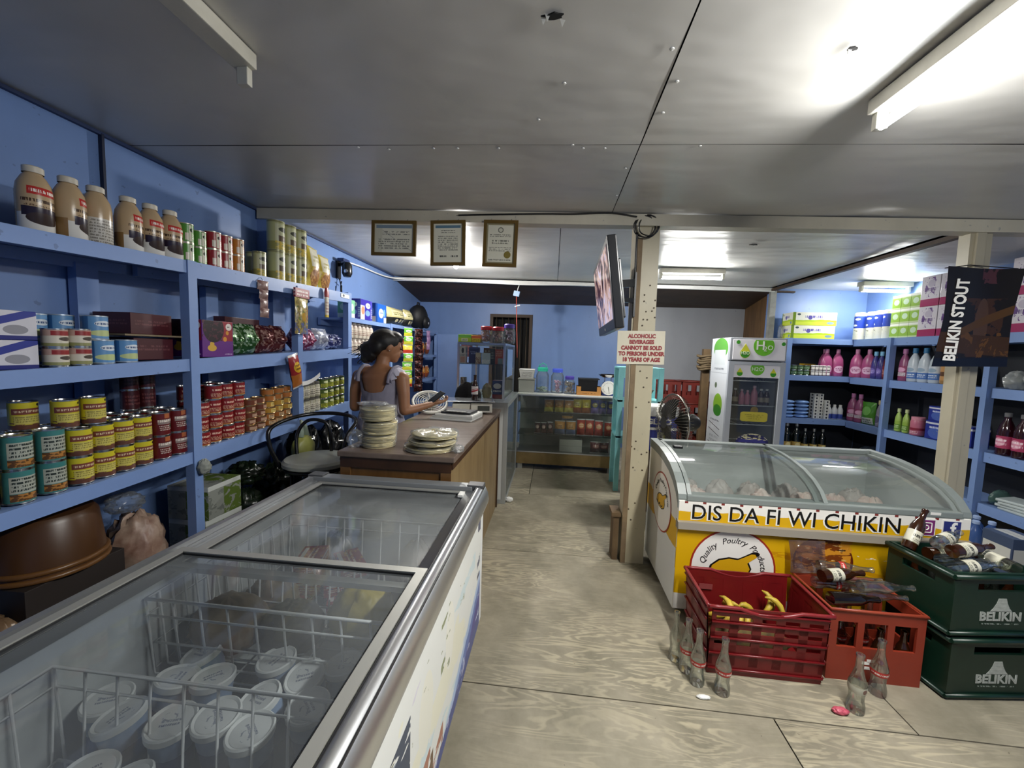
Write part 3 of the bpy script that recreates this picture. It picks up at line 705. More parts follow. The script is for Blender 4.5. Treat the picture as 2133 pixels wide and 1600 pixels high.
def disc_mark(parent, x, z, r, mt, y=-.0045, name='round_emblem', n=40, d=.0012, rot=None):
    m = MB(); m.prism([(r*math.cos(2*math.pi*i/n), r*math.sin(2*math.pi*i/n)) for i in range(n)], 0, d, 'z'); return m.build(name, mt, parent, (x, y, z), rot or (R(90), 0, 0))
REDM = mat('emblem red', '#9c2c1e', .4); WHM = mat('emblem white', '#ece9e2', .35); GOLD = mat('emblem yellow', '#d2a012', .4)
def chicken(parent, mt, line, s):
    body = [(-.95, -.25), (-.85, .1), (-.55, .35), (-.15, .45), (.2, .42), (.45, .55), (.75, .72), (.9, .72), (.98, .6), (.85, .5), (.6, .3), (.72, .05), (.6, -.25), (.2, -.42), (-.4, -.45)]
    m = MB(); m.prism([(p[0]*s*1.1, p[1]*s*1.16) for p in body][::-1], 0, .0006, 'z'); m.build('emblem_outline', line, parent, (0, 0, .0019))
    m = MB(); m.prism([(p[0]*s, p[1]*s) for p in body][::-1], 0, .0006, 'z'); m.build('emblem_bird', mt, parent, (0, 0, .0027))
    for k in range(2):
        m = MB(); m.tube([((-.5+.5*k+.35*math.cos(a_))*s, (-.1+.25*math.sin(a_))*s, 0) for a_ in [R(200+20*i) for i in range(8)]], .032*s, 5); m.build('emblem_line', line, parent, (0, 0, .0035))
o = disc_mark(t, .31, .315, .232, REDM); e2 = disc_mark(o, 0, 0, .222, WHM, 0, 'emblem_ground', rot=(0, 0, 0)); e2.location = (0, 0, .0006)
chicken(o, GOLD, INK, .13)
text('Quality', .047, INK, o, (0, 0, .0022), (0, 0, R(60)), shear=.3, arc=.165)
text('Poultry', .047, INK, o, (0, 0, .0022), (0, 0, R(0)), shear=.3, arc=.165)
text('Products', .047, INK, o, (0, 0, .0022), (0, 0, R(-62)), shear=.3, arc=.165)
o = disc_mark(t, 0, 0, .2, REDM, rot=(R(90), 0, R(-90))); o.location = (-.0035, .33, .56); o.scale = (1.05, .95, 1); e2 = disc_mark(o, 0, 0, .19, WHM, 0, 'emblem_ground', rot=(0, 0, 0)); e2.location = (0, 0, .0006)
chicken(o, GOLD, INK, .1)
for w_, a_ in (('Quality', 52), ('Poultry', 0), ('Products', -54)): text(w_, .038, INK, o, (0, 0, .0022), (0, 0, R(a_)), shear=.3, arc=.14)
for x, mt in ((1.275, mat('photo app purple', '#7a2f6e', .35)), (1.40, mat('social blue', '#2b3374', .35))):
    m = MB(); m.box(-.047, .047, -.0025, 0, -.047, .047, bev=.0008); b_ = m.build('badge_plate', WHM, t, (x, -.0045, .635))
    m = MB(); m.box(-.041, .041, -.0012, 0, -.041, .041, bev=.0005); b2 = m.build('badge', mt, b_, (0, -.0026, 0))
    if x < 1.3:
        m = MB(); q = [(.026*max(-1, min(1, 1.35*math.cos(R(i*15)))), 0, .026*max(-1, min(1, 1.35*math.sin(R(i*15))))) for i in range(24)]
        m.tube(q, .003, 6, closed=True); m.build('badge_ring', WHM, b_, (0, -.004, 0))
        m = MB(); m.tube([(.012*math.cos(R(i*20)), 0, .012*math.sin(R(i*20))) for i in range(18)], .003, 6, closed=True); m.build('badge_ring', WHM, b_, (0, -.004, 0))
    else: text('f', .1, INKW, b_, (.004, -.0045, -.004), bold=.002, name='badge_letter')
m = MB(); m.box(1.29, 1.34, -.0072, -.006, .705, .72); m.build('torn_sticker', WHM, t)
# ---------------------------------------------------------------- product builders (local origin at the base, front faces -y)
CAPM = lambda c: mat('cap '+c, c, .35)
TIN = mat('tin metal', '#c8c8c4', .22, 1.0)
def can(name, r, h, lab, cat='can', rim=None, wrapped=True):
    """tin: printed wall, seamed lids"""
    t = thing(name, 'tin', cat)
    m = MB(); m.lathe([(r, .004), (r, h-.004)], 22); m.build('wall', lab, t)
    m = MB(); m.lathe([(0, h-.004), (r-.004, h-.004), (r-.003, h), (r+.0008, h), (r+.0008, h-.004), (r, h-.005)][::-1], 22)
    m.build('lid', rim or TIN, t)
    m = MB(); m.lathe([(0, .001), (r-.003, 0), (r+.0008, 0), (r+.0008, .004), (r, .005)], 22); m.build('base_rim', rim or TIN, t)
    return Proto(t)
def lathe_bottle(name, prof, body, cat='bottle', cap=None, capm=None, label=None, labm=None, n=18, sx=1, sy=1, handle=None):
    """prof: (r,z) of the body; cap (r,z0,z1); label (z0,z1) printed sleeve; handle: loop between two points"""
    t = thing(name, 'bottle', cat)
    m = MB(); m.lathe([(0, 0)]+prof, n, sx=sx, sy=sy, sharp=60); m.build('body', body, t)
    if cap:
        m = MB(); r, a, b = cap; m.lathe([(r, a), (r, b-.003), (r-.003, b), (0, b)], 14); m.build('cap', capm or WHITE, t)
    if label:
        def rad(z):
            for (ra, za), (rb, zb) in zip(prof, prof[1:]):
                if za <= z <= zb and zb > za: return ra+(rb-ra)*(z-za)/(zb-za)
            return prof[0][0]
        z0, z1 = label; m = MB(); k = 5
        m.lathe([(rad(z0+(z1-z0)*i/k)+.0012, z0+(z1-z0)*i/k) for i in range(k+1)], n, sx=sx, sy=sy); m.build('label', labm, t)
    if handle:
        m = MB(); m.tube(handle, .008, 8); m.build('handle', body, t)
    return Proto(t)
def pillow(m, w, h, d, seed=0, nu=10, nv=10, mi=0, crimp=.05, crinkle=.12, base=0.0):
    rr = random.Random(seed); ox = rr.uniform(0, 50)
    def th(u, v):
        e = max(0.0, math.sin(math.pi*u))**.55*max(0.0, math.sin(math.pi*min(1, max(0, (v-crimp)/(1-2*crimp)))))**.5
        return d/2*e
    def f(sg):
        def g(u, v):
            q = mnoise.noise(Vector((u*5+ox, v*5, sg*3)))
            t = th(u, v); return (w*(u-.5)*(1-.06*math.sin(math.pi*v)), sg*t*(1+crinkle*2.2*q)+(.004*q if t < .002 else 0), base+h*v)
        return g
    m.grid(f(-1), nu, nv, mi); m.grid(f(1), nu, nv, mi, flip=True); return m
def bag(name, w, h, d, mt, seed=0, cat='snack bag', crinkle=.12, seal=None):
    m = MB(); pillow(m, w, h, d, seed, crinkle=crinkle); o = m.build(name, mt)
    o['label'] = 'bag'; o['category'] = cat
    if seal:
        q = MB(); q.box(-w/2, w/2, -.0018, .0018, h*.95, h*1.02); q.build('seal', seal, o)
    return Proto(o)
def carton(name, w, d, h, mt, cat='box', side=None, top=None, flap=True):
    """printed carton with a lid seam"""
    t = thing(name, 'box', cat)
    m = MB(); sd = 1 if side else 0; tp = 2 if top else sd
    ms = [mt, side or mt, top or side or mt]
    m.box(-w/2, w/2, -d/2, d/2, 0, h, bev=.0025, sh=[sd, sd, 0, 0, tp, tp]); m.build('carton', ms, t)
    m = MB(); m.box(-w/2+.004, w/2-.004, -.0008, .0008, h-.0002, h+.0006); m.build('lid_seam', mat('seam shadow', '#5b5a56', .7), t)
    return Proto(t)
def sachet_strip(name, n, w, h, mt, seed, label, cat, loc, rot, lean=0.0, mats=None):
    t = thing(name, label, cat, loc, rot); rr = random.Random(seed)
    for i in range(n):
        m = MB(); pillow(m, w*rr.uniform(.92, 1.05), h*1.02, .03*rr.uniform(.7, 1.2), seed*17+i, 7, 6, crimp=.07)
        m.build('sachet', mats[i % len(mats)] if mats else mt, t, (lean*i*h+rr.uniform(-.004, .004), rr.uniform(-.004, .004), -(i+1)*h), (rr.uniform(-.08, .08), 0, rr.uniform(-.2, .2)))
    m = MB(); m.tube([(0, 0, .0), (0, .012, .02), (0, .03, .02)], .0018, 6); m.build('hook', STEEL, t)
    return t
def crumpled(name, c, r, mt, seed, label, cat, amp=.35, nu=30, nv=20, freq=3.0, group=None, flat=True):
    """loose film or cloth bundle"""
    m = MB(); ox = seed*7.3
    def fn(d): return min(1.04, 1+amp*.7*mnoise.noise(d*freq+Vector((ox, 0, 0)))-amp*.8*abs(mnoise.noise(d*freq*2.1+Vector((0, ox, 0))))+amp*.25*mnoise.noise(d*freq*5+Vector((0, 0, ox))))
    m.blob((0, 0, 0), r, nu, nv, fn=fn); zmin = -r[2]*.8
    if flat:
        m.v = [(x, y, max(z, zmin)) for x, y, z in m.v]
    o = m.build(name, mt, None, (c[0], c[1], c[2]-zmin if flat else c[2])); return tag(o, label, cat, group)
FILM = None
def film(name='clear film', tint='#f6f7f7', gloss=.3, milk=.05, milkcol='#dfe3e4'):
    if name in MATS: return MATS[name]
    s = NT(name); s.n.remove(s.b)
    tr = s.new('ShaderNodeBsdfTransparent'); tr.inputs[0].default_value = rgba(tint)
    gl = s.new('ShaderNodeBsdfGlossy'); gl.inputs['Roughness'].default_value = .12
    df = s.new('ShaderNodeBsdfDiffuse'); df.inputs[0].default_value = rgba(milkcol)
    lw = s.new('ShaderNodeLayerWeight'); lw.inputs[0].default_value = .4
    f = s.math('MULTIPLY_ADD', lw.outputs['Facing'], .22, milk, clamp=True)
    m1 = s.new('ShaderNodeMixShader'); s.l(f, m1.inputs[0]); s.l(tr.outputs[0], m1.inputs[1]); s.l(df.outputs[0], m1.inputs[2])
    m2 = s.new('ShaderNodeMixShader'); s.l(s.math('MULTIPLY_ADD', lw.outputs['Fresnel'], .5, gloss*.1, clamp=True), m2.inputs[0]); s.l(m1.outputs[0], m2.inputs[1]); s.l(gl.outputs[0], m2.inputs[2])
    bp = s.new('ShaderNodeBump'); bp.inputs['Strength'].default_value = .5; bp.inputs['Distance'].default_value = .01
    s.l(s.noise(s.coord(), 38, 3), bp.inputs['Height']); s.l(bp.outputs[0], gl.inputs['Normal'])
    s.l(m2.outputs[0], s.out.inputs[0]); MATS[name] = s.m; return s.m
FILM = film()
CLEAR = glass('clear container', '#e9eff0', .2, .12, '#c9d0d2', 6, .05, .05)
PANE = glass('showcase glass', '#f3f7f5', .15, .06, '#b9bdb8', 2, .03, .02)
# ---------------------------------------------------------------- snack showcase at the back
t = thing('display_case', 'glass showcase on a wooden base, snack bags on its shelves', 'showcase', (.195, 5.22, 0))
w2, d2 = .625, .22
m = MB(); m.box(-w2, w2, -d2, d2, .07, .22, bev=.003); m.build('base', wood('showcase base wood', '#6f5a34', '#8d774c', .4), t)
for sx in (-1, 1):
    for sy in (-1, 1):
        m = MB(); m.box(sx*(w2-.05)-.03, sx*(w2-.05)+.03, sy*(d2-.04)-.025, sy*(d2-.04)+.025, 0, .07); m.build('leg', mat('leg grey paint', '#9d9c96', .5), t)
for sx in (-1, 1):
    for sy in (-1, 1):
        m = MB(); m.box(sx*w2-.008 if sx > 0 else -w2, sx*w2 if sx > 0 else -w2+.008, sy*d2-.008 if sy > 0 else -d2, sy*d2 if sy > 0 else -d2+.008, .22, .97); m.build('corner_strip', ALU, t)
for z in (.222, .955):
    m = MB(); m.box(-w2, w2, -d2-.002, -d2+.01, z, z+.014); m.build('front_strip', ALU, t)
m = MB(); m.box(-w2-.01, w2+.01, -d2-.01, d2+.01, .97, .985); m.build('top_board', mat('white board', '#d9d9d4', .4), t)
m = MB(); m.quad((-w2+.008, -d2+.004, .236), (w2-.008, -d2+.004, .236), (w2-.008, -d2+.004, .955), (-w2+.008, -d2+.004, .955)); m.build('front_glass', PANE, t)
for sx in (-1, 1):
    m = MB(); m.quad((sx*(w2-.004), -d2+.008, .236), (sx*(w2-.004), d2, .236), (sx*(w2-.004), d2, .955), (sx*(w2-.004), -d2+.008, .955)); m.build('side_glass', PANE, t)
m = MB(); m.box(-w2+.008, w2-.008, d2-.012, d2, .222, .97); m.build('back_panel', mat('case backing', '#8f918a', .6, mottle=.2), t)
for z in (.74, .455):
    m = MB(); m.box(-w2+.01, w2-.01, -d2+.03, d2-.014, z-.008, z); m.build('glass_shelf', glass('shelf glass', '#cfd8d4', .2), t)
m = MB(); m.box(-w2+.01, w2-.01, -d2+.012, d2-.014, .2215, .228); m.build('floor_tray', mat('tray steel', '#8f918e', .35, .6), t)
def snack(n, base, a, b, c):
    return printed(n, base, [('w', .42, .06, 3, a), ('e', .5, .62, .34, .16, b), ('t', .25, .75, .52, .72, c, 2), ('r', 0, 1, .94, 1, '#c9c9c9'), ('r', 0, 1, 0, .05, '#c9c9c9')], .25, bump=.25)
P_TAN = snack('bag tan yellow', '#b98436', '#c9bf55', '#d7a961', '#7a4c18'); P_YEL = snack('bag yellow', '#c9b62a', '#8d4a20', '#e0d468', '#703c14')
P_BLU = snack('bag blue', '#2c3a8c', '#6c5f9a', '#9a8a3c', '#d8d2a2'); P_RED = snack('bag red', '#a5382a', '#8c2418', '#c98a5a', '#f0d8b8'); P_DRK = snack('bag dark', '#3c2024', '#5f3a3a', '#a88a80', '#e0d0c0')
P_ORA = snack('bag tan blue', '#b7823e', '#5a6c92', '#c99d5c', '#70400e')
Y0 = 5.09
row1 = [(P_TAN, -.13, .14, .15), (P_TAN, .0, .14, .15), (P_TAN, .125, .14, .15), (P_YEL, .235, .13, .17), (P_YEL, .345, .13, .17), (P_BLU, .455, .12, .17), (P_BLU, .555, .11, .17), (P_BLU, .65, .1, .16)]
nm1 = ['tan and yellow', 'tan and yellow', 'tan and yellow', 'yellow', 'yellow', 'blue', 'blue', 'blue']; cnt = {}
for i, (mt, x, w, h) in enumerate(row1):
    cnt[nm1[i]] = cnt.get(nm1[i], 0)+1
    bag('snack_bag', w*.86, h*1.15, .08, mt, i).put((x+.1, Y0, .741), rnd.uniform(-.1, .1), f'{ORD[cnt[nm1[i]]-1]} {nm1[i]} snack bag from the left, upper showcase shelf', group='snack bags on the upper showcase shelf')
row2 = [(P_DRK, -.27, .085, .13, 'small dark'), (P_DRK, -.19, .085, .13, 'small dark'), (P_DRK, -.105, .085, .14, 'small dark'), (P_ORA, .02, .15, .16, 'tan and blue'), (P_ORA, .16, .14, .16, 'tan and blue'), (P_RED, .29, .12, .19, 'red'), (P_RED, .40, .12, .19, 'red'), (P_RED, .515, .12, .18, 'red'), (P_RED, .635, .11, .17, 'red')]; cnt = {}
for i, (mt, x, w, h, n) in enumerate(row2):
    cnt[n] = cnt.get(n, 0)+1
    bag('snack_bag', w*.9, h*1.15, .075, mt, 20+i).put((x+.1, Y0, .456), rnd.uniform(-.1, .1), f'{ORD[cnt[n]-1]} {n} snack bag from the left, lower showcase shelf', group='snack bags on the lower showcase shelf')
o = bag('snack_bag', .15, .06, .1, P_ORA, 40).put((.215, 5.12, .645), .2, 'tan snack bag lying on top of the others, lower showcase shelf')
for i, (x, n) in enumerate(((.62, 'left'), (.72, 'right'))): bag('snack_bag', .14, .15, .09, snack('bag maroon', '#5a1e28', '#3a1420', '#8a4a4a', '#d0b0a0'), 50+i).put((x-.03, 5.13, .229), .1, f'maroon snack bag on the showcase floor, {n} one')
carton('white_carton', .29, .2, .16, printed('plain white carton', '#b9b9b0', [('r', 0, 1, .48, .5, '#8e8e86')], .6)).put((.27, 5.2, .229), 0, 'plain whitish carton on the floor of the showcase')
# things standing on the showcase
ZT = .986
t = thing('storage_bin', 'grey plastic bin on the showcase under a white basket', 'bin', (-.335, 5.2, ZT))
m = MB(); m.box(-.1, .1, -.1, .1, 0, .165, bev=.008, taper=(1.06, 1.06)); m.build('tub', mat('grey bin plastic', '#8e8d86', .5), t)
m = MB(); m.box(-.112, .112, -.112, .112, .166, .18, bev=.004); m.build('lid', mat('grey bin lid', '#a2a19a', .5), t)
t = thing('plastic_basket', 'small white perforated basket on top of the grey bin', 'basket', (-.335, 5.2, ZT+.181))
m = MB(); b0, b1, h = .085, .1, .115
for a0, a1 in (((-1, -1), (1, -1)), ((1, -1), (1, 1)), ((1, 1), (-1, 1)), ((-1, 1), (-1, -1))):
    m.add([(a0[0]*b0, a0[1]*b0*.8, 0), (a1[0]*b0, a1[1]*b0*.8, 0), (a1[0]*b1, a1[1]*b1*.8, h), (a0[0]*b1, a0[1]*b1*.8, h)], [(0, 1, 2, 3), (3, 2, 1, 0)], 0, False, [[(0, 0), (1, 0), (1, 1), (0, 1)], [(0, 1), (1, 1), (1, 0), (0, 0)]])
m.quad((-b0, -b0*.8, 0), (b0, -b0*.8, 0), (b0, b0*.8, 0), (-b0, b0*.8, 0)); m.build('basket_wall', printed('perforated white', '#dcdcd6', [('t', .12, .88, .2, .7, '#8a8a86', 5)], .4), t)
m = MB(); m.tube([(-b1, -b1*.8, h), (b1, -b1*.8, h), (b1, b1*.8, h), (-b1, b1*.8, h)], .006, 8, closed=True); m.build('rim', WHITE, t)
def jar(label, loc, r, h, lidc, fillm, fillh, handle=False, neck=.72):
    t = thing('plastic_jar', label, 'jar', loc)
    pr = [(r*.9, 0), (r, .012), (r, h*.72), (r*.97, h*.78), (r*neck, h*.9), (r*neck, h)]
    m = MB(); m.lathe([(0, .001)]+pr, 20, sharp=60); m.build('body', CLEAR, t)
    m = MB(); m.lathe([(r*neck+.006, h*.93), (r*neck+.008, h+.02), (r*neck, h+.03), (0, h+.03)], 20); m.build('lid', mat('jar lid '+lidc, lidc, .35), t)
    if handle:
        m = MB(); m.tube([(-r*.6, 0, h+.02), (-r*.5, 0, h+.06), (0, 0, h+.085), (r*.5, 0, h+.06), (r*.6, 0, h+.02)], .006, 8); m.build('handle', MATS['jar lid '+lidc], t)
    rr = random.Random(int(r*1e4+h*1e3)); m = MB()
    for k in range(34):
        a, q, z = rr.uniform(0, 6.28), rr.uniform(0, r*.72), rr.uniform(.02, fillh)
        M_ = Matrix.Rotation(rr.uniform(0, 3), 4, (rr.random(), rr.random(), 1)); m.blob((q*math.cos(a), q*math.sin(a), z), (.022, .014, .012), 6, 4, M=M_)
    o = m.build('sweets', fillm, t); o['kind'] = 'stuff'
    return t
jar('tall clear jar with green handled lid on the showcase', (-.13, 5.2, ZT), .085, .3, '#2fb091', mat('pale mints', '#b9cbb9', .4), .07, True)
jar('tall clear jar with blue lid and pink sweets on the showcase', (.065, 5.2, ZT), .085, .29, '#4a5fd0', mat('pink sweets', '#b04a86', .35, col2='#e2c9d8', mscale=30), .16)
jar('short jar with violet lid and brown sweets on the showcase', (.222, 5.16, ZT), .072, .2, '#4a3f9a', mat('brown sweets', '#b9a793', .35, col2='#5a3f30', mscale=30), .15)
t = thing('cardboard_tray', 'open cardboard tray in front of the black tub on the showcase', 'tray', (.465, 5.13, ZT))
CB = mat('corrugated card', '#b07c3e', .7, mottle=.15)
m = MB(); m.box(-.15, .15, -.09, .09, 0, .006); m.box(-.15, -.145, -.09, .09, .006, .11); m.box(.145, .15, -.09, .09, .006, .11); m.box(-.145, .145, .085, .09, .006, .11); m.box(-.145, .145, -.09, -.085, .006, .05); m.box(-.145, -.1, -.09, -.085, .05, .11); m.box(.1, .145, -.09, -.085, .05, .11); m.build('tray', CB, t)
m = MB(); m.box(-.09, .09, -.0915, -.09, .018, .032); m.build('print', printed('tray print', '#b07c3e', [('t', .02, .98, .1, .9, '#5d3a16', 1)], .7), t)
t = thing('black_tub', 'black lidded plastic tub sitting in the cardboard tray', 'tub', (.455, 5.135, ZT+.008))
m = MB(); m.box(-.11, .11, -.07, .07, 0, .19, taper=(1.12, 1.12), bev=.006); m.build('tub', BLACK, t)
m = MB(); m.box(-.122, .14, -.095, .09, .191, .205, bev=.004); m.build('lid', mat('matt black', '#101213', .5), t)
t = thing('dial_scale', 'dial kitchen scale with steel pan on the right end of the showcase', 'scale', (.71, 5.15, ZT))
m = MB(); m.box(-.08, .08, -.06, .06, 0, .17, bev=.012, taper=(.75, .8)); m.build('housing', mat('scale blue', '#2c4a9c', .4), t)
m = MB(); m.lathe([(.0, .0), (.088, 0), (.09, .008), (.09, .025), (0, .025)][::-1], 28, M=Matrix.Rotation(R(90), 4, 'X')); m.build('dial', printed('dial face', '#e4e4de', [('e', .5, .5, .06, .5, '#e4e4de')], .3), t, (0, -.06, .1))
m = MB(); m.disc(.08, 0, 28, M=Matrix.Rotation(R(90), 4, 'X')); dl = m.build('dial_face', mat('dial white', '#e8e8e2', .3), t, (0, -.0865, .1))
for k in range(24):
    a = 2*math.pi*k/24; q = MB(); q.box(-.0015, .0015, -.001, 0, .06, .074 if k % 2 else .07); q.build('dial_tick', INK, dl, (0, -.0003, 0), (0, a, 0))
m = MB(); m.box(-.002, .002, -.002, 0, -.015, .055); m.build('pointer', INK, dl, (0, -.001, 0), (0, R(170), 0))
for sx in (-.04, .04):
    m = MB(); m.tube([(sx, 0, .165), (sx, 0, .235)], .005, 8); m.build('pan_arm', STEEL, t)
m = MB(); m.lathe([(0, .235), (.08, .235), (.12, .265), (.125, .268), (.12, .262), (.08, .232), (0, .231)][::-1], 24); m.build('pan', STEEL, t)

# ---------------------------------------------------------------- aluminium showcase at the counter end
t = thing('tall_showcase', 'tall aluminium framed showcase of medicines at the far counter end', 'showcase', (-.7, 4.3, 0))
def frame(m, x0, x1, y0, y1, z0, z1, r=.014):
    for x in (x0, x1-2*r):
        for y in (y0, y1-2*r): m.box(x, x+2*r, y, y+2*r, z0, z1)
    for z in (z0, z1-2*r):
        m.box(x0+2*r, x1-2*r, y0, y0+2*r, z, z+2*r); m.box(x0+2*r, x1-2*r, y1-2*r, y1, z, z+2*r)
        m.box(x0, x0+2*r, y0+2*r, y1-2*r, z, z+2*r); m.box(x1-2*r, x1, y0+2*r, y1-2*r, z, z+2*r)
GA = mat('grey showcase alloy', '#b4b8b8', .4, .5)
m = MB(); frame(m, -.26, .28, -.53, .55, 0, 1.0, .02); m.build('lower_frame', GA, t)
m = MB(); m.box(-.262, .285, -.535, .553, 1.0, 1.012, bev=.003); m.build('ledge', GA, t)
m = MB(); m.quad((.275, -.49, .04), (.275, .51, .04), (.275, .51, .96), (.275, -.49, .96)); m.build('side_glass', glass('dusty glass', '#b9c1bd', .2, .35, '#9aa09c', 3, .06, .1), t)
m = MB(); m.quad((-.22, -.525, .04), (.24, -.525, .04), (.24, -.525, .96), (-.22, -.525, .96)); m.build('front_board', mat('white showcase board', '#cfd1ce', .45), t)
m = MB(); m.quad((-.255, .51, .04), (-.255, -.49, .04), (-.255, -.49, .96), (-.255, .51, .96)); m.build('back_board', MATS['white showcase board'], t)
m = MB(); frame(m, -.25, .23, -.45, .5, 1.013, 1.585, .01); m.build('upper_frame', ALU, t)
for z in (1.375, 1.575):
    m = MB(); m.box(-.24, .22, -.44, .49, z-.006, z); m.build('glass_shelf', MATS['shelf glass'], t)
m = MB(); m.quad((.225, -.43, 1.03), (.225, .48, 1.03), (.225, .48, 1.565), (.225, -.43, 1.565)); m.build('side_glass', PANE, t)
m = MB(); m.quad((-.23, -.446, 1.033), (.21, -.446, 1.033), (.21, -.446, 1.565), (-.23, -.446, 1.565)); m.build('front_glass', PANE, t)
m = MB(); m.box(.232, .236, -.30, .2, 1.24, 1.53); m.build('blue_notice', mat('pale blue notice', '#7f9fd2', .5, mottle=.15), t)
def med(lbl, x, y, z, w, d, h, base, marks, nm='medicine_box'):
    carton(nm, w, d, h, printed('med '+lbl, base, marks, .4), 'box').put((x, y, z), 0, lbl, group='small boxes in the tall showcase')
ZS = 1.376; Ym = 3.93
med('white box with a round portrait, leftmost in the upper showcase', -.905, Ym, ZS, .06, .08, .17, '#d9d5cc', [('e', .5, .75, .22, .16, '#2c2c2e'), ('r', .1, .9, .05, .4, '#c99a86'), ('t', .1, .9, .42, .55, '#333333', 2)])
med('tall dark blue medicine box on the upper showcase shelf', -.80, Ym+.03, ZS, .1, .08, .165, '#27346e', [('t', .15, .85, .55, .75, '#8fa0d8', 2), ('r', 0, 1, .9, 1, '#46539a')])
med('small beige and brown box before the dark blue one', -.745, Ym-.03, ZS, .05, .06, .11, '#cdbfa5', [('n', 0, 1, 0, .6, '#7a4a3a', 6, .5)])
med('pale blue glossy box in the middle of the upper showcase shelf', -.665, Ym-.02, ZS, .085, .06, .11, '#bfd6de', [('w', .4, .1, 3, '#e6eef0'), ('n', 0, 1, 0, .4, '#4a8fb0', 6, .6)])
med('narrow black box beside the orange one in the showcase', -.606, Ym, ZS, .045, .08, .155, '#26302a', [('t', .2, .8, .3, .8, '#8fa08a', 3)])
med('wide orange red box at the right of the upper showcase shelf', -.538, Ym+.01, ZS, .08, .08, .15, '#b5492a', [('t', .1, .9, .5, .9, '#e5b89a', 3), ('r', .35, 1, 0, .4, '#8fa8a6')])
med('brown carton behind the pale blue box in the showcase', -.66, Ym+.12, ZS, .11, .08, .16, '#8a5a35', [('t', .1, .9, .5, .9, '#e2c8a0', 2)])
ZS = 1.014
med('white box with dark pictures in the lower left of the showcase', -.9, Ym, ZS, .05, .07, .22, '#5b5652', [('n', 0, 1, 0, 1, '#c9c0b6', 5, .55)])
med('blue and white carton in the lower right of the showcase', -.545, Ym, ZS, .1, .09, .2, '#2c3f78', [('e', .5, .72, .4, .14, '#e4e4e4'), ('r', 0, 1, 0, .3, '#a03040'), ('t', .1, .9, .4, .55, '#e0e0e0', 1)])
crumpled('plastic_pack', (-.795, Ym+.02, ZS), (.06, .05, .1), FILM, 3, 'clear crumpled plastic pack low in the showcase', 'plastic pack')
crumpled('plastic_pack', (-.665, Ym+.05, ZS), (.05, .05, .09), film('cream film', '#e8dcc0', .3, .5, '#d8c9a0'), 5, 'cream coloured pack low in the middle of the showcase', 'plastic pack')
# on top of it
ZS = 1.587
carton('sweet_box', .13, .1, .075, printed('sweetbox green', '#a9c83c', [('r', 0, 1, .6, 1, '#7ccb57'), ('r', .25, .75, .1, .5, '#d9dcc0'), ('t', .3, .7, .15, .45, '#5a7a20', 2)], .4)).put((-.885, 3.92, ZS), 0, 'green sweet box on top of the tall showcase')
carton('sweet_box', .09, .1, .07, printed('sweetbox yellow', '#d6c63a', [('r', 0, 1, .55, 1, '#d8744a'), ('t', .1, .9, .1, .5, '#6a5a10', 2)], .4)).put((-.77, 3.92, ZS), 0, 'yellow sweet box on top of the tall showcase')
for i in range(4):
    carton('dark_packet', .05, .05, .085, printed(f'dark packet {i%2}', '#3a2226' if i % 2 else '#54504c', [('e', .5, .5, .35, .3, '#c9bfb4'), ('t', .2, .8, .4, .6, '#4a2020', 1)], .4)).put((-.94+i*.06, 4.05, ZS), 0, f'{ORD[i]} dark packet in the row behind the sweet boxes', group='dark packets on the tall showcase')
jar('square jar with red lid, left one on the tall showcase', (-.675, 3.92, ZS), .055, .135, '#b02a35', mat('pinkish sweets', '#d8b9ae', .4, col2='#b06a72', mscale=25), .12, neck=.9)
jar('square jar with red lid, right one on the tall showcase', (-.555, 3.92, ZS), .057, .13, '#b02a36', mat('cream sweets', '#e4d2b4', .4, col2='#c98a92', mscale=25), .115, neck=.9)
jar('clear jar with violet lid on the right of the tall showcase', (-.45, 3.98, ZS), .06, .165, '#5a46a8', mat('silver sweets', '#b9b4c6', .3, col2='#8a4a60', mscale=25), .13, neck=.8)

# ---------------------------------------------------------------- drinks fridge
t = thing('drinks_fridge', 'upright grey drinks fridge with green water drop prints', 'fridge', (1.885, 4.5, 0))
fw_, fd_, fh_ = .575, .45, 1.735
FW = mat('fridge grey', '#b3b6bc', .35)
SIDEP = printed('fridge side print', '#cfd2d6', [('e', .55, .93, .42, .07, '#5b9a3c'), ('r', .2, .85, .82, .92, '#c7ccce'), ('t', .25, .8, .78, .805, '#70747a', 1), ('r', 0, 1, .764, .767, '#9a9ea4'), ('e', .4, .68, .07, .02, '#5a6a50'), ('e', .58, .55, .26, .075, '#7faf2e'), ('e', .58, .51, .24, .04, '#2f7d22'),
    ('t', .2, .75, .43, .45, '#777b82', 1), ('d', .5, .40, -.05, .0022, '#222222'), ('d', .5, .355, -.05, .0022, '#222222'), ('d', .5, .26, -.05, .0022, '#222222'), ('d', .5, .225, -.05, .0022, '#222222'), ('r', 0, .12, .2, .45, '#cfd2d6'), ('r', .8, 1, .2, .45, '#cfd2d6'), ('t', .2, .75, .28, .34, '#a9adb2', 2)], .35)
m = MB(); m.box(0, .03, 0, fd_, .06, fh_, sh=[1, 0, 0, 0, 0, 0]); m.build('side_wall', [FW, SIDEP], t)
m = MB(); m.box(fw_-.03, fw_, 0, fd_, .06, fh_); m.build('side_wall', FW, t)
m = MB(); m.box(.03, fw_-.03, fd_-.03, fd_, .06, fh_); m.build('back_wall', mat('fridge inside', '#6d6b68', .5), t)
m = MB(); m.box(.03, fw_-.03, 0.02, fd_-.03, .06, .25); m.build('motor_box', FW, t)
m = MB(); m.box(.03, fw_-.03, 0.01, fd_-.03, fh_-.22, fh_); m.build('top_box', FW, t)
for sx in (.05, fw_-.05):
    m = MB(); m.box(sx-.02, sx+.02, .03, .07, 0, .06); m.build('foot', BLACK, t); 
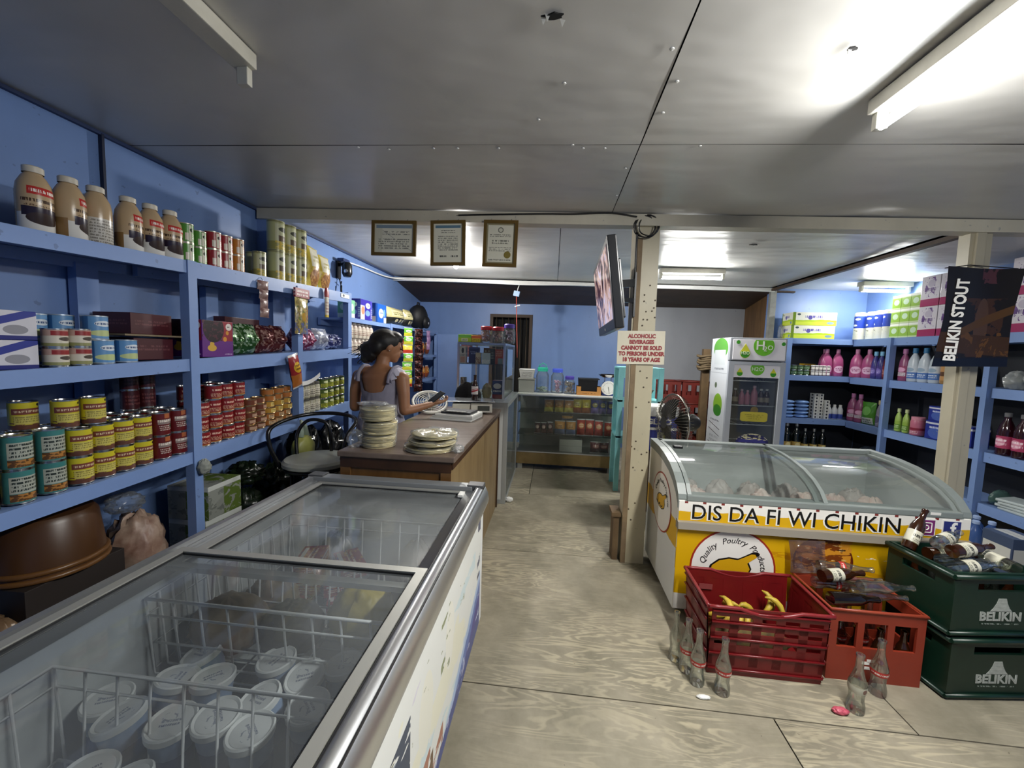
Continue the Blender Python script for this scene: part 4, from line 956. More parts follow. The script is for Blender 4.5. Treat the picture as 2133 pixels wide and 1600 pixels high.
m = MB(); m.box(0, fw_, -.03, .01, fh_-.245, fh_, bev=.006); hd = m.build('header', mat('header grey', '#a2a5ab', .35), t)
m = MB(); m.box(.03, fw_-.015, -.034, -.03, fh_-.235, fh_-.02, bev=.0015); sgn = m.build('header_sign', mat('sign white', '#ebe8ec', .35), hd)
GRN = mat('drop green', '#6fbe2a', .35); GRD = mat('drop dark green', '#3f9a22', .35); YLG = mat('drop yellow', '#d8d93a', .35)
def drop(parent, x, z, s, y=-.0362):
    pts = [(math.sin(a)*(1-.0*a)*.62, math.cos(a)*.62-.25) for a in [R(70+i*20) for i in range(12)]]+[(0, .95)]
    m = MB(); m.prism([(p[0]*s, p[1]*s) for p in pts], 0, .001, 'z'); o = m.build('water_drop', YLG, parent, (x, y, z), (R(90), 0, 0))
    m = MB(); m.prism([(p[0]*s*.92, min(p[1], -.05)*s*.95) for p in pts[:-1]], 0, .0008, 'z'); m.build('drop_water', GRD, parent, (x, y-.001, z-.002*s), (R(90), 0, 0))
def halfdisc(parent, x, z, r, ztop, mt, y=-.0358):
    pts = [(r*math.cos(R(i*9)), min(r*math.sin(R(i*9)), ztop)) for i in range(40)]
    m = MB(); m.prism(pts, 0, .001, 'z'); return m.build('green_disc', mt, parent, (x, y, z), (R(90), 0, 0))
halfdisc(sgn, .34, fh_-.085, .105, .062, GRN); drop(sgn, .155, fh_-.145, .085)
for x, z in ((.08, fh_-.05), (.535, fh_-.06)): halfdisc(sgn, x, z, .02, .05, GRD)
text('H', .13, INKW, sgn, (.305, -.0372, fh_-.085), bold=.002, name='letter'); text('2', .075, INKW, sgn, (.355, -.0372, fh_-.118), name='letter'); text('O', .07, INKW, sgn, (.405, -.0372, fh_-.105), name='letter')
text('H2O', .045, mat('pale green ink', '#dfeec4', .4), sgn, (.155, -.0384, fh_-.165), bold=.001, name='letter')
# door
dz0, dz1 = .1, fh_-.255
m = MB(); q = .055
m.box(0, q, -.035, 0, dz0, dz1); m.box(fw_-q, fw_, -.035, 0, dz0, dz1); m.box(q, fw_-q, -.035, 0, dz1-.035, dz1); m.box(q, fw_-q, -.035, 0, dz0, dz0+.07)
dr = m.build('door_frame', mat('door grey', '#a9adb4', .35), t)
m = MB(); m.quad((q, -.02, dz0+.07), (fw_-q, -.02, dz0+.07), (fw_-q, -.02, dz1-.035), (q, -.02, dz1-.035)); m.build('door_glass', glass('fridge glass', '#d4d8d6', .2, .1, '#8f9296', 3, .03, .03), dr)
m = MB(); m.box(q, fw_-q, -.024, -.021, dz1-.17, dz1-.036); ds = m.build('door_sign', mat('sign white', '#ebe8ec', .35), dr)
halfdisc(ds, fw_/2+.01, dz1-.075, .07, .038, GRN, -.0255); drop(ds, .12, dz1-.115, .05, -.0258); drop(ds, .46, dz1-.115, .05, -.0258); text('H2O', .06, INKW, ds, (fw_/2+.01, -.0272, dz1-.08), name='letter')
OLV = mat('sticker olive', '#b8ac3c', .4)
m = MB(); pts = [(.14*max(-1, min(1, 1.25*math.cos(R(i*10)))), .052*max(-1, min(1, 1.3*math.sin(R(i*10))))) for i in range(36)]
m.prism(pts, 0, .0012, 'z'); st = m.build('door_sticker', OLV, dr, (.3, -.0215, .885), (R(90), 0, 0))
for k, (tw, zz) in enumerate((('', .022), ('', 0), ('', -.022))):
    q2 = MB(); q2.box(-.1+.02*k, .1-.02*k, zz-.004, zz+.004, 0, .0005); q2.build('sticker_print', printed('sticker rows', '#b8ac3c', [('t', 0, 1, 0, 1, '#2a2408', 1)], .4), st, (0, 0, .0014))
halfdisc(dr, .3, .955, .04, .04, mat('medal brown', '#6d5f3a', .4), -.0215)
m = MB(); pts = [(.17*math.cos(R(i*10)), .1*math.sin(R(i*10))) for i in range(0, 19)]; m.prism(pts, 0, .0012, 'z'); m.build('door_sticker', printed('crest print', '#2a2a5e', [('e', .5, .05, .42, .45, '#3b3a86'), ('n', 0, 1, .3, 1, '#cfc9a4', 5, .5), ('n', .2, .8, .4, 1, '#1a1a2a', 7, .55)], .4), dr, (.3, -.0215, .60), (R(90), 0, 0))
for z in (.55, .79, 1.0, 1.27):
    m = MB()
    for i in range(9): m.tube([(.04+i*(fw_-.08)/8, .02, z), (.04+i*(fw_-.08)/8, fd_-.04, z)], .003, 5)
    m.tube([(.035, .02, z), (fw_-.035, .02, z)], .006, 6); m.tube([(.035, fd_-.04, z), (fw_-.035, fd_-.04, z)], .004, 6); m.build('wire_shelf', WIRE, t)
pinkm = mat('pink drink', '#d98a9a', .3)
pb = lathe_bottle('drink_bottle', [(.026, .0), (.028, .01), (.028, .09), (.025, .11), (.012, .14), (.012, .15)], pinkm, cap=(.014, .15, .17), capm=mat('pale pink cap', '#e8bcc4', .4))
for i, (x, s) in enumerate(((2.09, 1.0), (2.15, .95), (2.22, 1.25))): pb.put((x, 4.58, 1.005), 0, f'{ORD[i]} pink drink bottle behind the fridge door', s, 'pink bottles in the fridge')
db = lathe_bottle('drink_bottle', [(.026, .0), (.028, .01), (.028, .09), (.025, .11), (.012, .14), (.012, .15)], mat('dark drink', '#3a1a20', .25), cap=(.014, .15, .17), capm=WHITE, label=(.03, .08), labm=mat('tan label', '#a89a86', .5))
for i, x in enumerate((1.97, 2.03, 2.3, 2.36)): db.put((x, 4.6, 1.005), 0, f'{ORD[i]} dark drink bottle from the left behind the fridge door', 1.05, 'dark bottles in the fridge')
for i, x in enumerate((2.0, 2.08, 2.16, 2.24, 2.32)): db.put((x, 4.62, 1.275), 0, f'{ORD[i]} dark bottle on the top fridge shelf', .62, 'dark bottles on the top fridge shelf')

# ---------------------------------------------------------------- turquoise rack, cooler, fan, red crates behind the post
TEAL = mat('turquoise paint', '#8fd9dc', .45, mottle=.12)
t = thing('turquoise_rack', 'turquoise painted wooden rack behind the roof post', 'rack', (.955, 4.55, 0))
for sx in (-1, 1):
    for sy in (-1, 1):
        m = MB(); m.box(sx*.21-.025, sx*.21+.025, sy*.16-.025, sy*.16+.025, 0, 1.36); m.build('leg', TEAL, t)
for z, h in ((1.36, .1), (1.0, .06), (.6, .06)):
    m = MB(); m.box(-.235, .235, -.185, .185, z, z+.018); m.build('rack_board', TEAL, t)
    m = MB(); m.box(-.184, .184, -.186, -.165, z-h, z); m.build('rack_rail', TEAL, t)
m = MB(); m.box(-.012, .012, -.18, -.16, 1.02, 1.26); m.build('slat', TEAL, t)
t = thing('plastic_basin', 'grey green plastic basin on the turquoise rack', 'basin', (.98, 4.55, 1.0185))
m = MB(); m.lathe([(0, 0), (.1, 0), (.15, .1), (.156, .1), (.158, .106), (.148, .106), (.1, .006), (0, .006)], 24); m.build('bowl', mat('grey green plastic', '#5f7a78', .45), t)
m = MB(); m.tube([(.152*math.cos(R(i*15)), .152*math.sin(R(i*15)), .106) for i in range(24)], .006, 6, closed=True); m.build('rim', MATS['grey green plastic'], t)
def bottle_crate(name, label, loc, rot, c, group=None, w=.40, d=.30, h=.29, proto={}):
    key = c
    if key not in proto:
        t = thing(name, label, 'crate', loc, rot, group); mt = mat('crate '+c, c, .45, mottle=.2)
        m = MB(); k = .014; W2, D2 = w/2, d/2
        m.box(-W2, W2, -D2, D2, 0, .012)
        for z0, z1 in ((.012, h*.38), (h*.84, h)):
            m.box(-W2, W2, -D2, -D2+k, z0, z1); m.box(-W2, W2, D2-k, D2, z0, z1); m.box(-W2, -W2+k, -D2+k, D2-k, z0, z1); m.box(W2-k, W2, -D2+k, D2-k, z0, z1)
        for i in range(4):
            x = -W2+(w-.05)*i/3
            for y in (-D2, D2-k): m.box(x, x+.05, y, y+k, h*.38, h*.84)
        for i in range(3):
            y = -D2+(d-.04)*i/2
            for x in (-W2, W2-k): m.box(x, x+k, y, y+.04, h*.38, h*.84)
        m.build('crate_wall', mt, t)
        m = MB()
        for i in range(1, 6): m.box(-W2+w*i/6-.002, -W2+w*i/6+.002, -D2+k, D2-k, .012, h*.5)
        for i in range(1, 4): m.box(-W2+k, W2-k, -D2+d*i/4-.002, -D2+d*i/4+.002, .012, h*.5)
        m.build('bottle_divider', mt, t)
        m = MB(); m.tube([(-W2, -D2, h), (W2, -D2, h), (W2, D2, h), (-W2, D2, h)], .007, 6, closed=True); m.build('rim', mt, t)
        proto[key] = t; return t
    return dup(proto[key], loc, rot, label, group=group)
lv = ['bottom', 'second', 'third', 'top']
for j, (x, side) in enumerate(((1.52, 'left'), (1.94, 'right'))):
    for k in range(4): bottle_crate('bottle_crate', f'{lv[k]} red bottle crate of the {side} stack by the grey wall', (x, 5.62, k*.297), 0, '#66211a', 'stacked red crates by the grey wall')
t = thing('cool_box', 'blue cool box with white lid between rack and fan', 'cooler', (1.0, 3.98, .6))
m = MB(); m.box(-.2, .2, -.13, .13, 0, .2, bev=.01); m.build('tub', mat('cool box blue', '#222f8a', .35), t)
m = MB(); m.box(-.203, .203, -.133, .133, .2, .225, bev=.004); m.build('white_band', WHITE, t)
m = MB(); m.box(-.2, .2, -.13, .13, .226, .33, bev=.008); m.build('upper_tub', MATS['cool box blue'], t)
m = MB(); m.box(-.208, .208, -.138, .138, .331, .43, bev=.014); m.build('lid', WHITE, t)
text('IGLOO', .07, INKW, t, (.02, -.1312, .28), bold=.003, sx=1.15)
m = MB(); m.box(.02, .14, -.1318, -.13, .11, .18); m.build('sticker', printed('cooler sticker', '#c9c6a8', [('r', .5, 1, 0, 1, '#cfcf3a'), ('e', .25, .5, .12, .3, '#777c80'), ('t', .55, .95, .2, .8, '#4a4a20', 2)], .4), t)
t = thing('support_box', 'dark wooden box under the blue cool box', 'box', (1.0, 3.98, 0))
m = MB(); m.box(-.22, .22, -.15, .15, 0, .57); m.build('box_body', BROWN, t)
m = MB(); m.box(-.23, .23, -.16, .16, .571, .599); m.build('box_lid', BROWN, t)
# pedestal fan seen from the side
t = thing('pedestal_fan', 'black pedestal fan with wire cage beside the chicken freezer', 'fan', (1.13, 3.45, 0), R(-76))
FB = mat('fan black', '#1a1a1a', .35)
m = MB(); m.lathe([(0, 0), (.2, 0), (.2, .02), (.05, .045), (0, .045)], 24); m.build('base', FB, t)
m = MB(); m.tube([(0, 0, .045), (0, 0, .88)], .016, 10); m.build('pole', FB, t)
m = MB(); m.lathe([(0, -.12), (.05, -.12), (.075, -.08), (.075, .0), (.04, .03), (0, .03)], 20, M=Matrix.Translation((0, 0, .95)) @ Matrix.Rotation(R(90), 4, 'X')); m.build('motor', FB, t)
m = MB(); Rg = .24
for k in range(56):
    a = 2*math.pi*k/56; ca, sa = math.cos(a), math.sin(a)
    m.tube([(.045*ca, -.115, .045*sa), (.14*ca, -.105, .14*sa), (.22*ca, -.075, .22*sa), (Rg*ca, -.035, Rg*sa), (.225*ca, .015, .225*sa), (.12*ca, .04, .12*sa), (.05*ca, .045, .05*sa)], .0022, 4)
m.build('cage', mat('fan wire', '#5a564c', .35, .7), t, (0, -.07, .95))
m = MB(); m.tube([(Rg*math.cos(R(i*10)), 0, Rg*math.sin(R(i*10))) for i in range(36)], .007, 6, closed=True); m.build('cage_ring', mat('ring steel', '#9a968c', .25, .9), t, (0, -.105, .95))
for k in range(3):
    m = MB(); a0 = 2*math.pi*k/3
    m.grid(lambda u, v: ((.03+.17*v)*math.cos(a0+(u-.5)*1.5*(.6+.4*v)), -.07-.035*(u-.5), (.03+.17*v)*math.sin(a0+(u-.5)*1.5*(.6+.4*v))), 6, 5); m.build('blade', mat('fan blade', '#121212', .5), t, (0, -.03, .95))
m = MB(); m.disc(.05, 0, 20, M=Matrix.Translation((0, -.19, .95)) @ Matrix.Rotation(R(90), 4, 'X')); m.build('badge', mat('fan badge', '#3a3a3a', .4), t)
# timber prop with rope bundle beside the fridge
t = thing('rope_bundle', 'brown rope bundle tied on a timber prop left of the fridge', 'rope', (1.98, 5.38, 0))
m = MB(); m.box(-.045, .045, -.03, .03, 0, 1.62); m.build('timber', wood('prop timber', '#4f3d28', '#6e583b', .7), t)
m = MB()
for k in range(7):
    rx = .085+.02*math.sin(k*2.3); m.tube([(rx*math.cos(R(i*20)), .065*math.sin(R(i*20)), 1.36+k*.028+.008*math.sin(i)) for i in range(18)], .017, 6, closed=True)
m.build('rope', mat('rope brown', '#6b5a40', .8, mottle=.4, mscale=30), t)

# ---------------------------------------------------------------- television, notice, certificates, banner
t = thing('television', 'flat television tilted down on the roof post, playing a picture', 'television', (.298, 2.62, 1.885), (R(8), 0, R(-91.5)))
tw, th_, tp_ = .94, .49, .05
m = MB(); m.box(-tw/2, tw/2, 0, tp_, -th_/2, th_/2, bev=.006); m.build('casing', mat('tv casing', '#1b1c1f', .3), t)
m = MB(); m.box(-tw/2+.12, tw/2-.12, tp_, tp_+.03, -th_/2+.06, th_/2-.1, bev=.008); m.build('rear_hump', MATS['tv casing'], t)
def screen():
    s = NT('tv picture'); uv = s.coord('UV'); n = s.noise(s.mapping(uv, (3.2, 1.2, 1)), 1.6, 5, .6, 1.0)
    c = s.ramp(n, [(.32, '#0c0a10'), (.45, '#4a2c3a'), (.52, '#c9a79a'), (.6, '#b9b4d2'), (.72, '#2a3a58')])
    s.l(c, s.b.inputs['Base Color']); s.b.inputs['Roughness'].default_value = .15
    s.l(c, s.b.inputs['Emission Color']); s.b.inputs['Emission Strength'].default_value = .8; return s.m
m = MB(); m.quad((-tw/2+.035, -.002, -th_/2+.055), (tw/2-.035, -.002, -th_/2+.055), (tw/2-.035, -.002, th_/2-.035), (-tw/2+.035, -.002, th_/2-.035)); m.build('screen', screen(), t)
m = MB(); m.box(-.015, .015, -.003, 0, -th_/2+.015, -th_/2+.03); m.build('logo_mark', WHITE, t)
t = thing('tv_bracket', 'black steel wall bracket holding the television to the post', 'bracket', (.545, 2.85, 1.93))
m = MB(); m.box(-.012, -.001, -.05, .02, -.16, .14); m.build('post_plate', BLACK, t)
m = MB(); m.bar((-.012, -.03, .07), (-.155, -.08, .05), .03, .05); m.bar((-.012, -.03, -.05), (-.14, -.08, -.05), .03, .03); m.build('arm', BLACK, t)
t = thing('alcohol_notice', 'cream notice with red capitals about alcohol on the roof post', 'sign', (.6, 2.818, 1.56), (0, R(-.8), 0))
m = MB(); m.box(-.16, .16, -.002, .002, -.115, .115); m.build('board', mat('notice card', '#d6cfb9', .5, mottle=.08), t)
RI = mat('notice red', '#8e2227', .45)
for k, ln in enumerate(('ALCOHOLIC', 'BEVERAGES', 'CANNOT BE SOLD', 'TO PERSONS UNDER', '18 YEARS OF AGE')): text(ln, .037, RI, t, (.004, -.003, .078-k*.0405), bold=.0022, sx=.86, name='lettering', space=1.02)
def certificate(label, x, w, h, marks, rot, seal=False):
    ztop = 2.408
    t = thing('framed_certificate', label, 'certificate', (x, 2.786, ztop), rot)
    FG = mat('gilt frame', '#6d5628', .35, .3)
    m = MB(); q = .022
    m.box(-w/2, w/2, -.012, .006, -q, 0); m.box(-w/2, w/2, -.012, .006, -h, -h+q); m.box(-w/2, -w/2+q, -.012, .006, -h+q, -q); m.box(w/2-q, w/2, -.012, .006, -h+q, -q); m.build('frame', FG, t)
    m = MB(); m.quad((-w/2+q, -.004, -h+q), (w/2-q, -.004, -h+q), (w/2-q, -.004, -q), (-w/2+q, -.004, -q)); m.build('paper', printed('paper '+label, '#dddbc8', marks, .25, coat=.5), t)
    m = MB(); m.box(-w/2+q, w/2-q, .0, .006, -h+q, -q); m.build('backing', CB, t)
    for sx in (-1, 1):
        m = MB(); m.tube([(sx*w*.3, 0, 0), (sx*w*.28, .02, .03)], .0015, 5); m.build('hanger_wire', STEEL, t)
    if seal:
        m = MB(); m.disc(.024, 0, 20, M=Matrix.Rotation(R(90), 4, 'X')); m.build('gold_seal', mat('gold seal', '#8f8040', .35, .4), t, (w*.22, -.006, -h*.74))
certificate('wide framed certificate, leftmost of three under the beam', -1.165, .33, .245, [('r', .04, .96, .85, .96, '#7f93a0'), ('t', .1, .9, .6, .76, '#8f8f84', 2), ('d', .5, .5, -.95, .006, '#7e7e76'), ('r', 0, .2, 0, 1, '#cfcdb8'), ('r', .04, .96, .85, .96, '#7f93a0'), ('t', .1, .9, .12, .5, '#8f8f84', 5)], (0, R(.8), 0))
certificate('upright framed certificate, middle one under the beam', -.772, .25, .31, [('r', .06, .94, .89, .96, '#5f7f92'), ('t', .25, .75, .75, .85, '#7a7a70', 2), ('t', .15, .85, .3, .7, '#85857a', 8), ('t', .2, .45, .12, .2, '#333333', 1), ('t', .6, .85, .12, .2, '#333333', 1)], (0, R(-.6), 0))
certificate('framed certificate with gold seal, rightmost under the beam', -.395, .24, .315, [('r', .0, 1, .0, 1, '#8d8668'), ('r', .05, .95, .04, .96, '#d6d4c2'), ('e', .5, .84, .1, .07, '#77776c'), ('e', .5, .84, .07, .045, '#c9c8b6'), ('t', .12, .88, .66, .74, '#6a6a60', 2), ('t', .2, .8, .48, .6, '#6a6a60', 2), ('t', .1, .9, .3, .42, '#85857a', 3), ('t', .1, .9, .06, .12, '#85857a', 1)], (0, R(1.2), 0), True)
t = thing('stout_banner', 'black stout banner with white vertical lettering on the right roof post', 'banner', (2.575, 2.735, 1.80))
BAN = printed('banner print', '#17120f', [('n', .3, .9, .1, .7, '#3a2416', 3, .5), ('e', .62, .42, .1, .28, '#4a3426'), ('d', .4, .38, .35, .045, '#4f3517'), ('d', .7, .22, -.05, .1, '#3c2611'), ('n', .25, 1, .05, .35, '#5c3c18', 5, .55), ('w', .09, .02, 2, '#0e1220'), ('n', .55, 1, .85, 1, '#4a2a30', 5, .55)], .35)
def bw(u, v):
    e = (2*u-1); x = (u-.5)*(.37+.05*abs(v-.5)**1.2*2*abs(e)); return (x-.012*(1-v), -.012*math.sin(u*7)*.5-.03*e*e*(.3+.7*v), (v-.5)*.6+.012*e*(.5-v))
m = MB(); m.grid(bw, 16, 12); m.grid(lambda u, v: (bw(u, v)[0], bw(u, v)[1]+.002, bw(u, v)[2]), 16, 12, flip=True); m.build('fabric', BAN, t)
text('BELIKIN STOUT', .078, INKW, t, (-.125, -.028, -.02), (R(90), R(-87), R(-14)), bold=.0028, sx=.92)
m = MB(); m.tube([(-.2, 0, .3), (0, .07, .335), (.2, 0, .3)], .003, 6); m.build('cord', BLACK, t)
# cables
def cable(label, pts, r, mt, name='cable'):
    m = MB(); P = [Vector(p) for p in pts]; fine = []
    for i in range(len(P)-1):
        p0, p1, p2, p3 = P[max(i-1, 0)], P[i], P[i+1], P[min(i+2, len(P)-1)]
        for k in range(6):
            q = k/6; fine.append(.5*((2*p1)+(p2-p0)*q+(2*p0-5*p1+4*p2-p3)*q*q+(3*p1-p0-3*p2+p3)*q**3))
    fine.append(P[-1]); m.tube(fine, r, 6); return tag(m.build(name, mt), label, 'cable')
cable('black cable running along the beam to the post', [(-.7, 2.785, 2.445), (-.4, 2.785, 2.45), (-.1, 2.785, 2.452), (.1, 2.785, 2.45), (.35, 2.785, 2.455), (.52, 2.785, 2.43)], .005, BLACK)
m = MB()
for cx_, cz_, rr_ in ((.575, 2.37, .07), (.605, 2.375, .066), (.59, 2.372, .074)): m.tube([(cx_+rr_*math.cos(R(i*15)), 2.8+.008*math.sin(i), cz_+rr_*math.sin(R(i*15))) for i in range(24)], .0045, 6, closed=True)
tag(m.build('cable_coil', BLACK), 'coil of black cable hung on top of the roof post', 'cable')
cable('black cable down the left edge of the roof post to the television', [(.53, 2.8, 2.33), (.532, 2.81, 2.2), (.535, 2.815, 2.1), (.53, 2.82, 2.0)], .007, BLACK)
cable('white cable along the rear ceiling edge to the security camera', [(-2.215, 4.05, 2.40), (-2.22, 4.4, 2.42), (-2.2, 5.0, 2.43), (-2.0, 5.31, 2.45), (-1.2, 5.325, 2.43), (-.4, 5.325, 2.405), (.3, 5.325, 2.41), (1.0, 5.325, 2.395)], .009, WHITE)
t = thing('pull_switch', 'pale blue switch box hanging from the rear ceiling edge', 'switch', (-.52, 5.3, 2.28))
m = MB(); m.box(-.04, .04, -.015, .015, -.035, .035, bev=.004); m.build('switch_box', mat('switch blue', '#9fb9dd', .4), t, None, (0, R(12), 0))
m = MB(); m.tube([(.01, 0, .035), (.02, 0, .08), (.03, .01, .11)], .006, 6); m.build('lead', WHITE, t)
m = MB(); m.tube([(0, 0, -.035), (.01, 0, -.3), (.03, 0, -.7), (.035, 0, -.85)], .006, 6); m.build('red_cord', mat('red cord', '#a8483c', .5), t)
m = MB(); m.bar((-.02, 0, -.17), (.05, 0, -.15), .012, .012); m.build('cord_knot', WHITE, t)
t = thing('security_camera', 'black security camera on a wall bracket high on the left wall', 'camera', (-2.248, 3.93, 2.3))
m = MB(); m.box(0, .02, -.035, .035, -.1, .08, bev=.004); m.build('bracket', BLACK, t)
m = MB(); m.bar((.02, 0, .04), (.1, -.02, .05), .03, .03); m.build('arm', BLACK, t)
m = MB(); m.lathe([(0, -.09), (.035, -.085), (.05, -.05), (.048, .03), (.03, .06), (0, .065)], 18); hd = m.build('head', mat('camera black', '#0d0e12', .25), t, (.12, -.03, .0))
m = MB(); m.lathe([(0, .012), (.014, .012), (.02, .008), (.02, 0), (0, 0)][::-1], 14, M=Matrix.Rotation(R(75), 4, 'X')); m.build('lens', STEEL, hd, (.012, -.045, -.035))
m = MB(); m.tube([(.02, 0, -.1), (.05, -.01, -.19)], .006, 6); m.tube([(.02, .03, -.16), (.06, -.03, -.13)], .005, 6); m.tube([(.05, -.02, -.17), (.052, -.02, -.25)], .011, 8); m.build('antenna', BLACK, t)
m = MB(); m.box(.03, .1, -.06, .06, .07, .1, bev=.004); m.build('junction_box', mat('dark blue box', '#20305c', .4), t)
# ---------------------------------------------------------------- goods on the left shelving (fronts face the aisle, +x)
FACE = R(90)
def sh(level, y, dz=0.0): return zl(level, y)+.0045+dz
# creamer jugs, top shelf
JUG_F = printed('creamer sleeve', '#b39a78', [('r', 0, 1, .0, .30, '#dcd9d2'), ('r', .3, .75, .25, .40, '#2a2030'), ('e', .5, .22, .16, .1, '#3a2c28'), ('r', .36, .64, .60, .73, '#b3302c'), ('t', .38, .62, .62, .71, '#efe6dc', 1), ('t', .3, .7, .46, .55, '#4a3626', 1), ('t', .33, .67, .40, .45, '#6a523a', 1), ('r', 0, .24, 0, .34, '#8a6a42'), ('r', .8, 1, 0, .34, '#8a6a42')], .25)
JUG_B = printed('creamer back sleeve', '#b39a78', [('r', .3, .7, 0, .48, '#c9c4ba'), ('t', .32, .68, .02, .46, '#8a847a', 8)], .25)
prof = [(.036, 0), (.04, .006), (.04, .145), (.036, .175), (.026, .2), (.02, .21), (.02, .218)]
jf = lathe_bottle('creamer_jug', prof, JUG_F, 'jug', cap=(.0235, .212, .236), capm=mat('cream cap', '#c6bfb0', .4)); jb = lathe_bottle('creamer_jug', prof, JUG_B, 'jug', cap=(.0235, .212, .236), capm=MATS['cap #c6bfb0'] if 'cap #c6bfb0' in MATS else mat('cream cap', '#c6bfb0', .4))
for i, (y, x, p, a) in enumerate(((1.325, -1.95, jf, -.1), (1.424, -1.94, jf, .9), (1.523, -1.945, jb, 0), (1.65, -1.945, jf, .55), (1.749, -1.945, jf, .1), (1.848, -1.945, jf, -.05))):
    p.put((x, y, sh('top', y)), FACE+a, f'{ORD[i]} tan creamer jug from the left on the top left shelf', (1.22, 1.22, 1.02), 'creamer jugs on the top left shelf')
jf.put((-2.07, 1.6, sh('top', 1.6)), FACE, 'tan creamer jug standing behind the front row of jugs', 1.0, 'creamer jugs on the top left shelf')
def milk_tin(n, base, dark): return printed(n, base, [('r', .44, .5, .05, .95, '#d9d5c2'), ('e', .52, .68, .06, .12, dark), ('r', .36, .43, .1, .5, '#c9beb0'), ('t', .52, .66, .2, .5, '#d9d5c2', 3), ('r', .75, .8, 0, 1, '#d9d5c2'), ('r', .12, .17, 0, 1, '#d9d5c2')], .3)
G_TIN = milk_tin('green tin print', '#4f8a34', '#1d3a14'); R_TIN = milk_tin('red tin print', '#8e1f26', '#2a0c0e'); A_TIN = milk_tin('amber tin print', '#b5742a', '#3c1c0a')
PAT = mat('pale tin rim', '#c9c4b4', .3, .6)
gt = can('milk_tin', .033, .098, G_TIN, rim=PAT); g2 = can('milk_tin', .034, .088, G_TIN, rim=PAT); rt_ = can('milk_tin', .041, .096, R_TIN, rim=PAT); at_ = can('milk_tin', .038, .096, A_TIN, rim=PAT)
for k, w in enumerate(('lower', 'upper')):
    gt.put((-1.93, 1.918, sh('top', 1.918, k*.099)), FACE, f'{w} tall green tin beside the last creamer jug, top left shelf', group='green tins on the top shelf')
    g2.put((-1.93, 1.992, sh('top', 1.992, k*.089)), FACE, f'{w} green tin next to the red tins, top left shelf', group='green tins on the top shelf')
    for c, (y, x) in enumerate(((2.075, -1.925), (2.16, -1.93))): rt_.put((x, y, sh('top', y, k*.097)), FACE, f'{w} red tin in the {ORD[c]} red column, top left shelf', group='red tins on the top shelf')
    rt_.put((-2.03, 2.1, sh('top', 2.1, k*.097)), FACE, f'{w} red tin standing behind the red columns, top left shelf', group='red tins on the top shelf')
    at_.put((-1.925, 2.245, sh('top', 2.245, k*.097)), FACE, f'{w} amber tin right of the red tins, top left shelf', group='amber tins on the top shelf')
OLIVE = printed('olive tall tin print', '#a9ab7c', [('r', .0, 1, .0, .28, '#8d8a4e'), ('r', .3, .7, .3, .9, '#b9bb98'), ('e', .5, .72, .14, .09, '#3a3c30'), ('r', .36, .64, .3, .5, '#5a4a38'), ('n', .3, .7, .0, .3, '#c9b04a', 9, .5), ('r', 0, 1, .95, 1, '#7d7c50')], .3)
can('oat_tin', .04, .16, OLIVE, rim=mat('olive rim', '#9a9a76', .35, .4)).put((-1.935, 2.44, sh('top', 2.44)), FACE, 'short olive tin left of the stacked oat tins, top shelf')
ot = can('oat_tin', .055, .198, OLIVE, rim=mat('olive rim', '#9a9a76', .35, .4))
for c, y in enumerate((2.6, 2.722, 2.843)):
    for k, w in enumerate(('lower', 'upper')): ot.put((-1.935, y, sh('top', y, k*.2)), FACE+.25, f'{w} tall olive oat tin in the {ORD[c]} column on the top shelf', group='stacked oat tins on the top shelf')
ot.put((-2.07, 2.56, sh('top', 2.56)), FACE, 'olive oat tin half hidden behind the stacked ones, top shelf', .9, 'stacked oat tins on the top shelf')
OATB = printed('oat bag print', '#c4b23c', [('r', .1, .9, .5, .96, '#d9d6c2'), ('e', .5, .25, .42, .24, '#8a5a2a'), ('n', .05, .95, .05, .5, '#b98a4a', 10, .52), ('t', .2, .8, .6, .8, '#a9a060', 2)], .3, bump=.2)
b = bag('oat_bag', .19, .31, .1, OATB, 3, 'bag'); b.put((-1.93, 3.0, sh('top', 3.0)), FACE+.2, 'yellow and white oat bag right of the oat tins, top shelf', group='oat bags on the top shelf'); b.put((-1.96, 3.2, sh('top', 3.2)), FACE+.1, 'greenish yellow oat bag at the end of the top shelf', (.95, 1, .9), 'oat bags on the top shelf')
m = MB(); m.box(-.07, .07, -.0008, 0, -.018, .018); tag(m.build('price_strip', printed('price print', '#dfe4e8', [('e', .3, .5, .12, .3, '#38424c'), ('r', 0, 1, .85, 1, '#9fb0b8')], .4), None, (-1.857, 3.37, zl('top', 3.37)-.025), FACE), 'white price strip on the rail below the oat bags', 'price tag')
# hanging packs
CAND = mat('maroon candy foil', '#5a2a30', .3, col2='#a89088', mscale=28, bump=.4)
sachet_strip('candy_strip', 4, .085, .057, CAND, 3, 'twisted maroon candy strip hanging from the top left shelf', 'candy', (-1.842, 2.352, 1.90), FACE)
t = thing('candy_bag', 'long clear candy bag with red header hanging from the top shelf', 'candy bag', (-1.835, 2.72, 1.585), FACE)
m = MB(); pillow(m, .15, .27, .06, 5); m.build('bag', printed('mixed candy', '#8a7a4e', [('n', 0, 1, 0, 1, '#b9a864', 9, .5), ('n', 0, 1, 0, 1, '#5a7a3c', 8, .6), ('n', .4, 1, .1, .7, '#b0604a', 6, .55), ('n', 0, 1, 0, .3, '#6a72a0', 6, .5), ('e', .45, .45, .15, .12, '#b08a2a')], .2, bump=.4), t)
m = MB(); m.box(-.08, .08, -.012, .004, .26, .325); hd = m.build('header_card', printed('candy header', '#8e2430', [('t', .1, .9, .1, .85, '#e6dcd6', 2)], .35), t)
t = thing('spice_roll', 'white and red paper roll hanging below the oat bags', 'roll', (-1.835, 3.045, 1.735), FACE)
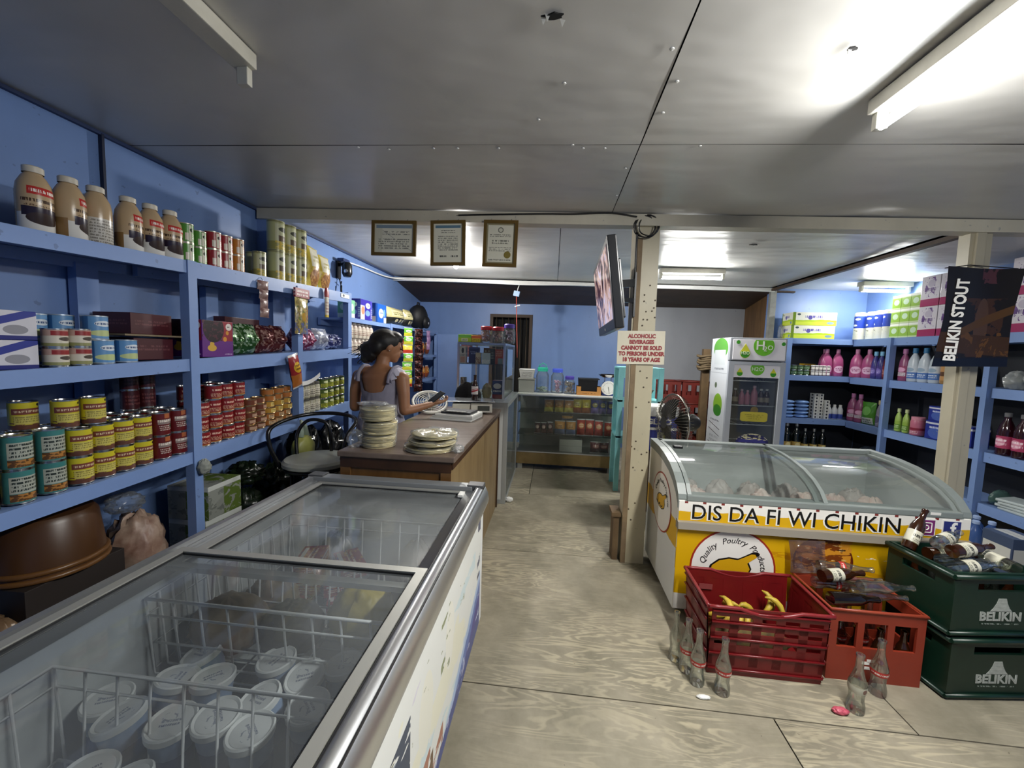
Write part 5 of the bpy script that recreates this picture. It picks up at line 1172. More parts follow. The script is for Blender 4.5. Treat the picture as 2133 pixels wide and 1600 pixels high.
m = MB(); m.lathe([(.022, .0), (.024, .16)], 14, sy=.5); m.build('paper', printed('roll print', '#d2ccbc', [('r', 0, 1, 0, .12, '#c9b02a'), ('t', .3, .7, .2, .8, '#a06a60', 4)], .4), t)
m = MB(); m.lathe([(.026, .16), (.027, .2), (.015, .235), (0, .235)], 14, sy=.5); m.build('red_band', mat('roll red', '#96242a', .4), t)
t = thing('snack_bag', 'red and yellow snack bag with white tag hanging at the mid shelf', 'snack bag', (-1.825, 2.66, 1.2), (R(0), R(0), FACE))
m = MB(); pillow(m, .11, .245, .06, 9); m.build('bag', snack('bag hanging red', '#8e2326', '#a8632a', '#c9a02a', '#5a2c10'), t, None, (0, R(-14), 0))
m = MB(); m.grid(lambda u, v: (.02+.17*u, -.02-.03*u, .01+.06*u*u+.03*v), 8, 2); m.grid(lambda u, v: (.02+.17*u, -.018-.03*u, .01+.06*u*u+.03*v), 8, 2, flip=True); m.build('white_tag', WHITE, t)
# mid shelf, near bay
BX = printed('blue white carton print', '#c9c8d0', [('d', .5, .62, .75, .13, '#26338a'), ('r', 0, 1, 0, .15, '#1d2470'), ('e', .72, .35, .16, .16, '#8a8a92'), ('e', .25, .7, .14, .1, '#a0606a')], .35)
c = carton('milk_carton', .21, .2, .104, BX)
for k, w in enumerate(('lower', 'upper')): c.put((-2.0, 1.17, sh('mid', 1.17, k*.105)), FACE, f'{w} white and blue striped carton at the left end of the mid shelf', group='striped cartons')
WR = printed('white red tin print', '#cfc8b8', [('r', 0, 1, .62, 1, '#b9998c'), ('r', .36, .64, .66, .92, '#8e2c2c'), ('e', .55, .45, .1, .12, '#4a4038'), ('r', 0, 1, 0, .2, '#8a8a5a')], .3)
wr = can('meat_tin', .036, .072, WR)
for cc, y in enumerate((1.335, 1.412)):
    for k, w in enumerate(('lower', 'upper')): wr.put((-1.915, y, sh('mid', y, k*.073)), FACE, f'{w} cream and red tin in the {ORD[cc]} column beside the striped cartons', group='cream tins on the mid shelf')
BL = printed('blue milk tin print', '#5f8fbe', [('r', .0, .3, 0, 1, '#2e5f96'), ('e', .5, .68, .13, .13, '#d9e0e6'), ('t', .38, .62, .6, .75, '#2a4a7a', 1), ('e', .5, .25, .2, .14, '#b9c48a'), ('r', .7, .75, 0, 1, '#cfdbe4')], .3)
bt = can('blue_milk_tin', .042, .1, BL, rim=mat('pale steel', '#b6c2cc', .3, .7))
for lbl, x, y, k in (('lower front blue milk tin, third from the striped cartons', -1.925, 1.497, 0), ('upper front blue milk tin on the mid shelf', -1.94, 1.49, 1), ('rightmost low blue milk tin on the mid shelf', -1.92, 1.588, 0),
                     ('blue milk tin at the back left, lower one', -2.03, 1.345, 0), ('blue milk tin at the back left, upper one', -2.03, 1.345, 1), ('blue milk tin at the back middle, lower one', -2.03, 1.435, 0), ('blue milk tin at the back middle, upper one', -2.03, 1.435, 1)):
    bt.put((x, y, sh('mid', y, k*.101)), FACE+.15, lbl, group='blue milk tins')
MR = printed('maroon carton print', '#4a1a20', [('t', .1, .9, .4, .7, '#6a3a3c', 2)], .4)
carton('maroon_carton', .19, .22, .105, MR).put((-2.05, 1.74, sh('mid', 1.74)), FACE, 'dark maroon carton under the loose board, mid shelf')
m = MB(); m.box(-.165, .165, -.13, .17, 0, .008); m.build('loose_board', wood('loose board', '#6b5c44', '#85755a', .6), None, (-2.03, 1.74, sh('mid', 1.74, .112)), FACE); tag(bpy.data.objects['loose_board'], 'thin loose board lying across the maroon carton', 'board')
carton('maroon_carton', .2, .2, .1, MR).put((-2.07, 1.76, sh('mid', 1.74, .1215)), FACE, 'dark maroon carton on top of the loose board, mid shelf')
# mid shelf, far bay
PURP = printed('purple carton print and dark opening', '#5e2378', [('r', .62, .98, .45, 1, '#8e2030'), ('e', .85, .85, .1, .1, '#dcd6d0'), ('t', .8, .9, .82, .88, '#333333', 1), ('e', .3, .25, .14, .09, '#c9a03a'), ('e', .3, .36, .07, .06, '#c9a03a'), ('e', .72, .5, .06, .07, '#c98a2a'), ('e', .8, .68, .05, .06, '#c98a2a'), ('e', .36, .78, .33, .38, '#1c0c12'), ('n', 0, .66, .45, 1, '#4a1c2a', 8, .55), ('t', .7, .95, .06, .1, '#cfc0d8', 1)], .35)  # print, plus a dark patch painting the shade inside the open top
carton('snack_carton', .205, .2, .2, PURP).put((-1.965, 2.03, sh('mid', 2.03)), FACE, 'open purple snack carton with yellow pictures beside the shelf post')
def sweets(n, c1, c2):
    s = NT(n); v = s.coord(); vo = s.new('ShaderNodeTexVoronoi'); vo.inputs['Scale'].default_value = 70; s.l(v, vo.inputs['Vector'])
    sep = s.new('ShaderNodeSeparateColor'); s.l(vo.outputs['Color'], sep.inputs[0])
    s.l(s.mix(s.step(sep.outputs[0], .55, .95), c1, c2), s.b.inputs['Base Color']); s.b.inputs['Roughness'].default_value = .22; s.b.inputs['Metallic'].default_value = .3
    s.bump(sep.outputs[1], 1.0, .02); MATS[n] = s.m; return s.m
SG, SR, SM, SS, SN = sweets('green sweets bag', '#2f5a26', '#b9d0b0'), sweets('brown red sweets bag', '#5a2426', '#b08a80'), sweets('magenta sweets bag', '#7a2448', '#d8b8cc'), sweets('silver sweets bag', '#9aa0b4', '#e6eaf0'), sweets('navy sweets bag', '#2a2f66', '#b9c0d8')
def pile(y0, y1, n, mt, nm, h, d=.15):
    wy = (y1-y0)/n
    for i in range(n):
        y = y0+wy*(i+.5); o = bag('sweets_bag', wy*.98, h, d, mt, int(y*37), 'sweets bag', .22).put((-1.97, y, sh('mid', y)), FACE, f'{("left", "right")[i] if n > 1 else "bulging"} {nm}', group='bags of sweets on the mid shelf')
pile(2.165, 2.415, 2, SG, 'glittering green sweets bag right of the purple carton', .19); pile(2.43, 2.69, 2, SR, 'brown red sweets bag before the thin post', .185)
pile(2.79, 3.03, 2, SM, 'magenta sweets bag right of the thin post', .17); pile(3.04, 3.24, 1, SS, 'silver sweets bag near the end of the mid shelf', .175); pile(3.25, 3.44, 1, SN, 'navy and silver sweets bag at the end of the mid shelf', .13)
carton('maroon_carton', .3, .1, .23, MR).put((-2.16, 2.5, sh('mid', 2.5)), FACE, 'wide maroon carton behind the sweets bags, mid shelf')
# low shelf, near bay: the tin wall
TEALC = printed('teal tin print', '#3c7a78', [('r', .34, .72, .3, .82, '#a9ada0'), ('t', .36, .7, .34, .8, '#26302c', 4), ('r', .34, .72, .05, .28, '#a8743a'), ('n', .34, .72, .05, .28, '#5a3c20', 9, .5)], .3)
YELC = printed('yellow bean tin print', '#c8bc2c', [('r', 0, 1, 0, .17, '#5f3c30'), ('n', 0, 1, 0, .26, '#6b4436', 6, .5), ('r', .3, .7, .56, .78, '#7a4034'), ('t', .33, .67, .6, .74, '#d8c4a0', 1), ('t', .32, .68, .28, .5, '#7a7030', 3), ('r', .33, .67, .2, .52, '#c9bd62'), ('t', .34, .66, .26, .5, '#8a803c', 3), ('e', .62, .9, .03, .05, '#1d1d1a')], .3)
REDC = printed('dark red tin print', '#5f1618', [('r', .36, .66, .5, .72, '#8a7a74'), ('t', .36, .68, .56, .76, '#e6dcd0', 1), ('t', .38, .66, .2, .46, '#c9bcb0', 3), ('e', .62, .4, .07, .1, '#3a4a34'), ('r', .46, .56, .78, 1, '#a8603a')], .3)
BRWC = printed('brown bean tin print', '#7d4a3a', [('r', 0, 1, .55, .85, '#b9b4a0'), ('t', .2, .8, .6, .8, '#3a3a2a', 2), ('r', 0, 1, .0, .1, '#3a5a3c')], .3)
tc = can('teal_tin', .041, .124, TEALC); yc = can('bean_tin', .04, .114, YELC); rc = can('red_tin', .042, .114, REDC); bc = can('brown_tin', .041, .118, BRWC)
tier = ('bottom', 'middle', 'top')
for k in range(2): bc.put((-1.93, 1.115, sh('low', 1.115, k*.119)), FACE, f'{tier[k*2]} brown and white tin at the left end of the low shelf', group='brown tins')
bc.put((-1.93, 1.115, sh('low', 1.115, .238)), FACE, 'third brown and white tin up at the left end of the low shelf', group='brown tins')
for cc, y in enumerate((1.21, 1.306)):
    for k in range(2): tc.put((-1.925, y, sh('low', y, k*.125)), FACE-.1, f'{tier[k*2]} teal tin in the {ORD[cc]} column of the low left shelf', group='teal tins')
ys = (1.4, 1.482, 1.564, 1.646)
for cc, y in enumerate(ys):
    for k in range(2): yc.put((-1.925, y, sh('low', y, k*.115)), FACE-.05*cc, f'{tier[k*2]} yellow bean tin, {ORD[cc]} front column from the teal tins', group='yellow bean tins in front')
for lbl, x, y in (('yellow bean tin on the third tier, right one', -1.95, 1.475), ('yellow bean tin on the third tier, left one', -1.97, 1.392), ('shaded yellow bean tin on the third tier at the back', -2.07, 1.33)):
    yc.put((x, y, sh('low', y, .2315 if y > 1.35 else .2315)), FACE-.15, lbl, group='yellow bean tins on top')
for cc, y in enumerate((1.735, 1.822)):
    for k in range(2): rc.put((-1.925, y, sh('low', y, k*.115)), FACE, f'{tier[k*2]} dark red tin, {ORD[cc]} column beside the shelf post', group='dark red tins in front')
for r_, x in enumerate((-2.012, -2.1)):
    for cc, y in enumerate((1.16, 1.245, 1.33, 1.415, 1.5, 1.585, 1.67, 1.755, 1.84)):
        for k in range(2):
            (yc if y < 1.6 else rc).put((x, y, sh('low', y, k*.115)), FACE, f'{tier[k*2]} tin in the {("second", "third")[r_]} row back, {ORD[cc]} along the low shelf', group='tins in the back rows of the low shelf')
dr_ = can('red_tin', .036, .1, printed('maroon tin print', '#3c1218', [('t', .3, .7, .2, .8, '#6a3a3a', 3)], .3))
for cc, y in enumerate((1.75, 1.832)):
    for k in range(2): dr_.put((-2.1, y, sh('low', y, .231+k*.101)), FACE, f'{tier[k*2]} maroon tin stacked high at the back, {ORD[cc]} column', group='maroon tins at the back')
# low shelf, far bay
RB = printed('red soup tin print', '#7f1a1e', [('t', .28, .72, .15, .45, '#c9a88a', 3), ('t', .3, .7, .55, .8, '#d8b4a0', 1), ('r', .3, .7, .0, .1, '#a8743a'), ('r', .72, .76, 0, 1, '#5a1014')], .3)
rb = can('soup_tin', .041, .081, RB)
for cc, y in enumerate((1.953, 2.038, 2.123, 2.208)):
    for k in range(4):
        if (cc, k) == (0, 3): continue
        rb.put((-1.915-.008*((cc+k) % 2), y, sh('low', y, k*.082)), FACE+.1*k, f'red soup tin, {ORD[k]} row up, {ORD[cc]} column from the post', group='red soup tins')
for cc, y in enumerate((1.97, 2.055, 2.14)):
    for k in range(4): rb.put((-2.015, y, sh('low', y, k*.082)), FACE, f'red soup tin behind the front columns, {ORD[k]} row up, {ORD[cc]} from left', group='red soup tins behind')
TU = [printed('tuna print orange', '#a8662c', [('r', .36, .64, .15, .85, '#c9b08a'), ('t', .38, .62, .2, .8, '#5a2a14', 2)], .3), printed('tuna print gold', '#b98a34', [('r', .35, .65, .1, .9, '#d8c070'), ('t', .38, .62, .2, .8, '#6a3c10', 2)], .3), printed('tuna print brown', '#6d3a26', [('r', .36, .64, .2, .8, '#b09078')], .3)]
tu = [can('tuna_tin', .042, .04, q, rim=mat('gold tin', '#c9a878', .25, .9)) for q in TU]
for cc, (y, n) in enumerate(((2.302, 5), (2.388, 5), (2.474, 6), (2.56, 6), (2.646, 6))):
    for k in range(n): tu[(2 if cc < 2 else 1 if k in (2, 3) else 0)].put((-1.915-.01*((cc+k) % 2), y, sh('low', y, k*.041)), FACE+.2*k, f'flat fish tin, {ORD[k]} from below in the {ORD[cc]} stack before the thin post', group='flat fish tins')
SPC = printed('spice jar print', '#a9a58e', [('r', .3, .7, .15, .75, '#cfcab8'), ('t', .33, .67, .2, .7, '#5a5240', 3)], .35)
sp = lathe_bottle('spice_jar', [(.03, 0), (.031, .004), (.031, .085), (.026, .095)], SPC, 'jar', cap=(.027, .095, .118), capm=mat('grey lid', '#5d5a52', .4))
for cc, y in enumerate((2.81, 2.878, 2.946, 3.014)):
    for k in range(2): sp.put((-1.915, y, sh('low', y, k*.119)), FACE, f'{("lower", "upper")[k]} spice jar in the {ORD[cc]} column past the thin post', group='spice jars')
GC = printed('green pea tin print', '#4a5f22', [('r', .3, .7, .1, .5, '#a8a83a'), ('e', .5, .7, .12, .14, '#d0d4a8'), ('t', .33, .67, .15, .45, '#2f4a14', 2), ('r', 0, 1, .92, 1, '#20300e')], .3)
gc = can('pea_tin', .042, .082, GC)
for cc, y in enumerate((3.105, 3.192, 3.28, 3.367)):
    for k in range(3): gc.put((-1.915, y, sh('low', y, k*.083)), FACE, f'green pea tin, {ORD[k]} row up, {ORD[cc]} column before the shelf end', group='green pea tins')
# under the lowest shelf
sb = MB(); sb.box(-2.23, -1.87, .5, 1.84, .28, .3); sb.build('low_board', SHELF, bpy.data.objects['wall_shelf'])
sb = MB(); sb.box(-2.23, -1.87, 1.9, 3.45, .28, .3); sb.build('low_board', SHELF, bpy.data.objects['wall_shelf'])
BB = mat('brown basin plastic', '#4a2f18', .35)
carton('dark_carton', .34, .3, .26, printed('dark carton', '#2a2320', [('t', .1, .9, .4, .6, '#4a403a', 1)], .6)).put((-2.05, 1.36, .302), FACE, 'dark carton below the upturned brown basins')
t = thing('brown_basin', 'upturned brown plastic basin under the lowest left shelf', 'basin', (-2.04, 1.36, .563), 0)
m = MB(); m.lathe([(.172, .012), (.15, .21), (.135, .232), (.1, .236), (0, .236)], 30); m.lathe([(.165, .012), (.143, .205), (.128, .226), (0, .229)], 30); m.build('bowl', BB, t)
for z in (.011, .038):
    m = MB(); m.tube([((.173-z*.1)*math.cos(R(i*12)), (.173-z*.1)*math.sin(R(i*12)), z) for i in range(30)], .011, 8, closed=True); m.build('rim', mat('brown basin rim', '#6a4826', .35), t)
PINKB = mat('onion bag', '#7a5648', .45, col2='#b09a88', mscale=9, bump=.3)
crumpled('onion_bag', (-2.03, 1.69, .302), (.13, .11, .2), PINKB, 4, 'pinkish bag of onions under the shelf near the post', 'bag', .3, freq=6)
crumpled('plastic_pack', (-2.07, 1.68, .66), (.08, .08, .05), FILM, 6, 'crumpled clear plastic lying on the onion bag', 'plastic pack', .5)
BRN = mat('brown bread bag', '#5d4632', .25, col2='#8a7258', mscale=7, bump=.2, coat=.4)
for i, (y, z) in enumerate(((.97, .302), (.79, .302), (1.125, .302), (.88, .515))): crumpled('bread_bag', (-1.97, y, z), (.12, .07, .115), BRN, 20+i, ['glossy brown bread bag, middle of the low pile at left', 'glossy brown bread bag at the near end of the pile', 'glossy brown bread bag nearest the basin', 'glossy brown bread bag lying on top of the pile'][i], 'bread bag', .35, group='bread bags under the shelf')
CARG = printed('green white carton print', '#8d918a', [('r', 0, 1, .86, 1, '#c9cdc8'), ('n', .45, 1, .0, .85, '#5a6f2c', 4, .45), ('n', 0, .45, 0, .8, '#6f746e', 3, .5)], .5)
c = carton('seedling_carton', .24, .24, .21, CARG)
c.put((-1.99, 2.05, .302), FACE-.05, 'lower worn green and white carton right of the shelf post', group='worn green cartons'); c.put((-1.99, 2.05, .5135), FACE+.04, 'upper worn green and white carton right of the shelf post', (1, 1, .9), 'worn green cartons')
crumpled('cloth_knot', (-1.835, 1.885, .80), (.03, .035, .045), mat('grey cloth', '#8c9088', .8), 5, 'grey cloth knotted on the shelf post', 'cloth', .35)
GD = mat('dark green bottle pack', '#0c120c', .25, col2='#1f2c1c', mscale=16, bump=.4)
for i, (y, z, r3) in enumerate(((2.32, .302, (.13, .1, .15)), (2.34, .59, (.12, .11, .08)), (2.6, .302, (.14, .13, .2)))): crumpled('leafy_sack', (-1.98, y, z), r3, GD, 31+i, ['dark green sack low beside the worn cartons', 'dark green sack lying above the other sack', 'dark green sack behind the bar stool'][i], 'sack', .55, freq=4)
BKB = mat('black bag film', '#101214', .2, bump=.3)
for i, (x, y, r3) in enumerate(((-1.98, 2.95, (.15, .14, .32)), (-1.95, 3.28, (.15, .15, .3)))): crumpled('black_bag', (x, y, .302), r3, BKB, 41+i, f'black rubbish bag under the shelf, {("nearer", "farther")[i]} one', 'bag', .5, freq=4)
t = thing('shopping_bag', 'pale yellow shopping bag hanging behind the bar stool', 'bag', (-1.79, 2.66, .66))
m = MB(); ox = 3.3; m.blob((0, 0, .1), (.06, .1, .12), 20, 14, fn=lambda d: 1+.16*mnoise.noise(d*3+Vector((ox, 0, 0)))-.25*max(0, d.z)**2); m.build('bag', mat('pale yellow film', '#a8aa5a', .4, mottle=.2, mscale=12), t)
m = MB(); m.tube([(0, -.03, .18), (.0, -.01, .26), (-.02, .0, .3)], [.025, .014, .008], 8); m.tube([(0, .03, .18), (.0, .02, .26), (-.02, .0, .3)], [.025, .014, .008], 8); m.build('handles', mat('pale green film', '#9fb0a0', .4), t)

# ---------------------------------------------------------------- second bay behind the assistant
def dia(n, base, m1): return printed(n, base, m1, .3)
ZD = 1.7795
carton('green_pack', .1, .12, .17, dia('diaper green', '#7fc59a', [('e', .5, .6, .3, .2, '#cfe6d6'), ('r', 0, 1, 0, .25, '#d8e8da')])).put((-1.99, 3.63, ZD), FACE, 'pale green pack first on the diaper shelf')
carton('diaper_box', .25, .2, .2, dia('diaper violet', '#3a2fa0', [('r', 0, .34, 0, .7, '#e2dcd6'), ('e', .2, .45, .13, .2, '#c98a6a'), ('e', .62, .72, .2, .14, '#dcdce4'), ('t', .5, .78, .68, .78, '#5a6ac0', 1), ('e', .6, .35, .2, .15, '#7aa0d8'), ('r', .84, 1, 0, 1, '#4a4ab0'), ('t', .86, .98, .1, .6, '#c0c8e8', 5)])).put((-2.0, 3.86, ZD), FACE, 'violet diaper box with baby picture on the upper shelf')
carton('diaper_box', .27, .2, .2, dia('diaper blue', '#2259b4', [('r', 0, .16, 0, 1, '#1b3f86'), ('e', .5, .5, .22, .26, '#d5dfe8'), ('t', .35, .65, .45, .6, '#24519a', 1), ('e', .8, .55, .1, .2, '#6a9ad8'), ('r', .75, 1, 0, .3, '#d9d2c0')])).put((-2.0, 4.2, ZD), FACE, 'blue diaper box second on the upper shelf')
PAN = printed('panel pack print', '#b5ad7c', [('r', 0, 1, 0, .42, '#1b1d1c'), ('r', .1, .7, .5, .85, '#c9c296'), ('t', .15, .65, .55, .75, '#5a5a30', 2), ('e', .3, .25, .06, .1, '#b5ad8a'), ('e', .48, .25, .06, .1, '#b5ad8a'), ('e', .66, .25, .06, .1, '#b5ad8a'), ('e', .8, .55, .08, .12, '#333a30')], .25, bump=.3)
b = bag('diaper_pack', .5, .21, .2, PAN, 61, 'pack', .06); b.put((-1.99, 4.78, 1.7895), FACE, 'long olive and black diaper pack on the upper shelf', group='soft packs'); b.put((-1.98, 5.15, 1.7895), FACE, 'olive plastic wrapped pack right of the long diaper pack', (.5, .9, 1.1), 'soft packs')
t = thing('backpack', 'black backpack at the end of the upper left shelf', 'backpack', (-1.98, 5.62, 1.7945), FACE)
m = MB(); m.blob((0, 0, .17), (.19, .13, .18), 20, 14, fn=lambda d: 1+.06*mnoise.noise(d*3)); m.v = [(x, y, max(0, z)) for x, y, z in m.v]; m.build('pack_body', mat('black nylon', '#0b0c10', .6), t)
m = MB(); m.blob((.0, -.12, .1), (.12, .05, .09), 14, 10); m.build('front_pocket', MATS['black nylon'], t)
m = MB(); m.box(-.06, -.02, -.172, -.168, .07, .1); m.build('badge', mat('grey badge', '#8a8a90', .5), t)
m = MB(); m.tube([(-.05, 0, .34), (-.03, 0, .38), (.03, 0, .38), (.05, 0, .34)], .01, 6); m.build('grab_loop', MATS['black nylon'], t)
NOOD = printed('jar white print', '#c9c2b4', [('r', 0, 1, .7, 1, '#b8aaa0'), ('t', .3, .7, .2, .6, '#8a6a60', 3)], .35)
nj = lathe_bottle('sauce_jar', [(.035, 0), (.037, .006), (.037, .1), (.03, .12), (.022, .13)], NOOD, 'jar', cap=(.024, .13, .15), capm=mat('pale lid', '#d2cbc0', .4))
for cc in range(6):
    for k in range(2): nj.put((-1.96, 3.63+cc*.083, 1.4395+k*.151), FACE, f'{("lower", "upper")[k]} white sauce jar, {ORD[cc]} from the shelf post behind the assistant', group='white sauce jars')
b = bag('noodle_bag', .14, .19, .08, snack('noodle orange', '#a8642a', '#8a4420', '#c9a25a', '#5a2a10'), 71, 'pack')
for cc, (y, z) in enumerate(((5.6, 1.4245), (5.8, 1.4245), (6.0, 1.4245), (5.6, 1.0645), (5.8, 1.0645), (6.0, 1.0645))): b.put((-1.97, y, z), FACE, f'orange brown food pack, {ORD[cc%3]} on the {("upper", "lower")[cc//3]} far left shelf', group='food packs on the far left shelves')
b = bag('maroon_pack', .16, .2, .09, snack('noodle maroon', '#7a2a26', '#5a1a1a', '#b0705a', '#e0c0a0'), 72, 'pack')
for cc, (y, z) in enumerate(((4.62, 1.4445), (4.82, 1.4445), (5.02, 1.4445), (5.22, 1.4445), (4.62, 1.0645), (4.82, 1.0645), (5.02, 1.0645))): b.put((-1.98, y, z), FACE, f'maroon food pack, {ORD[cc%4]} on the {("second", "third")[cc//4]} shelf beside the assistant', group='maroon food packs')
GCH = snack('chip green', '#5fae34', '#c9c63a', '#dfe8d0', '#1f5a14'); YCH = snack('chip yellow', '#d0c02c', '#b03a24', '#e8dc6a', '#8a2a14')
sachet_strip('chip_strip', 7, .13, .105, GCH, 5, 'green and yellow chip strip hanging right of the assistant', 'snack strip', (-1.80, 4.75, 1.76), FACE-.7, mats=[GCH, GCH, YCH, GCH, GCH, GCH, YCH])
sachet_strip('candy_strip', 8, .13, .105, sweets('dark candy foil', '#210b0c', '#6d3c36'), 6, 'long dark red candy strip hanging at the far left shelf', 'candy', (-1.80, 5.15, 1.77), FACE-.7)
sachet_strip('candy_strip', 3, .06, .09, mat('pinkish ribbon', '#8a6a90', .4), 8, 'thin pink packet strip beside the long candy strip', 'candy', (-1.82, 5.62, 1.77), FACE-.7)
carton('maroon_stack', .14, .16, .3, printed('maroon stack', '#4a1a1e', [('t', .1, .9, .1, .9, '#7a4a44', 5)], .4)).put((-1.32, 5.95, 1.412), 0, 'maroon carton stack beside the rear blue panel')
t = thing('rear_stand', 'blue wooden stand by the rear wall left of the window', 'stand', (-1.33, 6.05, 0))
m = MB(); m.box(-.1, .12, -.25, .25, 0, 1.39); m.build('stand_body', SHELF, t)
m = MB(); m.box(-.11, .13, -.26, .26, 1.391, 1.411); m.build('stand_top', SHELF, t)
# ---------------------------------------------------------------- goods on the right corner shelving
BK, SD = 0.0, R(-90)          # facing the room from the back run / from the side run
z1, z2, z3, z4 = [z+.0045 for z in ZR]
TIS = printed('tissue pack print', '#dedfd2', [('w', .42, .14, 2.2, '#a9c62c'), ('w', .3, .08, 2.5, '#c9d84a'), ('r', 0, .07, 0, 1, '#6d8a26'), ('t', .28, .68, .5, .82, '#6a62a8', 1), ('e', .4, .6, .05, .16, '#5a52a0'), ('e', .14, .84, .04, .08, '#4a5a60'), ('e', .86, .2, .08, .1, '#7a94a0')], .25)
c = carton('tissue_pack', .49, .22, .155, TIS)
for k, w in enumerate(('lower', 'upper')): c.put((3.07+.01*k, 5.2, z1+k*.157), BK, f'{w} white and green tissue pack on the corner shelf', group='tissue packs')
crumpled('plastic_pack', (2.795, 5.25, z1), (.018, .06, .1), FILM, 12, 'clear plastic bundle left of the tissue packs', 'plastic pack')
TOW = printed('towel roll print', '#d3d3c6', [('r', .2, .8, .42, .86, '#2140a8'), ('e', .5, .75, .08, .04, '#d9dce4'), ('e', .42, .52, .08, .04, '#d9dce4'), ('n', 0, 1, .02, .4, '#8a8a7a', 7, .6)], .5)
def roll(name, r, h, mt):
    t = thing(name, 'roll', 'paper roll')
    m = MB(); m.lathe([(r, 0), (r, h-.015), (r-.012, h)], 22); m.disc(r-.012, h, 22); m.disc(r, 0, 22, up=False); m.build('wrapper', mt, t)
    m = MB(); m.lathe([(.02, h), (.02, h+.002), (.014, h+.002), (.014, h)], 14); m.build('core', CB, t)
    return Proto(t)
tr_ = roll('towel_roll', .055, .31, TOW)
for i, (x, y) in enumerate(((3.54, 5.03), (3.59, 4.915), (3.59, 4.8), (3.59, 4.685))): tr_.put((x, y, z1), R(-60)-.3*i, f'{ORD[i]} blue and white towel roll from the shelf corner', group='towel rolls')
tr_.put((3.69, 5.12, z1), R(-30), 'blue and white towel roll behind in the very corner', group='towel rolls')
GRP = printed('green roll pack', '#b9c99a', [('r', 0, 1, .12, .8, '#86ad3c'), ('e', .5, .5, .3, .2, '#bcd4b8'), ('r', 0, 1, .86, 1, '#e0e4da')], .3)
gp = carton('roll_pack', .108, .2, .145, GRP)
for cc, y in enumerate((4.555, 4.445, 4.335)):
    for k, w in enumerate(('bottom', 'middle', 'top')): gp.put((3.64, y, z1+k*.146), SD, f'{w} green roll pack in the {ORD[cc]} column from the towel rolls', group='green roll packs')
PKP = printed('pink pack print', '#d2ccd4', [('r', 0, 1, 0, .24, '#9c1d58'), ('w', .22, .06, 2, '#9c1d58'), ('n', .1, .9, .3, .95, '#6a4a86', 5, .58), ('t', .2, .8, .45, .65, '#5a3a78', 1), ('e', .55, .75, .2, .12, '#b9b0c0')], .3)
pk = carton('tissue_bale', .185, .24, .285, PKP)
for cc, y in enumerate((4.185, 3.99, 3.42, 3.22)):
    for k, w in enumerate(('lower', 'upper')): pk.put((3.65, y, z1+k*.287), SD, f'{w} white and magenta tissue bale, {ORD[cc]} from the shelf corner', group='tissue bales')
# second level
GS = can('small_green_tin', .035, .06, printed('small green tin', '#3c5a34', [('r', .3, .7, .3, .7, '#8fae86'), ('t', .3, .7, .3, .7, '#1d3014', 2)], .3))
for cc in range(4):
    for k in range(2): GS.put((2.842+cc*.0725, 5.13, z2+k*.061), BK, f'{("lower", "upper")[k]} small green tin, {ORD[cc]} from the left on the corner shelf', group='small green tins')
SJ = lathe_bottle('small_jar', [(.02, 0), (.021, .045), (.017, .05)], printed('small jar print', '#5a5058', [('r', .3, .7, .2, .8, '#d4d0c8')], .35), 'jar', cap=(.02, .05, .062), capm=WHITE)
for cc in range(5):
    for k in range(2): SJ.put((3.115+cc*.043, 5.1, z2+k*.063), BK, f'{("lower", "upper")[k]} tiny white capped jar, {ORD[cc]} beside the green tins', group='tiny jars')
carton('yellow_pack', .13, .1, .14, printed('yellow pack', '#a8841c', [('t', .1, .9, .4, .8, '#5a3c0a', 2)], .4)).put((3.17, 5.3, z2), BK, 'yellow pack behind the tiny jars')
softp = [(.045, 0), (.05, .01), (.05, .15), (.046, .2), (.03, .245), (.017, .27), (.017, .29)]
def soft(n, bc, lab, capc, sxx=1.25, syy=.8, s=1):
    return lathe_bottle(n, softp, mat('plastic '+bc, bc, .3), 'bottle', cap=(.021, .275, .325), capm=mat('cap '+capc, capc, .35), label=(.03, .15), labm=lab, sx=sxx, sy=syy)
PKL = printed('pink label', '#a84a7c', [('e', .5, .45, .14, .35, '#e0b8d0'), ('t', .4, .6, .3, .6, '#8a2a60', 2)], .3); pkb = soft('softener_bottle', '#a8527e', PKL, '#b97a9c')
for i, (x, y, lbl) in enumerate(((3.405, 5.13, 'front pink softener jug, nearest the corner of the back run'), (3.28, 5.13, 'front pink softener jug, leftmost one'), (3.37, 5.31, 'pink softener jug at the back'), (3.53, 5.0, 'front pink softener jug, third one'), (3.575, 4.885, 'front pink softener jug, fourth one'))): pkb.put((x, y, z2), (BK if y > 5.05 else R(-50)), lbl+' on the corner shelf', 1.0, 'pink softener jugs')
PUL = printed('violet label', '#463a86', [('e', .5, .5, .15, .3, '#7a6ab8'), ('t', .4, .6, .3, .6, '#c0b8e0', 2)], .3); pub = soft('violet_bottle', '#3a3a80', PUL, '#79b5d8', .8, .8)
for i, y in enumerate((4.785, 4.705)): pub.put((3.57, y, z2), SD, f'{("left", "right")[i]} violet bottle with pale blue cap, second corner shelf', .92, 'violet bottles')
soft('red_capped_bottle', '#5a1a1c', printed('red label', '#7a2420', [('t', .4, .6, .2, .7, '#d0a090', 3)], .3), '#b03a26', .8, .8).put((3.57, 4.625, z2), SD, 'dark bottle with red cap before the shelf post', .95)
FLL = printed('floral label', '#8f3a60', [('e', .5, .7, .15, .2, '#d8a0c0'), ('r', .34, .66, .15, .45, '#d8d0d4'), ('t', .36, .64, .18, .42, '#7a4a68', 2)], .3); fl = soft('floral_bottle', '#8c4a70', FLL, '#a86a96', 1.0, .75)
fl.put((3.57, 4.42, z2), SD, 'floral pink bottle just right of the shelf post', 1.0, 'floral bottles')
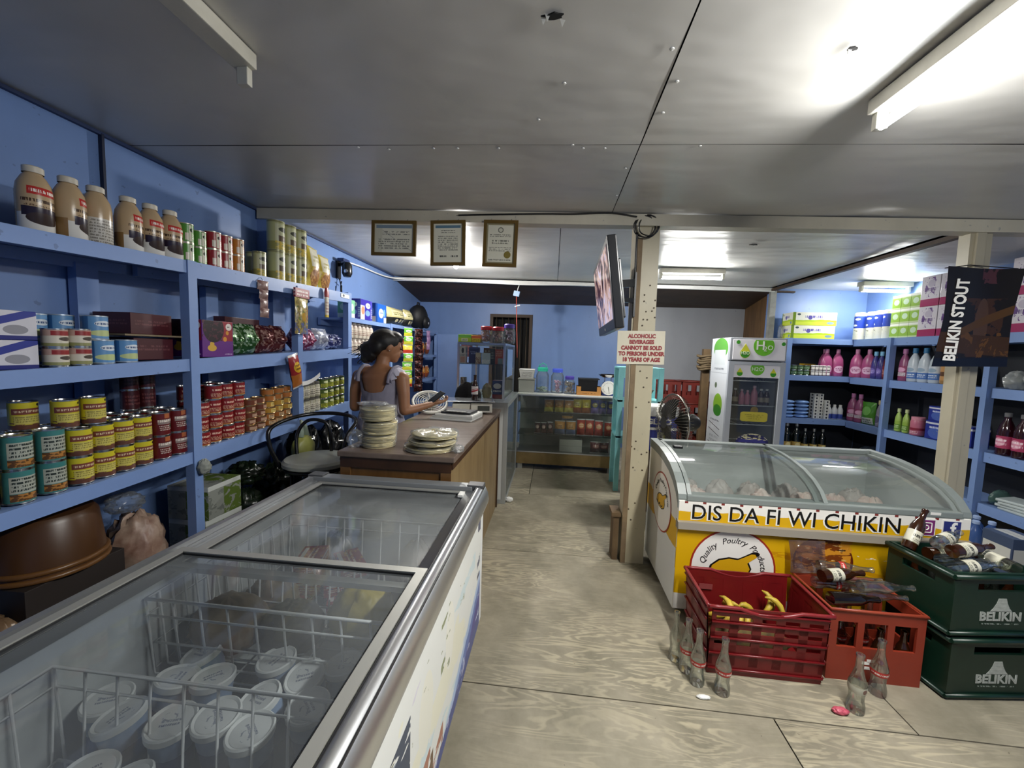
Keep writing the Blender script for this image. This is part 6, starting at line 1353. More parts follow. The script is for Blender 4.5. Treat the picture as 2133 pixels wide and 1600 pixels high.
WBL = printed('white blue label', '#c3cbd4', [('r', .25, .75, 0, .5, '#4a72b4'), ('e', .5, .72, .12, .16, '#8fa4b8'), ('t', .36, .64, .1, .4, '#dfe6ee', 2)], .3); wb = soft('bleach_bottle', '#b9c3cc', WBL, '#2f6f9c', 1.08, .85)
for i, y in enumerate((4.31, 4.195, 4.08)): wb.put((3.57, y, z2), SD, f'{ORD[i]} white bottle with blue cap from the shelf post', 1.02, 'white blue capped bottles')
soft('tan_bottle', '#a07a4a', printed('tan bottle label', '#b98a54', [('r', .35, .65, .3, .6, '#5a3a20')], .3), '#8a7050', 1.1, .9).put((3.57, 3.96, z2), SD, 'tan bottle beside the black banner', 1.08)
# third level
WIP = printed('wipes print', '#7fa4dc', [('e', .5, .5, .3, .25, '#a9c4ea'), ('t', .3, .7, .35, .65, '#3a62a8', 1)], .25, bump=.2)
for cc in range(2):
    for k in range(5): crumpled('wipes_pack', (2.89+cc*.165, 5.15, z3+k*.043), (.08, .07, .024), WIP, 50+cc*6+k, f'{ORD[k]} pale blue wipes pack from below, {("left", "right")[cc]} pile on the corner shelf', 'wipes pack', .1, 16, 8, 4, 'pale blue wipes packs')
SBX = printed('small white box', '#d2d2cc', [('e', .5, .5, .2, .3, '#2c2c34')], .4); sb_ = carton('soap_box', .05, .09, .037, SBX)
for cc in range(3):
    for k in range(8 if cc < 2 else 6): sb_.put((3.19+cc*.053, 5.14-.03*(cc == 2), z3+k*.038), BK, f'white soap box, {ORD[k]} from below in the {ORD[cc]} stack of the corner shelf', group='white soap boxes')
WBT = lathe_bottle('white_bottle', [(.028, 0), (.03, .006), (.03, .11), (.02, .14), (.014, .15)], printed('white bottle print', '#c6c9cc', [('r', .2, .8, .05, .42, '#3c4fa0')], .3), cap=(.016, .15, .175), capm=WHITE)
for i, x in enumerate((3.355, 3.42, 3.485)): WBT.put((x, 5.13, z3), BK, f'{ORD[i]} small white and blue bottle right of the soap boxes', group='small white bottles')
for i, (x, y) in enumerate(((3.575, 5.06), (3.58, 4.955))): fl.put((x, y, z3), R(-40), f'{("left", "right")[i]} floral pink bottle in the corner of the third shelf', 1.0, 'floral bottles')
bag('green_refill', .16, .25, .09, printed('green refill', '#4a8a2a', [('r', .1, .9, .02, .3, '#c9ccc0'), ('e', .5, .6, .3, .2, '#7ab85a'), ('t', .2, .8, .05, .25, '#4a5a40', 2)], .25, bump=.2), 80, 'refill pack').put((3.58, 4.82, z3), SD+.2, 'green refill pouch in the third corner shelf')
soft('grey_bottle', '#9a94a4', printed('grey label', '#a9a4b4', [('e', .5, .5, .15, .4, '#6a6284')], .3), '#c8b88a', .7, .7).put((3.57, 4.66, z3), SD, 'slim grey bottle left of the shelf post, third shelf', .88)
GNL = printed('lime label', '#8fae4a', [('r', .3, .7, 0, .6, '#5a8a2c'), ('t', .35, .65, .1, .5, '#d8e4b0', 3)], .3); gb = soft('lime_bottle', '#9ab85a', GNL, '#c2cf9a', .9, .7)
for i, y in enumerate((4.42, 4.33)): gb.put((3.57, y, z3), SD, f'{("left", "right")[i]} lime green bottle right of the shelf post, third shelf', .72, 'lime bottles')
PB = lathe_bottle('pink_pot', [(.05, 0), (.056, .01), (.056, .13), (.05, .15)], printed('pink pot print', '#b8687e', [('r', 0, 1, .35, .5, '#8a2a40'), ('t', .35, .65, .1, .3, '#e4c8d0', 2)], .3), 'pot', cap=(.052, .15, .18), capm=mat('pink lid', '#cf8a9a', .4)); PB.put((3.57, 4.2, z3), SD, 'round pink pot on the third side shelf')
BBX = printed('blue soap carton', '#26348e', [('r', 0, 1, .82, .92, '#c9ccd8'), ('e', .5, .35, .35, .3, '#4a62b0'), ('n', .1, .9, .05, .5, '#8a9a8a', 5, .62), ('t', .2, .8, .55, .75, '#c9d0e8', 1)], .35); bb = carton('detergent_box', .2, .14, .17, BBX)
bb.put((3.62, 4.0, z3), SD, 'lower dark blue detergent box on the side shelf', group='detergent boxes'); bb.put((3.63, 4.0, z3+.171), SD, 'upper dark blue detergent box on the side shelf', (.95, 1, .8), 'detergent boxes'); bb.put((3.62, 3.78, z3), SD, 'dark blue detergent box nearest the banner post', group='detergent boxes')
WIN = lathe_bottle('wine_bottle', [(.036, 0), (.038, .008), (.038, .16), (.032, .19), (.014, .225), (.014, .28)], mat('dark bottle glass', '#07100a', .1, coat=.6), cap=(.0155, .25, .285), capm=mat('silver cap', '#b9b9b4', .25, .8), label=(.03, .1), labm=printed('gold label', '#b79a52', [('e', .5, .55, .1, .35, '#e0cf92'), ('t', .4, .6, .1, .4, '#5a4418', 2)], .35))
for i, (x, s) in enumerate(((2.9, 1.25), (3.01, 1.25), (3.11, 1.02), (3.21, 1.02), (3.31, 1.02))): WIN.put((x, 5.12, z4), BK, f'{ORD[i]} dark wine bottle with gold label, lowest corner shelf', s, 'dark wine bottles')
crumpled('plastic_pack', (2.835, 5.085, z4), (.012, .012, .09), mat('lilac pack', '#a9b4d8', .4), 14, 'lilac paper pack left of the wine bottles', 'plastic pack')
crumpled('net_pack', (3.6, 4.75, z4), (.1, .14, .1), mat('dark net film', '#262b33', .3, col2='#4a5460', mscale=20), 15, 'dark plastic bundle in the lowest corner shelf', 'plastic pack', .3)
# near side bay, partly behind banner and post
for i, (y, z, r3) in enumerate(((3.28, z2, (.1, .1, .13)), (3.45, z2, (.1, .05, .08)), (3.02, z2, (.1, .12, .14)))): crumpled('white_bag', (3.6, y, z), r3, film('milky film', '#e6eaea', .3, .45, '#d8dcda'), 90+i, ['white plastic bag bundle right of the banner post', 'small white plastic bundle next to the banner', 'white plastic bag bundle at the right picture edge'][i], 'plastic bag', .3)
MRB = lathe_bottle('syrup_bottle', [(.042, 0), (.045, .01), (.045, .17), (.035, .22), (.017, .26), (.017, .29)], mat('maroon syrup', '#2a0a14', .12, coat=.5), cap=(.02, .28, .31), capm=mat('smoky cap', '#6a6a6c', .3), label=(.05, .14), labm=printed('syrup label', '#a0385a', [('e', .5, .5, .12, .35, '#d08aa0'), ('t', .36, .64, .2, .8, '#f0d8e0', 2)], .3))
for i, y in enumerate((3.45, 3.34, 3.23, 3.12)): MRB.put((3.57, y, z3), SD, f'{ORD[i]} maroon syrup bottle with pink label, right of the banner post', 1.08, 'maroon syrup bottles')
for i in range(4):
    m = MB(); m.box(-.14, .14, -.1, .1, 0, .022, bev=.008); FP = m.build('flat_pack', mat('pale flat pack', '#b9c4c4', .4, mottle=.15), None, (3.62, 3.26+.02*(i % 2), z4+i*.023), SD+.1*i); tag(FP, f'{ORD[i]} pale flat pack from below, side shelf near the right edge', 'flat pack', 'pale flat packs')
crumpled('net_pack', (3.62, 3.48, z4), (.08, .03, .07), mat('green net', '#4a6660', .4, mottle=.3), 17, 'greenish net bag left of the flat packs', 'net bag', .3)
BWB = lathe_bottle('water_bottle', [(.035, 0), (.037, .008), (.037, .15), (.03, .19), (.014, .215), (.014, .225)], mat('blue water bottle', '#3a568e', .2, coat=.4), cap=(.016, .222, .24), capm=mat('pale blue cap', '#9fb4d8', .4), label=(.06, .12), labm=mat('navy label', '#27356e', .4))
for i, (x, y) in enumerate(((3.28, 3.4), (3.39, 3.4), (3.28, 3.29), (3.39, 3.29))): BWB.put((x, y, .001), SD, f'{ORD[i]} blue water bottle on the floor under the right shelf', 1.35, 'blue water bottles')
carton('bottled_pack', .2, .2, .3, printed('white label pack', '#3c4a66', [('r', .05, .95, .3, .75, '#c4c4be')], .35)).put((3.36, 3.12, .001), SD, 'dark pack with white label on the floor under the right shelf')
# ---------------------------------------------------------------- crates and bottles in front of the chicken freezer
def tapered_wall(m, a, b, za, zb, th, out, mi=0):
    """vertical-ish panel between ground points a,b; out = how far the top leans outward"""
    a, b = Vector(a), Vector(b); t = (b-a).normalized(); n = Vector((t.y, -t.x, 0))
    lo = lambda p, z: p+n*(out*z); k = n*th
    v = [lo(a, za)+Vector((0, 0, za)), lo(b, za)+Vector((0, 0, za)), lo(b, zb)+Vector((0, 0, zb)), lo(a, zb)+Vector((0, 0, zb))]
    v += [p-k for p in v]
    m.add(v, [(0, 1, 2, 3), (7, 6, 5, 4), (0, 4, 5, 1), (1, 5, 6, 2), (2, 6, 7, 3), (3, 7, 4, 0)], mi)
t = thing('produce_crate', 'dark red plastic produce crate with banana peels before the freezer', 'crate', (1.045, 2.015, 0))
RC = mat('crate dark red', '#741417', .35, mottle=.2); hw_, hd_, ch = .255, .15, .345; OUT = .055
cor = [(-hw_, -hd_, 0), (hw_, -hd_, 0), (hw_, hd_, 0), (-hw_, hd_, 0)]
m = MB(); m.box(-hw_+.004, hw_-.004, -hd_+.004, hd_-.004, .012, .02)
for i in range(8): m.box(-hw_+.004+i*.063, -hw_+.034+i*.063, -hd_+.004, hd_-.004, .004, .012)
m.build('crate_floor', RC, t)
for i in range(4):
    a, b = Vector(cor[i]), Vector(cor[(i+1) % 4]); L_ = (b-a).length; tt = (b-a).normalized()
    m = MB()
    for z0, z1_ in ((.0, .05), (.30, ch)): tapered_wall(m, a, b, z0, z1_, .006, OUT)
    k = 5 if L_ > .4 else 3
    for j in range(k+1):
        c0 = a+(b-a)*(j/k); w_ = .02
        p0 = c0-tt*(w_ if j else 0); p1 = c0+tt*(w_ if j < k else 0)
        tapered_wall(m, p0, p1, .05, .30, .006, OUT)
    for z in (.05, .1125, .175, .2375):       # slats leave narrow vents
        tapered_wall(m, a, b, z, z+(.0624 if i else (.05 if z < .1 else .042)), .005, OUT)
    m.build('crate_wall', RC, t)
    m = MB()
    for z in (.03, .11, .19, .27, .325):
        n = Vector((tt.y, -tt.x, 0)); o_ = n*(OUT*z+.004)
        m.tube([a+o_+Vector((0, 0, z)), b+o_+Vector((0, 0, z))], .006, 6)
    m.build('wall_rib', RC, t)
    m = MB(); n = Vector((tt.y, -tt.x, 0)); rim = []
    for j in range(13):
        q = j/12; dip = .028*max(0, math.sin(math.pi*(q-.25)/.5)) if .25 < q < .75 and L_ > .4 else 0
        rim.append(a+(b-a)*q+n*(OUT*ch)+Vector((0, 0, ch-dip))+(tt*(OUT*ch)*(2*q-1)))
    m.tube(rim, .009, 8); m.build('rim', mat('crate red rim', '#7c2024', .35), t)
m = MB(); m.box(-.2, -.13, hd_-.0005, hd_+.001, .24, .27); m.build('moulded_mark', mat('faded mark', '#8a4040', .5), t)
BAN_ = mat('banana peel', '#c9ad3a', .5, mottle=.35, mscale=18)
rr = random.Random(11)
for i in range(12):
    x, y = rr.uniform(-.19, .1), rr.uniform(-.06, .11); a0 = rr.uniform(0, 6.28); z0 = .14+.03*(i//4)
    m = MB(); k = rr.uniform(.05, .07)
    m.tube([(k*math.cos(q), k*.8*math.sin(q), .035*math.sin(q*1.2)) for q in [R(-60+24*j) for j in range(6)]], [.003, .012, .016, .016, .011, .003], 6)
    o = m.build('banana', BAN_, None, (1.045+x, 2.015+y, z0+.035), (rr.uniform(-.3, .3), rr.uniform(-.9, .5), a0)); tag(o, f'{ORD[i]} small yellow banana lying in the dark red crate', 'banana', 'bananas in the red crate')
crumpled('leaf_pile', (1.03, 2.02, .021), (.21, .12, .078), mat('dry leaves', '#3a2a1a', .8, col2='#6a5a2a', mscale=20), 9, 'dry brown leaves under the bananas in the red crate', 'leaves', .3)
# contour bottle
GLB = glass('bottle glass clear', '#f1f5f0', .9, .07, '#c4c9be', 9, .03, .0); GLD = mat('bottle glass dark', '#120b08', .08, coat=.5); GLN = mat('bottle glass brown', '#2e1608', .1, coat=.5)
cola = [(.027, 0), (.029, .006), (.029, .03), (.024, .055), (.0245, .075), (.029, .105), (.0285, .125), (.02, .155), (.0125, .19), (.0115, .235), (.014, .238), (.014, .247)]
beer = [(.029, 0), (.03, .006), (.03, .125), (.024, .15), (.0135, .175), (.0125, .215), (.0145, .218), (.0145, .228)]
RLB = printed('cola band', '#b0302c', [('t', .3, .7, .2, .8, '#e8d8d0', 1)], .35); WLB = printed('white beer label', '#c9c6b4', [('t', .3, .7, .4, .8, '#3a3a34', 1), ('t', .3, .7, .1, .35, '#6a6a5c', 2), ('r', 0, 1, 0, .06, '#8a8a70')], .4)
def pop(prof, gl, lab=None, labm=None, name='empty_bottle'):
    t = thing(name, 'bottle', 'bottle')
    m = MB(); m.lathe([(0, .002)]+prof+[(.009, prof[-1][1])], 18, sharp=60); m.build('glass', gl, t)
    if lab:
        def rad(z):
            for (ra, za), (rb, zb) in zip(prof, prof[1:]):
                if za <= z <= zb and zb > za: return ra+(rb-ra)*(z-za)/(zb-za)
        m = MB(); m.lathe([(rad(lab[0]+(lab[1]-lab[0])*i/5)+.0008, lab[0]+(lab[1]-lab[0])*i/5) for i in range(6)], 18); m.build('label', labm, t)
    return Proto(t)
cl = pop(cola, GLB, (.092, .115), RLB); cw = pop(cola, GLB, (.09, .12), printed('white mark band', '#b9b8a8', [('e', .5, .5, .05, .35, '#7a5a50')], .4)); cd_ = pop(beer, GLD); cb_ = pop(beer, GLB, (.04, .1), WLB); cn = pop(beer, GLN, (.035, .1), WLB); cc_ = pop(cola, GLB)
for p, x, y, lbl in ((cl, .695, 1.865, 'empty red banded bottle nearest the freezer, left of the red crate'), (cl, .72, 1.795, 'empty red banded bottle in the middle, left of the red crate'), (cl, .815, 1.755, 'empty red banded bottle standing foremost beside the red crate'), (cw, 1.36, 1.74, 'empty cloudy bottle standing alone before the orange crate'), (cl, 1.53, 1.85, 'empty red banded bottle touching the orange crate')):
    p.put((x, y, .0005), rnd.uniform(-.3, .3), lbl, (1.14, 1.14, 1.04), 'empty bottles on the floor')
cc_.put((.66, 1.93, .0005), (0, 0, 0), 'empty clear bottle standing behind the others, left of the red crate', 1.0, 'empty bottles on the floor')
# orange bottle crate
t = thing('bottle_crate', 'orange red bottle crate full of empties beside the red crate', 'crate', (1.552, 2.06, 0))
OR = mat('crate orange red', '#8e3220', .4, mottle=.15); W2, D2, hh_ = .205, .15, .345
m = MB(); k = .012
m.box(-W2, W2, -D2, D2, 0, .012)
for y in (-D2, D2-k):
    m.box(-W2, W2, y, y+k, .012, .165); m.box(-W2, W2, y, y+k, .29, hh_)
    for x, x_ in ((-W2, -W2+.035), (-.085, -.055), (.045, .075), (W2-.035, W2)): m.box(x, x_, y, y+k, .165, .29)
for x in (-W2, W2-k):
    m.box(x, x+k, -D2+k, D2-k, .012, .165); m.box(x, x+k, -D2+k, D2-k, .29, hh_); m.box(x, x+k, -D2+k, -D2+.06, .165, .29); m.box(x, x+k, D2-.06, D2-k, .165, .29)
m.build('crate_wall', OR, t)
m = MB(); m.tube([(-W2, -D2, hh_), (W2, -D2, hh_), (W2, D2, hh_), (-W2, D2, hh_)], .009, 8, closed=True); m.build('rim', mat('crate orange rim', '#98402c', .4), t)
m = MB()
for x in (-.1, 0, .1): m.box(x-.002, x+.002, -D2+k, D2-k, .012, .12)
for y in (-.07, 0, .07): m.box(-W2+k, W2-k, y-.002, y+.002, .012, .12)
m.build('bottle_divider', OR, t)
m = MB()
for i, (x, z) in enumerate(((0, 0), (.02, .012), (.035, -.008), (.012, -.024))): m.box(x-.016, x+.016, -.001, 0, z-.007, z+.007)
m.build('white_logo', INKW, t, (-.035, -D2-.0005, .095))
i = 0
for x in (-.155, -.052, .052, .155):
    for y in (-.105, .0, .1):
        p = (cn, cl, cc_)[i % 3]; p.put((1.552+x, 2.06+y, .0135), 0, f'empty bottle in the orange crate, {ORD[i//3]} column, {("front", "middle", "back")[i%3]} place', 1.0, 'empties standing in the orange crate'); i += 1
lay = [(cd_, 1.36, 1.945, .378, 5, 0), (cc_, 1.49, 2.012, .378, -3, 0), (cl, 1.37, 2.08, .378, 2, 0), (cc_, 1.49, 2.148, .378, 0, 0), (cn, 1.37, 2.03, .44, 12, 2), (cc_, 1.5, 1.965, .44, 4, 0), (cl, 1.42, 2.135, .44, -5, 2)]
lbls = ['dark glossy bottle lying on top of the orange crate', 'clear bottle lying at the front of the orange crate', 'red banded bottle lying behind the dark one on the crate', 'clear bottle lying slanted at the right of the orange crate', 'brown bottle lying in the upper layer on the orange crate', 'clear bottle in front of the upper layer on the orange crate', 'red banded bottle lying highest at the back of the pile']
for (p, x, y, z, a, tl_), lb in zip(lay, lbls): p.put((x, y, z), (0, R(90-tl_), R(a)), lb, 1.0, 'empties lying on the orange crate')
bag('film_bag', .2, .17, .07, film('smoky film', '#ece4e0', .4, .04, '#b09a96'), 7, 'plastic bag', .35).put((1.42, 2.2, .36), (R(-12), 0, .1), 'clear plastic bag standing behind the lying bottles')
# green beer crates
def beer_crate(label, loc, rot):
    t = thing('beer_crate', label, 'crate', loc, rot, 'dark green beer crates'); G = mat('crate dark green', '#0d2a1e', .38, mottle=.2)
    w, d, h = .42, .30, .292; x0, y0 = 0, 0; k = .014
    m = MB(); m.box(0, w, 0, d, 0, .014); sx0, sx1, sz0, sz1 = w*.27, w*.83, h*.72, h*.84
    m.box(0, w, 0, k, .014, sz0); m.box(0, sx0, 0, k, sz0, sz1); m.box(sx1, w, 0, k, sz0, sz1); m.box(0, w, 0, k, sz1, h)
    m.box(0, w, d-k, d, .014, h)
    for x in (0, w-k): m.box(x, x+k, k, d-k, .014, sz0); m.box(x, x+k, k, d*.25, sz0, sz1); m.box(x, x+k, d*.75, d-k, sz0, sz1); m.box(x, x+k, k, d-k, sz1, h)
    m.build('crate_wall', G, t)
    m = MB()
    for z in (h-.012, .018): m.box(-.008, w+.008, -.008, d+.008, z-.012 if z > .1 else .0, z+.012 if z > .1 else .03)
    # rims only (hollow): four bars
    m = MB()
    for z, s_ in ((h-.014, .012), (.016, .010)):
        for a, b in (((-.006, -.006), (w+.006, -.006)), ((w+.006, -.006), (w+.006, d+.006)), ((w+.006, d+.006), (-.006, d+.006)), ((-.006, d+.006), (-.006, -.006))): m.tube([(a[0], a[1], z), (b[0], b[1], z)], s_, 6)
    for x in (.012, w-.012): m.box(x-.014, x+.014, -.007, 0, .03, h-.03)
    m.build('rim', G, t)
    LG = mat('crate white print', '#b4b9b2', .5, mottle=.25, mscale=60); cx = w*.55
    m = MB()
    for x0_, x1_, za, zb in ((-.025, .025, .155, .178), (-.036, .036, .135, .154), (-.05, .05, .118, .134)): m.prism([(cx+x0_, za), (cx+x1_, za), (cx+x1_*.72, zb), (cx+x0_*.72, zb)][::-1], -.0012, 0, 'y')
    m.build('temple_emblem', LG, t)
    text('BELIKIN', .056, LG, t, (cx, -.0009, .092), bold=.002, sx=1.0)
    m = MB(); m.quad((cx-.09, -.0008, .052), (cx+.09, -.0008, .052), (cx+.09, -.0008, .066), (cx-.09, -.0008, .066)); m.build('small_print', printed('crate small print', '#0d2a1e', [('t', .02, .98, .1, .9, '#8a938c', 1)], .4), t)
    return t
gr = R(7); gp0 = Vector((1.82, 1.865, 0))
beer_crate('lower dark green beer crate at the right front', (gp0.x, gp0.y, .001), gr); beer_crate('upper dark green beer crate heaped with empty bottles', (gp0.x-.012, gp0.y+.005, .2945), gr)
def cw_(x, y, z): return (gp0.x-.012+x*math.cos(gr)-y*math.sin(gr), gp0.y+.005+x*math.sin(gr)+y*math.cos(gr), .2945+z)
i = 0
for x in (.07, .14, .21, .28, .35):
    for y in (.07, .15, .23):
        p = (cn, cb_)[(i*7) % 2]; p.put(cw_(x, y, .016), 0, f'beer bottle standing inside the upper green crate, {ORD[i//3]} column, {("front", "middle", "back")[i%3]} place', 1.0, 'bottles standing in the upper green crate'); i += 1
lay = [(cb_, .05, .05, .29, 3, 3), (cn, .05, .255, .275, 20, 55), (cb_, .06, .115, .29, 0, 0), (cn, .07, .18, .29, -2, 0), (cb_, .345, .05, .29, 88, 0), (cn, .07, .08, .352, 8, 3), (cb_, .09, .16, .352, 22, 4)]
lbls = ['clear beer bottle lying foremost in the green crate', 'brown beer bottle sticking up at the left of the green crate', 'clear beer bottle lying second from the front in the green crate', 'brown beer bottle lying in the middle of the green crate', 'clear beer bottle lying crosswise at the right of the green crate', 'brown beer bottle lying on top, left in the green crate', 'clear beer bottle lying on top, right in the green crate']
for (p, x, y, z, a, tl_), lb in zip(lay, lbls): p.put(cw_(x, y, z), (0, R(90-tl_), gr+R(a)), lb, 1.0, 'empties lying in the upper green crate')
# litter
crumpled('wrapper', (1.285, 1.715, 0), (.035, .018, .014), mat('pink wrapper', '#c4586a', .4), 3, 'small pink wrapper on the floor', 'litter', .4)
crumpled('wrapper', (.72, 1.71, 0), (.03, .012, .008), WHITE, 4, 'small white scrap on the floor near the red crate', 'litter', .4)
crumpled('wrapper', (-.39, 3.84, 0), (.045, .03, .028), WHITE, 5, 'crumpled white paper on the floor by the tall showcase', 'litter', .4)
m = MB(); m.box(-.02, .02, -.06, .06, 0, .33); m.box(-.035, .03, -.075, .075, .331, .36); tag(m.build('timber_offcut', wood('offcut wood', '#4d3a26', '#6f5a3e', .7), None, (.505, 2.92, 0)), 'short dark timber offcut leaning at the foot of the roof post', 'timber')
# ---------------------------------------------------------------- frozen chicken and bags inside the curved freezer
PKM = mat('frozen chicken', '#c79f95', .4, col2='#dccbc2', mscale=9, bump=.2)
rr = random.Random(5); k = 0
for x in (.2, .42, .64, .86, 1.08, 1.28):
    for y in (.18, .36, .52):
        k += 1
        if k % 5 == 0: continue
        crumpled('frozen_chicken', (gx0+x+rr.uniform(-.02, .02), gy0+y, .401), (.1, .085, .12+.03*(y > .3)), PKM if k % 3 else mat('frosty pack', '#c9beb8', .45, mottle=.1), 100+k, f'frozen chicken pack, {ORD[int((x-.2)/.21+.3)]} from the left, {("front", "middle", "back")[int((y-.1)/.17)]} row', 'frozen chicken', .4, group='frozen chicken packs')
# ---------------------------------------------------------------- things on the counter
ZC = .956
TORT = mat('tortilla', '#eadba6', .7, mottle=.15, mscale=25); 
def tort_stack(label, loc, r, n, th, seed, tilt=0):
    t = thing('tortilla_pack', label, 'tortillas', loc, (0, R(tilt), rnd.uniform(0, 3))); rr = random.Random(seed)
    for i in range(n):
        m = MB(); dx, dy = rr.uniform(-.004, .004), rr.uniform(-.004, .004); ph = rr.uniform(0, 6)
        m.lathe([(0, i*th), (r*.97, i*th), (r, i*th+th*.4), (r*.97, i*th+th*.85), (0, i*th+th*.85)], 22, c=(dx, dy, 0)); m.build('tortilla', TORT, t)
    H = n*th; m = MB(); ox = seed*3.7
    def f(u, v):
        a = 2*math.pi*u; q = mnoise.noise(Vector((math.cos(a)*2+ox, math.sin(a)*2, v*4)))
        rad = (r+.006+.010*q) if v < .75 else (r+.006)*(1-(v-.75)*3.4)+.006*q
        z = H*min(1, v/.75)+.004+(.018*q if v > .7 else 0); return (rad*math.cos(a), rad*math.sin(a), max(.001, z+.006*(v > .75)))
    m.grid(f, 30, 12); m.build('bag_film', FILM, t); return t
for k, (dx, dy) in enumerate(((0, 0), (.004, .006), (-.004, .0))): tort_stack(f'{("lowest", "middle", "topmost")[k]} bagged tortilla stack at the near end of the counter', (-.955+dx, 2.09+dy, ZC+k*.0745), .09, 9, .0068, 3+k)
crumpled('bag_tail', (-1.06, 2.03, ZC), (.05, .04, .055), FILM, 21, 'loose clear bag end left of the tortilla stack', 'plastic bag', .4)
crumpled('bag_tail', (-.99, 2.09, ZC+.226), (.09, .07, .012), FILM, 22, 'clear bag flap lying on top of the tortilla stack', 'plastic bag', .4)
for k in range(3): 
    o = tort_stack(f'{("lower", "middle", "upper")[k]} bag of wide flat tortillas on the counter corner', (-.655+.012*k, 2.085, ZC+k*.036), .135-.006*k, 3, .0066, 9+k)
crumpled('bag_tail', (-.49, 2.045, ZC), (.035, .045, .022), FILM, 23, 'clear bag end hanging at the counter corner', 'plastic bag', .4)
# newspaper and clipboard
t = thing('paper_stack', 'stack of papers and a notebook on the counter', 'papers', (-.76, 3.1, ZC), R(-8))
t.scale = (1.15, 1.15, 1.4)
for k, (w, d, c_) in enumerate(((.3, .24, '#cfd0cc'), (.29, .22, '#b9bab4'), (.27, .22, '#dadbd6'))):
    m = MB(); m.box(-w/2+.01*k, w/2+.01*k, -d/2, d/2, k*.011, k*.011+.0105, bev=.002); m.build('papers', mat('paper '+c_, c_, .6), t)
m = MB(); m.box(-.08, .13, -.09, .07, .034, .046, bev=.002); m.build('notebook', mat('notebook dark', '#232528', .5), t)
m = MB(); m.box(-.04, .1, -.1, -.06, .0465, .0505); m.build('pad', printed('keys print', '#8f908a', [('t', 0, 1, 0, 1, '#303030', 3)], .5), t)
# price scale with bottle
t = thing('price_scale', 'cream electronic scale with flat steel plate on the counter', 'scale', (-.725, 3.49, ZC), R(12))
t.scale = (1.15, .95, 1.1)
m = MB(); m.box(-.15, .15, -.13, .13, .02, .075, bev=.01, taper=(.94, .94)); m.build('housing', mat('scale cream', '#d6d2c2', .4), t)
m = MB(); m.add([(.0, -.165, .012), (.16, -.165, .012), (.16, -.13, .03), (.0, -.13, .03), (.0, -.15, .07), (.16, -.15, .07), (.16, -.128, .08), (.0, -.128, .08)], [(0, 1, 5, 4), (1, 2, 6, 5), (2, 3, 7, 6), (3, 0, 4, 7), (4, 5, 6, 7), (3, 2, 1, 0)]); m.build('display_housing', MATS['scale cream'], t)
m = MB(); m.add([(.05, -.1655, .026), (.14, -.1655, .026), (.14, -.1545, .062), (.05, -.1545, .062)], [(0, 1, 2, 3)]); m.build('display', mat('lcd grey', '#4a4c44', .2), t)
m = MB(); m.box(-.09, .09, -.09, .09, .075, .09); m.build('support', BLACK, t)
m = MB(); m.box(-.18, .18, -.15, .15, .091, .098, bev=.003); m.build('plate', mat('plate steel', '#c4c8cc', .2, .9), t)
for sx in (-.11, .11):
    for sy in (-.09, .09):
        m = MB(); m.lathe([(0, 0), (.018, 0), (.018, .02), (0, .02)], 10, c=(sx, sy, 0)); m.build('foot', BLACK, t)
red_stripe = printed('striped beer label', '#d8d2cc', [('d', .5, .45, .6, .1, '#a8303a'), ('d', .5, .65, .6, .03, '#a8303a')], .35)
t = pop(beer, GLN, (.05, .125), red_stripe, 'beer_bottle').put((-.69, 3.47, ZC+.109), R(10), 'brown beer bottle with striped label standing on the scale', .98)
crumpled('dark_bag', (-.8, 3.69, ZC), (.13, .03, .14), mat('black cloth', '#08090b', .7), 27, 'black bag behind the scale on the counter', 'bag', .15)
# white round fan resting on the counter
t = thing('table_fan', 'white round table fan tipped back on the counter beside the assistant', 'fan', (-1.0, 3.2, ZC+.014), (R(-58), 0, R(25)))
WF = mat('fan white', '#cfcfc6', .4); RF = .145
m = MB(); m.tube([(RF*math.cos(R(i*10)), 0, RF+RF*math.sin(R(i*10))) for i in range(36)], .012, 8, closed=True); m.build('ring', WF, t)
m = MB()
for k in range(1, 7): m.tube([(RF*k/7.2*math.cos(R(i*15)), -.012+.004*k/3, RF+RF*k/7.2*math.sin(R(i*15))) for i in range(24)], .0028, 5, closed=True)
for k in range(8): m.tube([(0, -.012, RF), (RF*math.cos(R(k*45)), 0, RF+RF*math.sin(R(k*45)))], .0028, 5)
m.build('grille', WF, t)
m = MB(); m.lathe([(0, -.06), (.05, -.06), (.06, -.03), (.04, 0), (0, 0)], 16, M=Matrix.Translation((0, 0, RF)) @ Matrix.Rotation(R(90), 4, 'X')); m.build('motor', WF, t)
# ---------------------------------------------------------------- bar stool behind the counter
t = thing('bar_stool', 'black metal bar stool with round grey seat and hooped back', 'stool', (-1.53, 2.42, 0))
SF = mat('stool black', '#0c0c0e', .25)
m = MB(); m.lathe([(0, .72), (.195, .72), (.21, .73), (.21, .75), (.195, .765), (0, .768)], 30); m.build('seat', mat('stool vinyl', '#b9bcae', .35, mottle=.15, mscale=5), t)
m = MB(); m.tube([(.19*math.cos(R(i*12)), .19*math.sin(R(i*12)), .708) for i in range(30)], .012, 8, closed=True); m.build('seat_ring', SF, t)
for a in (45, 135, 225, 315):
    m = MB(); m.tube([(.15*math.cos(R(a)), .15*math.sin(R(a)), .70), (.17*math.cos(R(a)), .17*math.sin(R(a)), .4), (.2*math.cos(R(a)), .2*math.sin(R(a)), .0)], .011, 8); m.build('leg', SF, t)
m = MB(); m.tube([(.18*math.cos(R(i*12)), .18*math.sin(R(i*12)), .28) for i in range(30)], .009, 8, closed=True); m.build('foot_ring', SF, t)
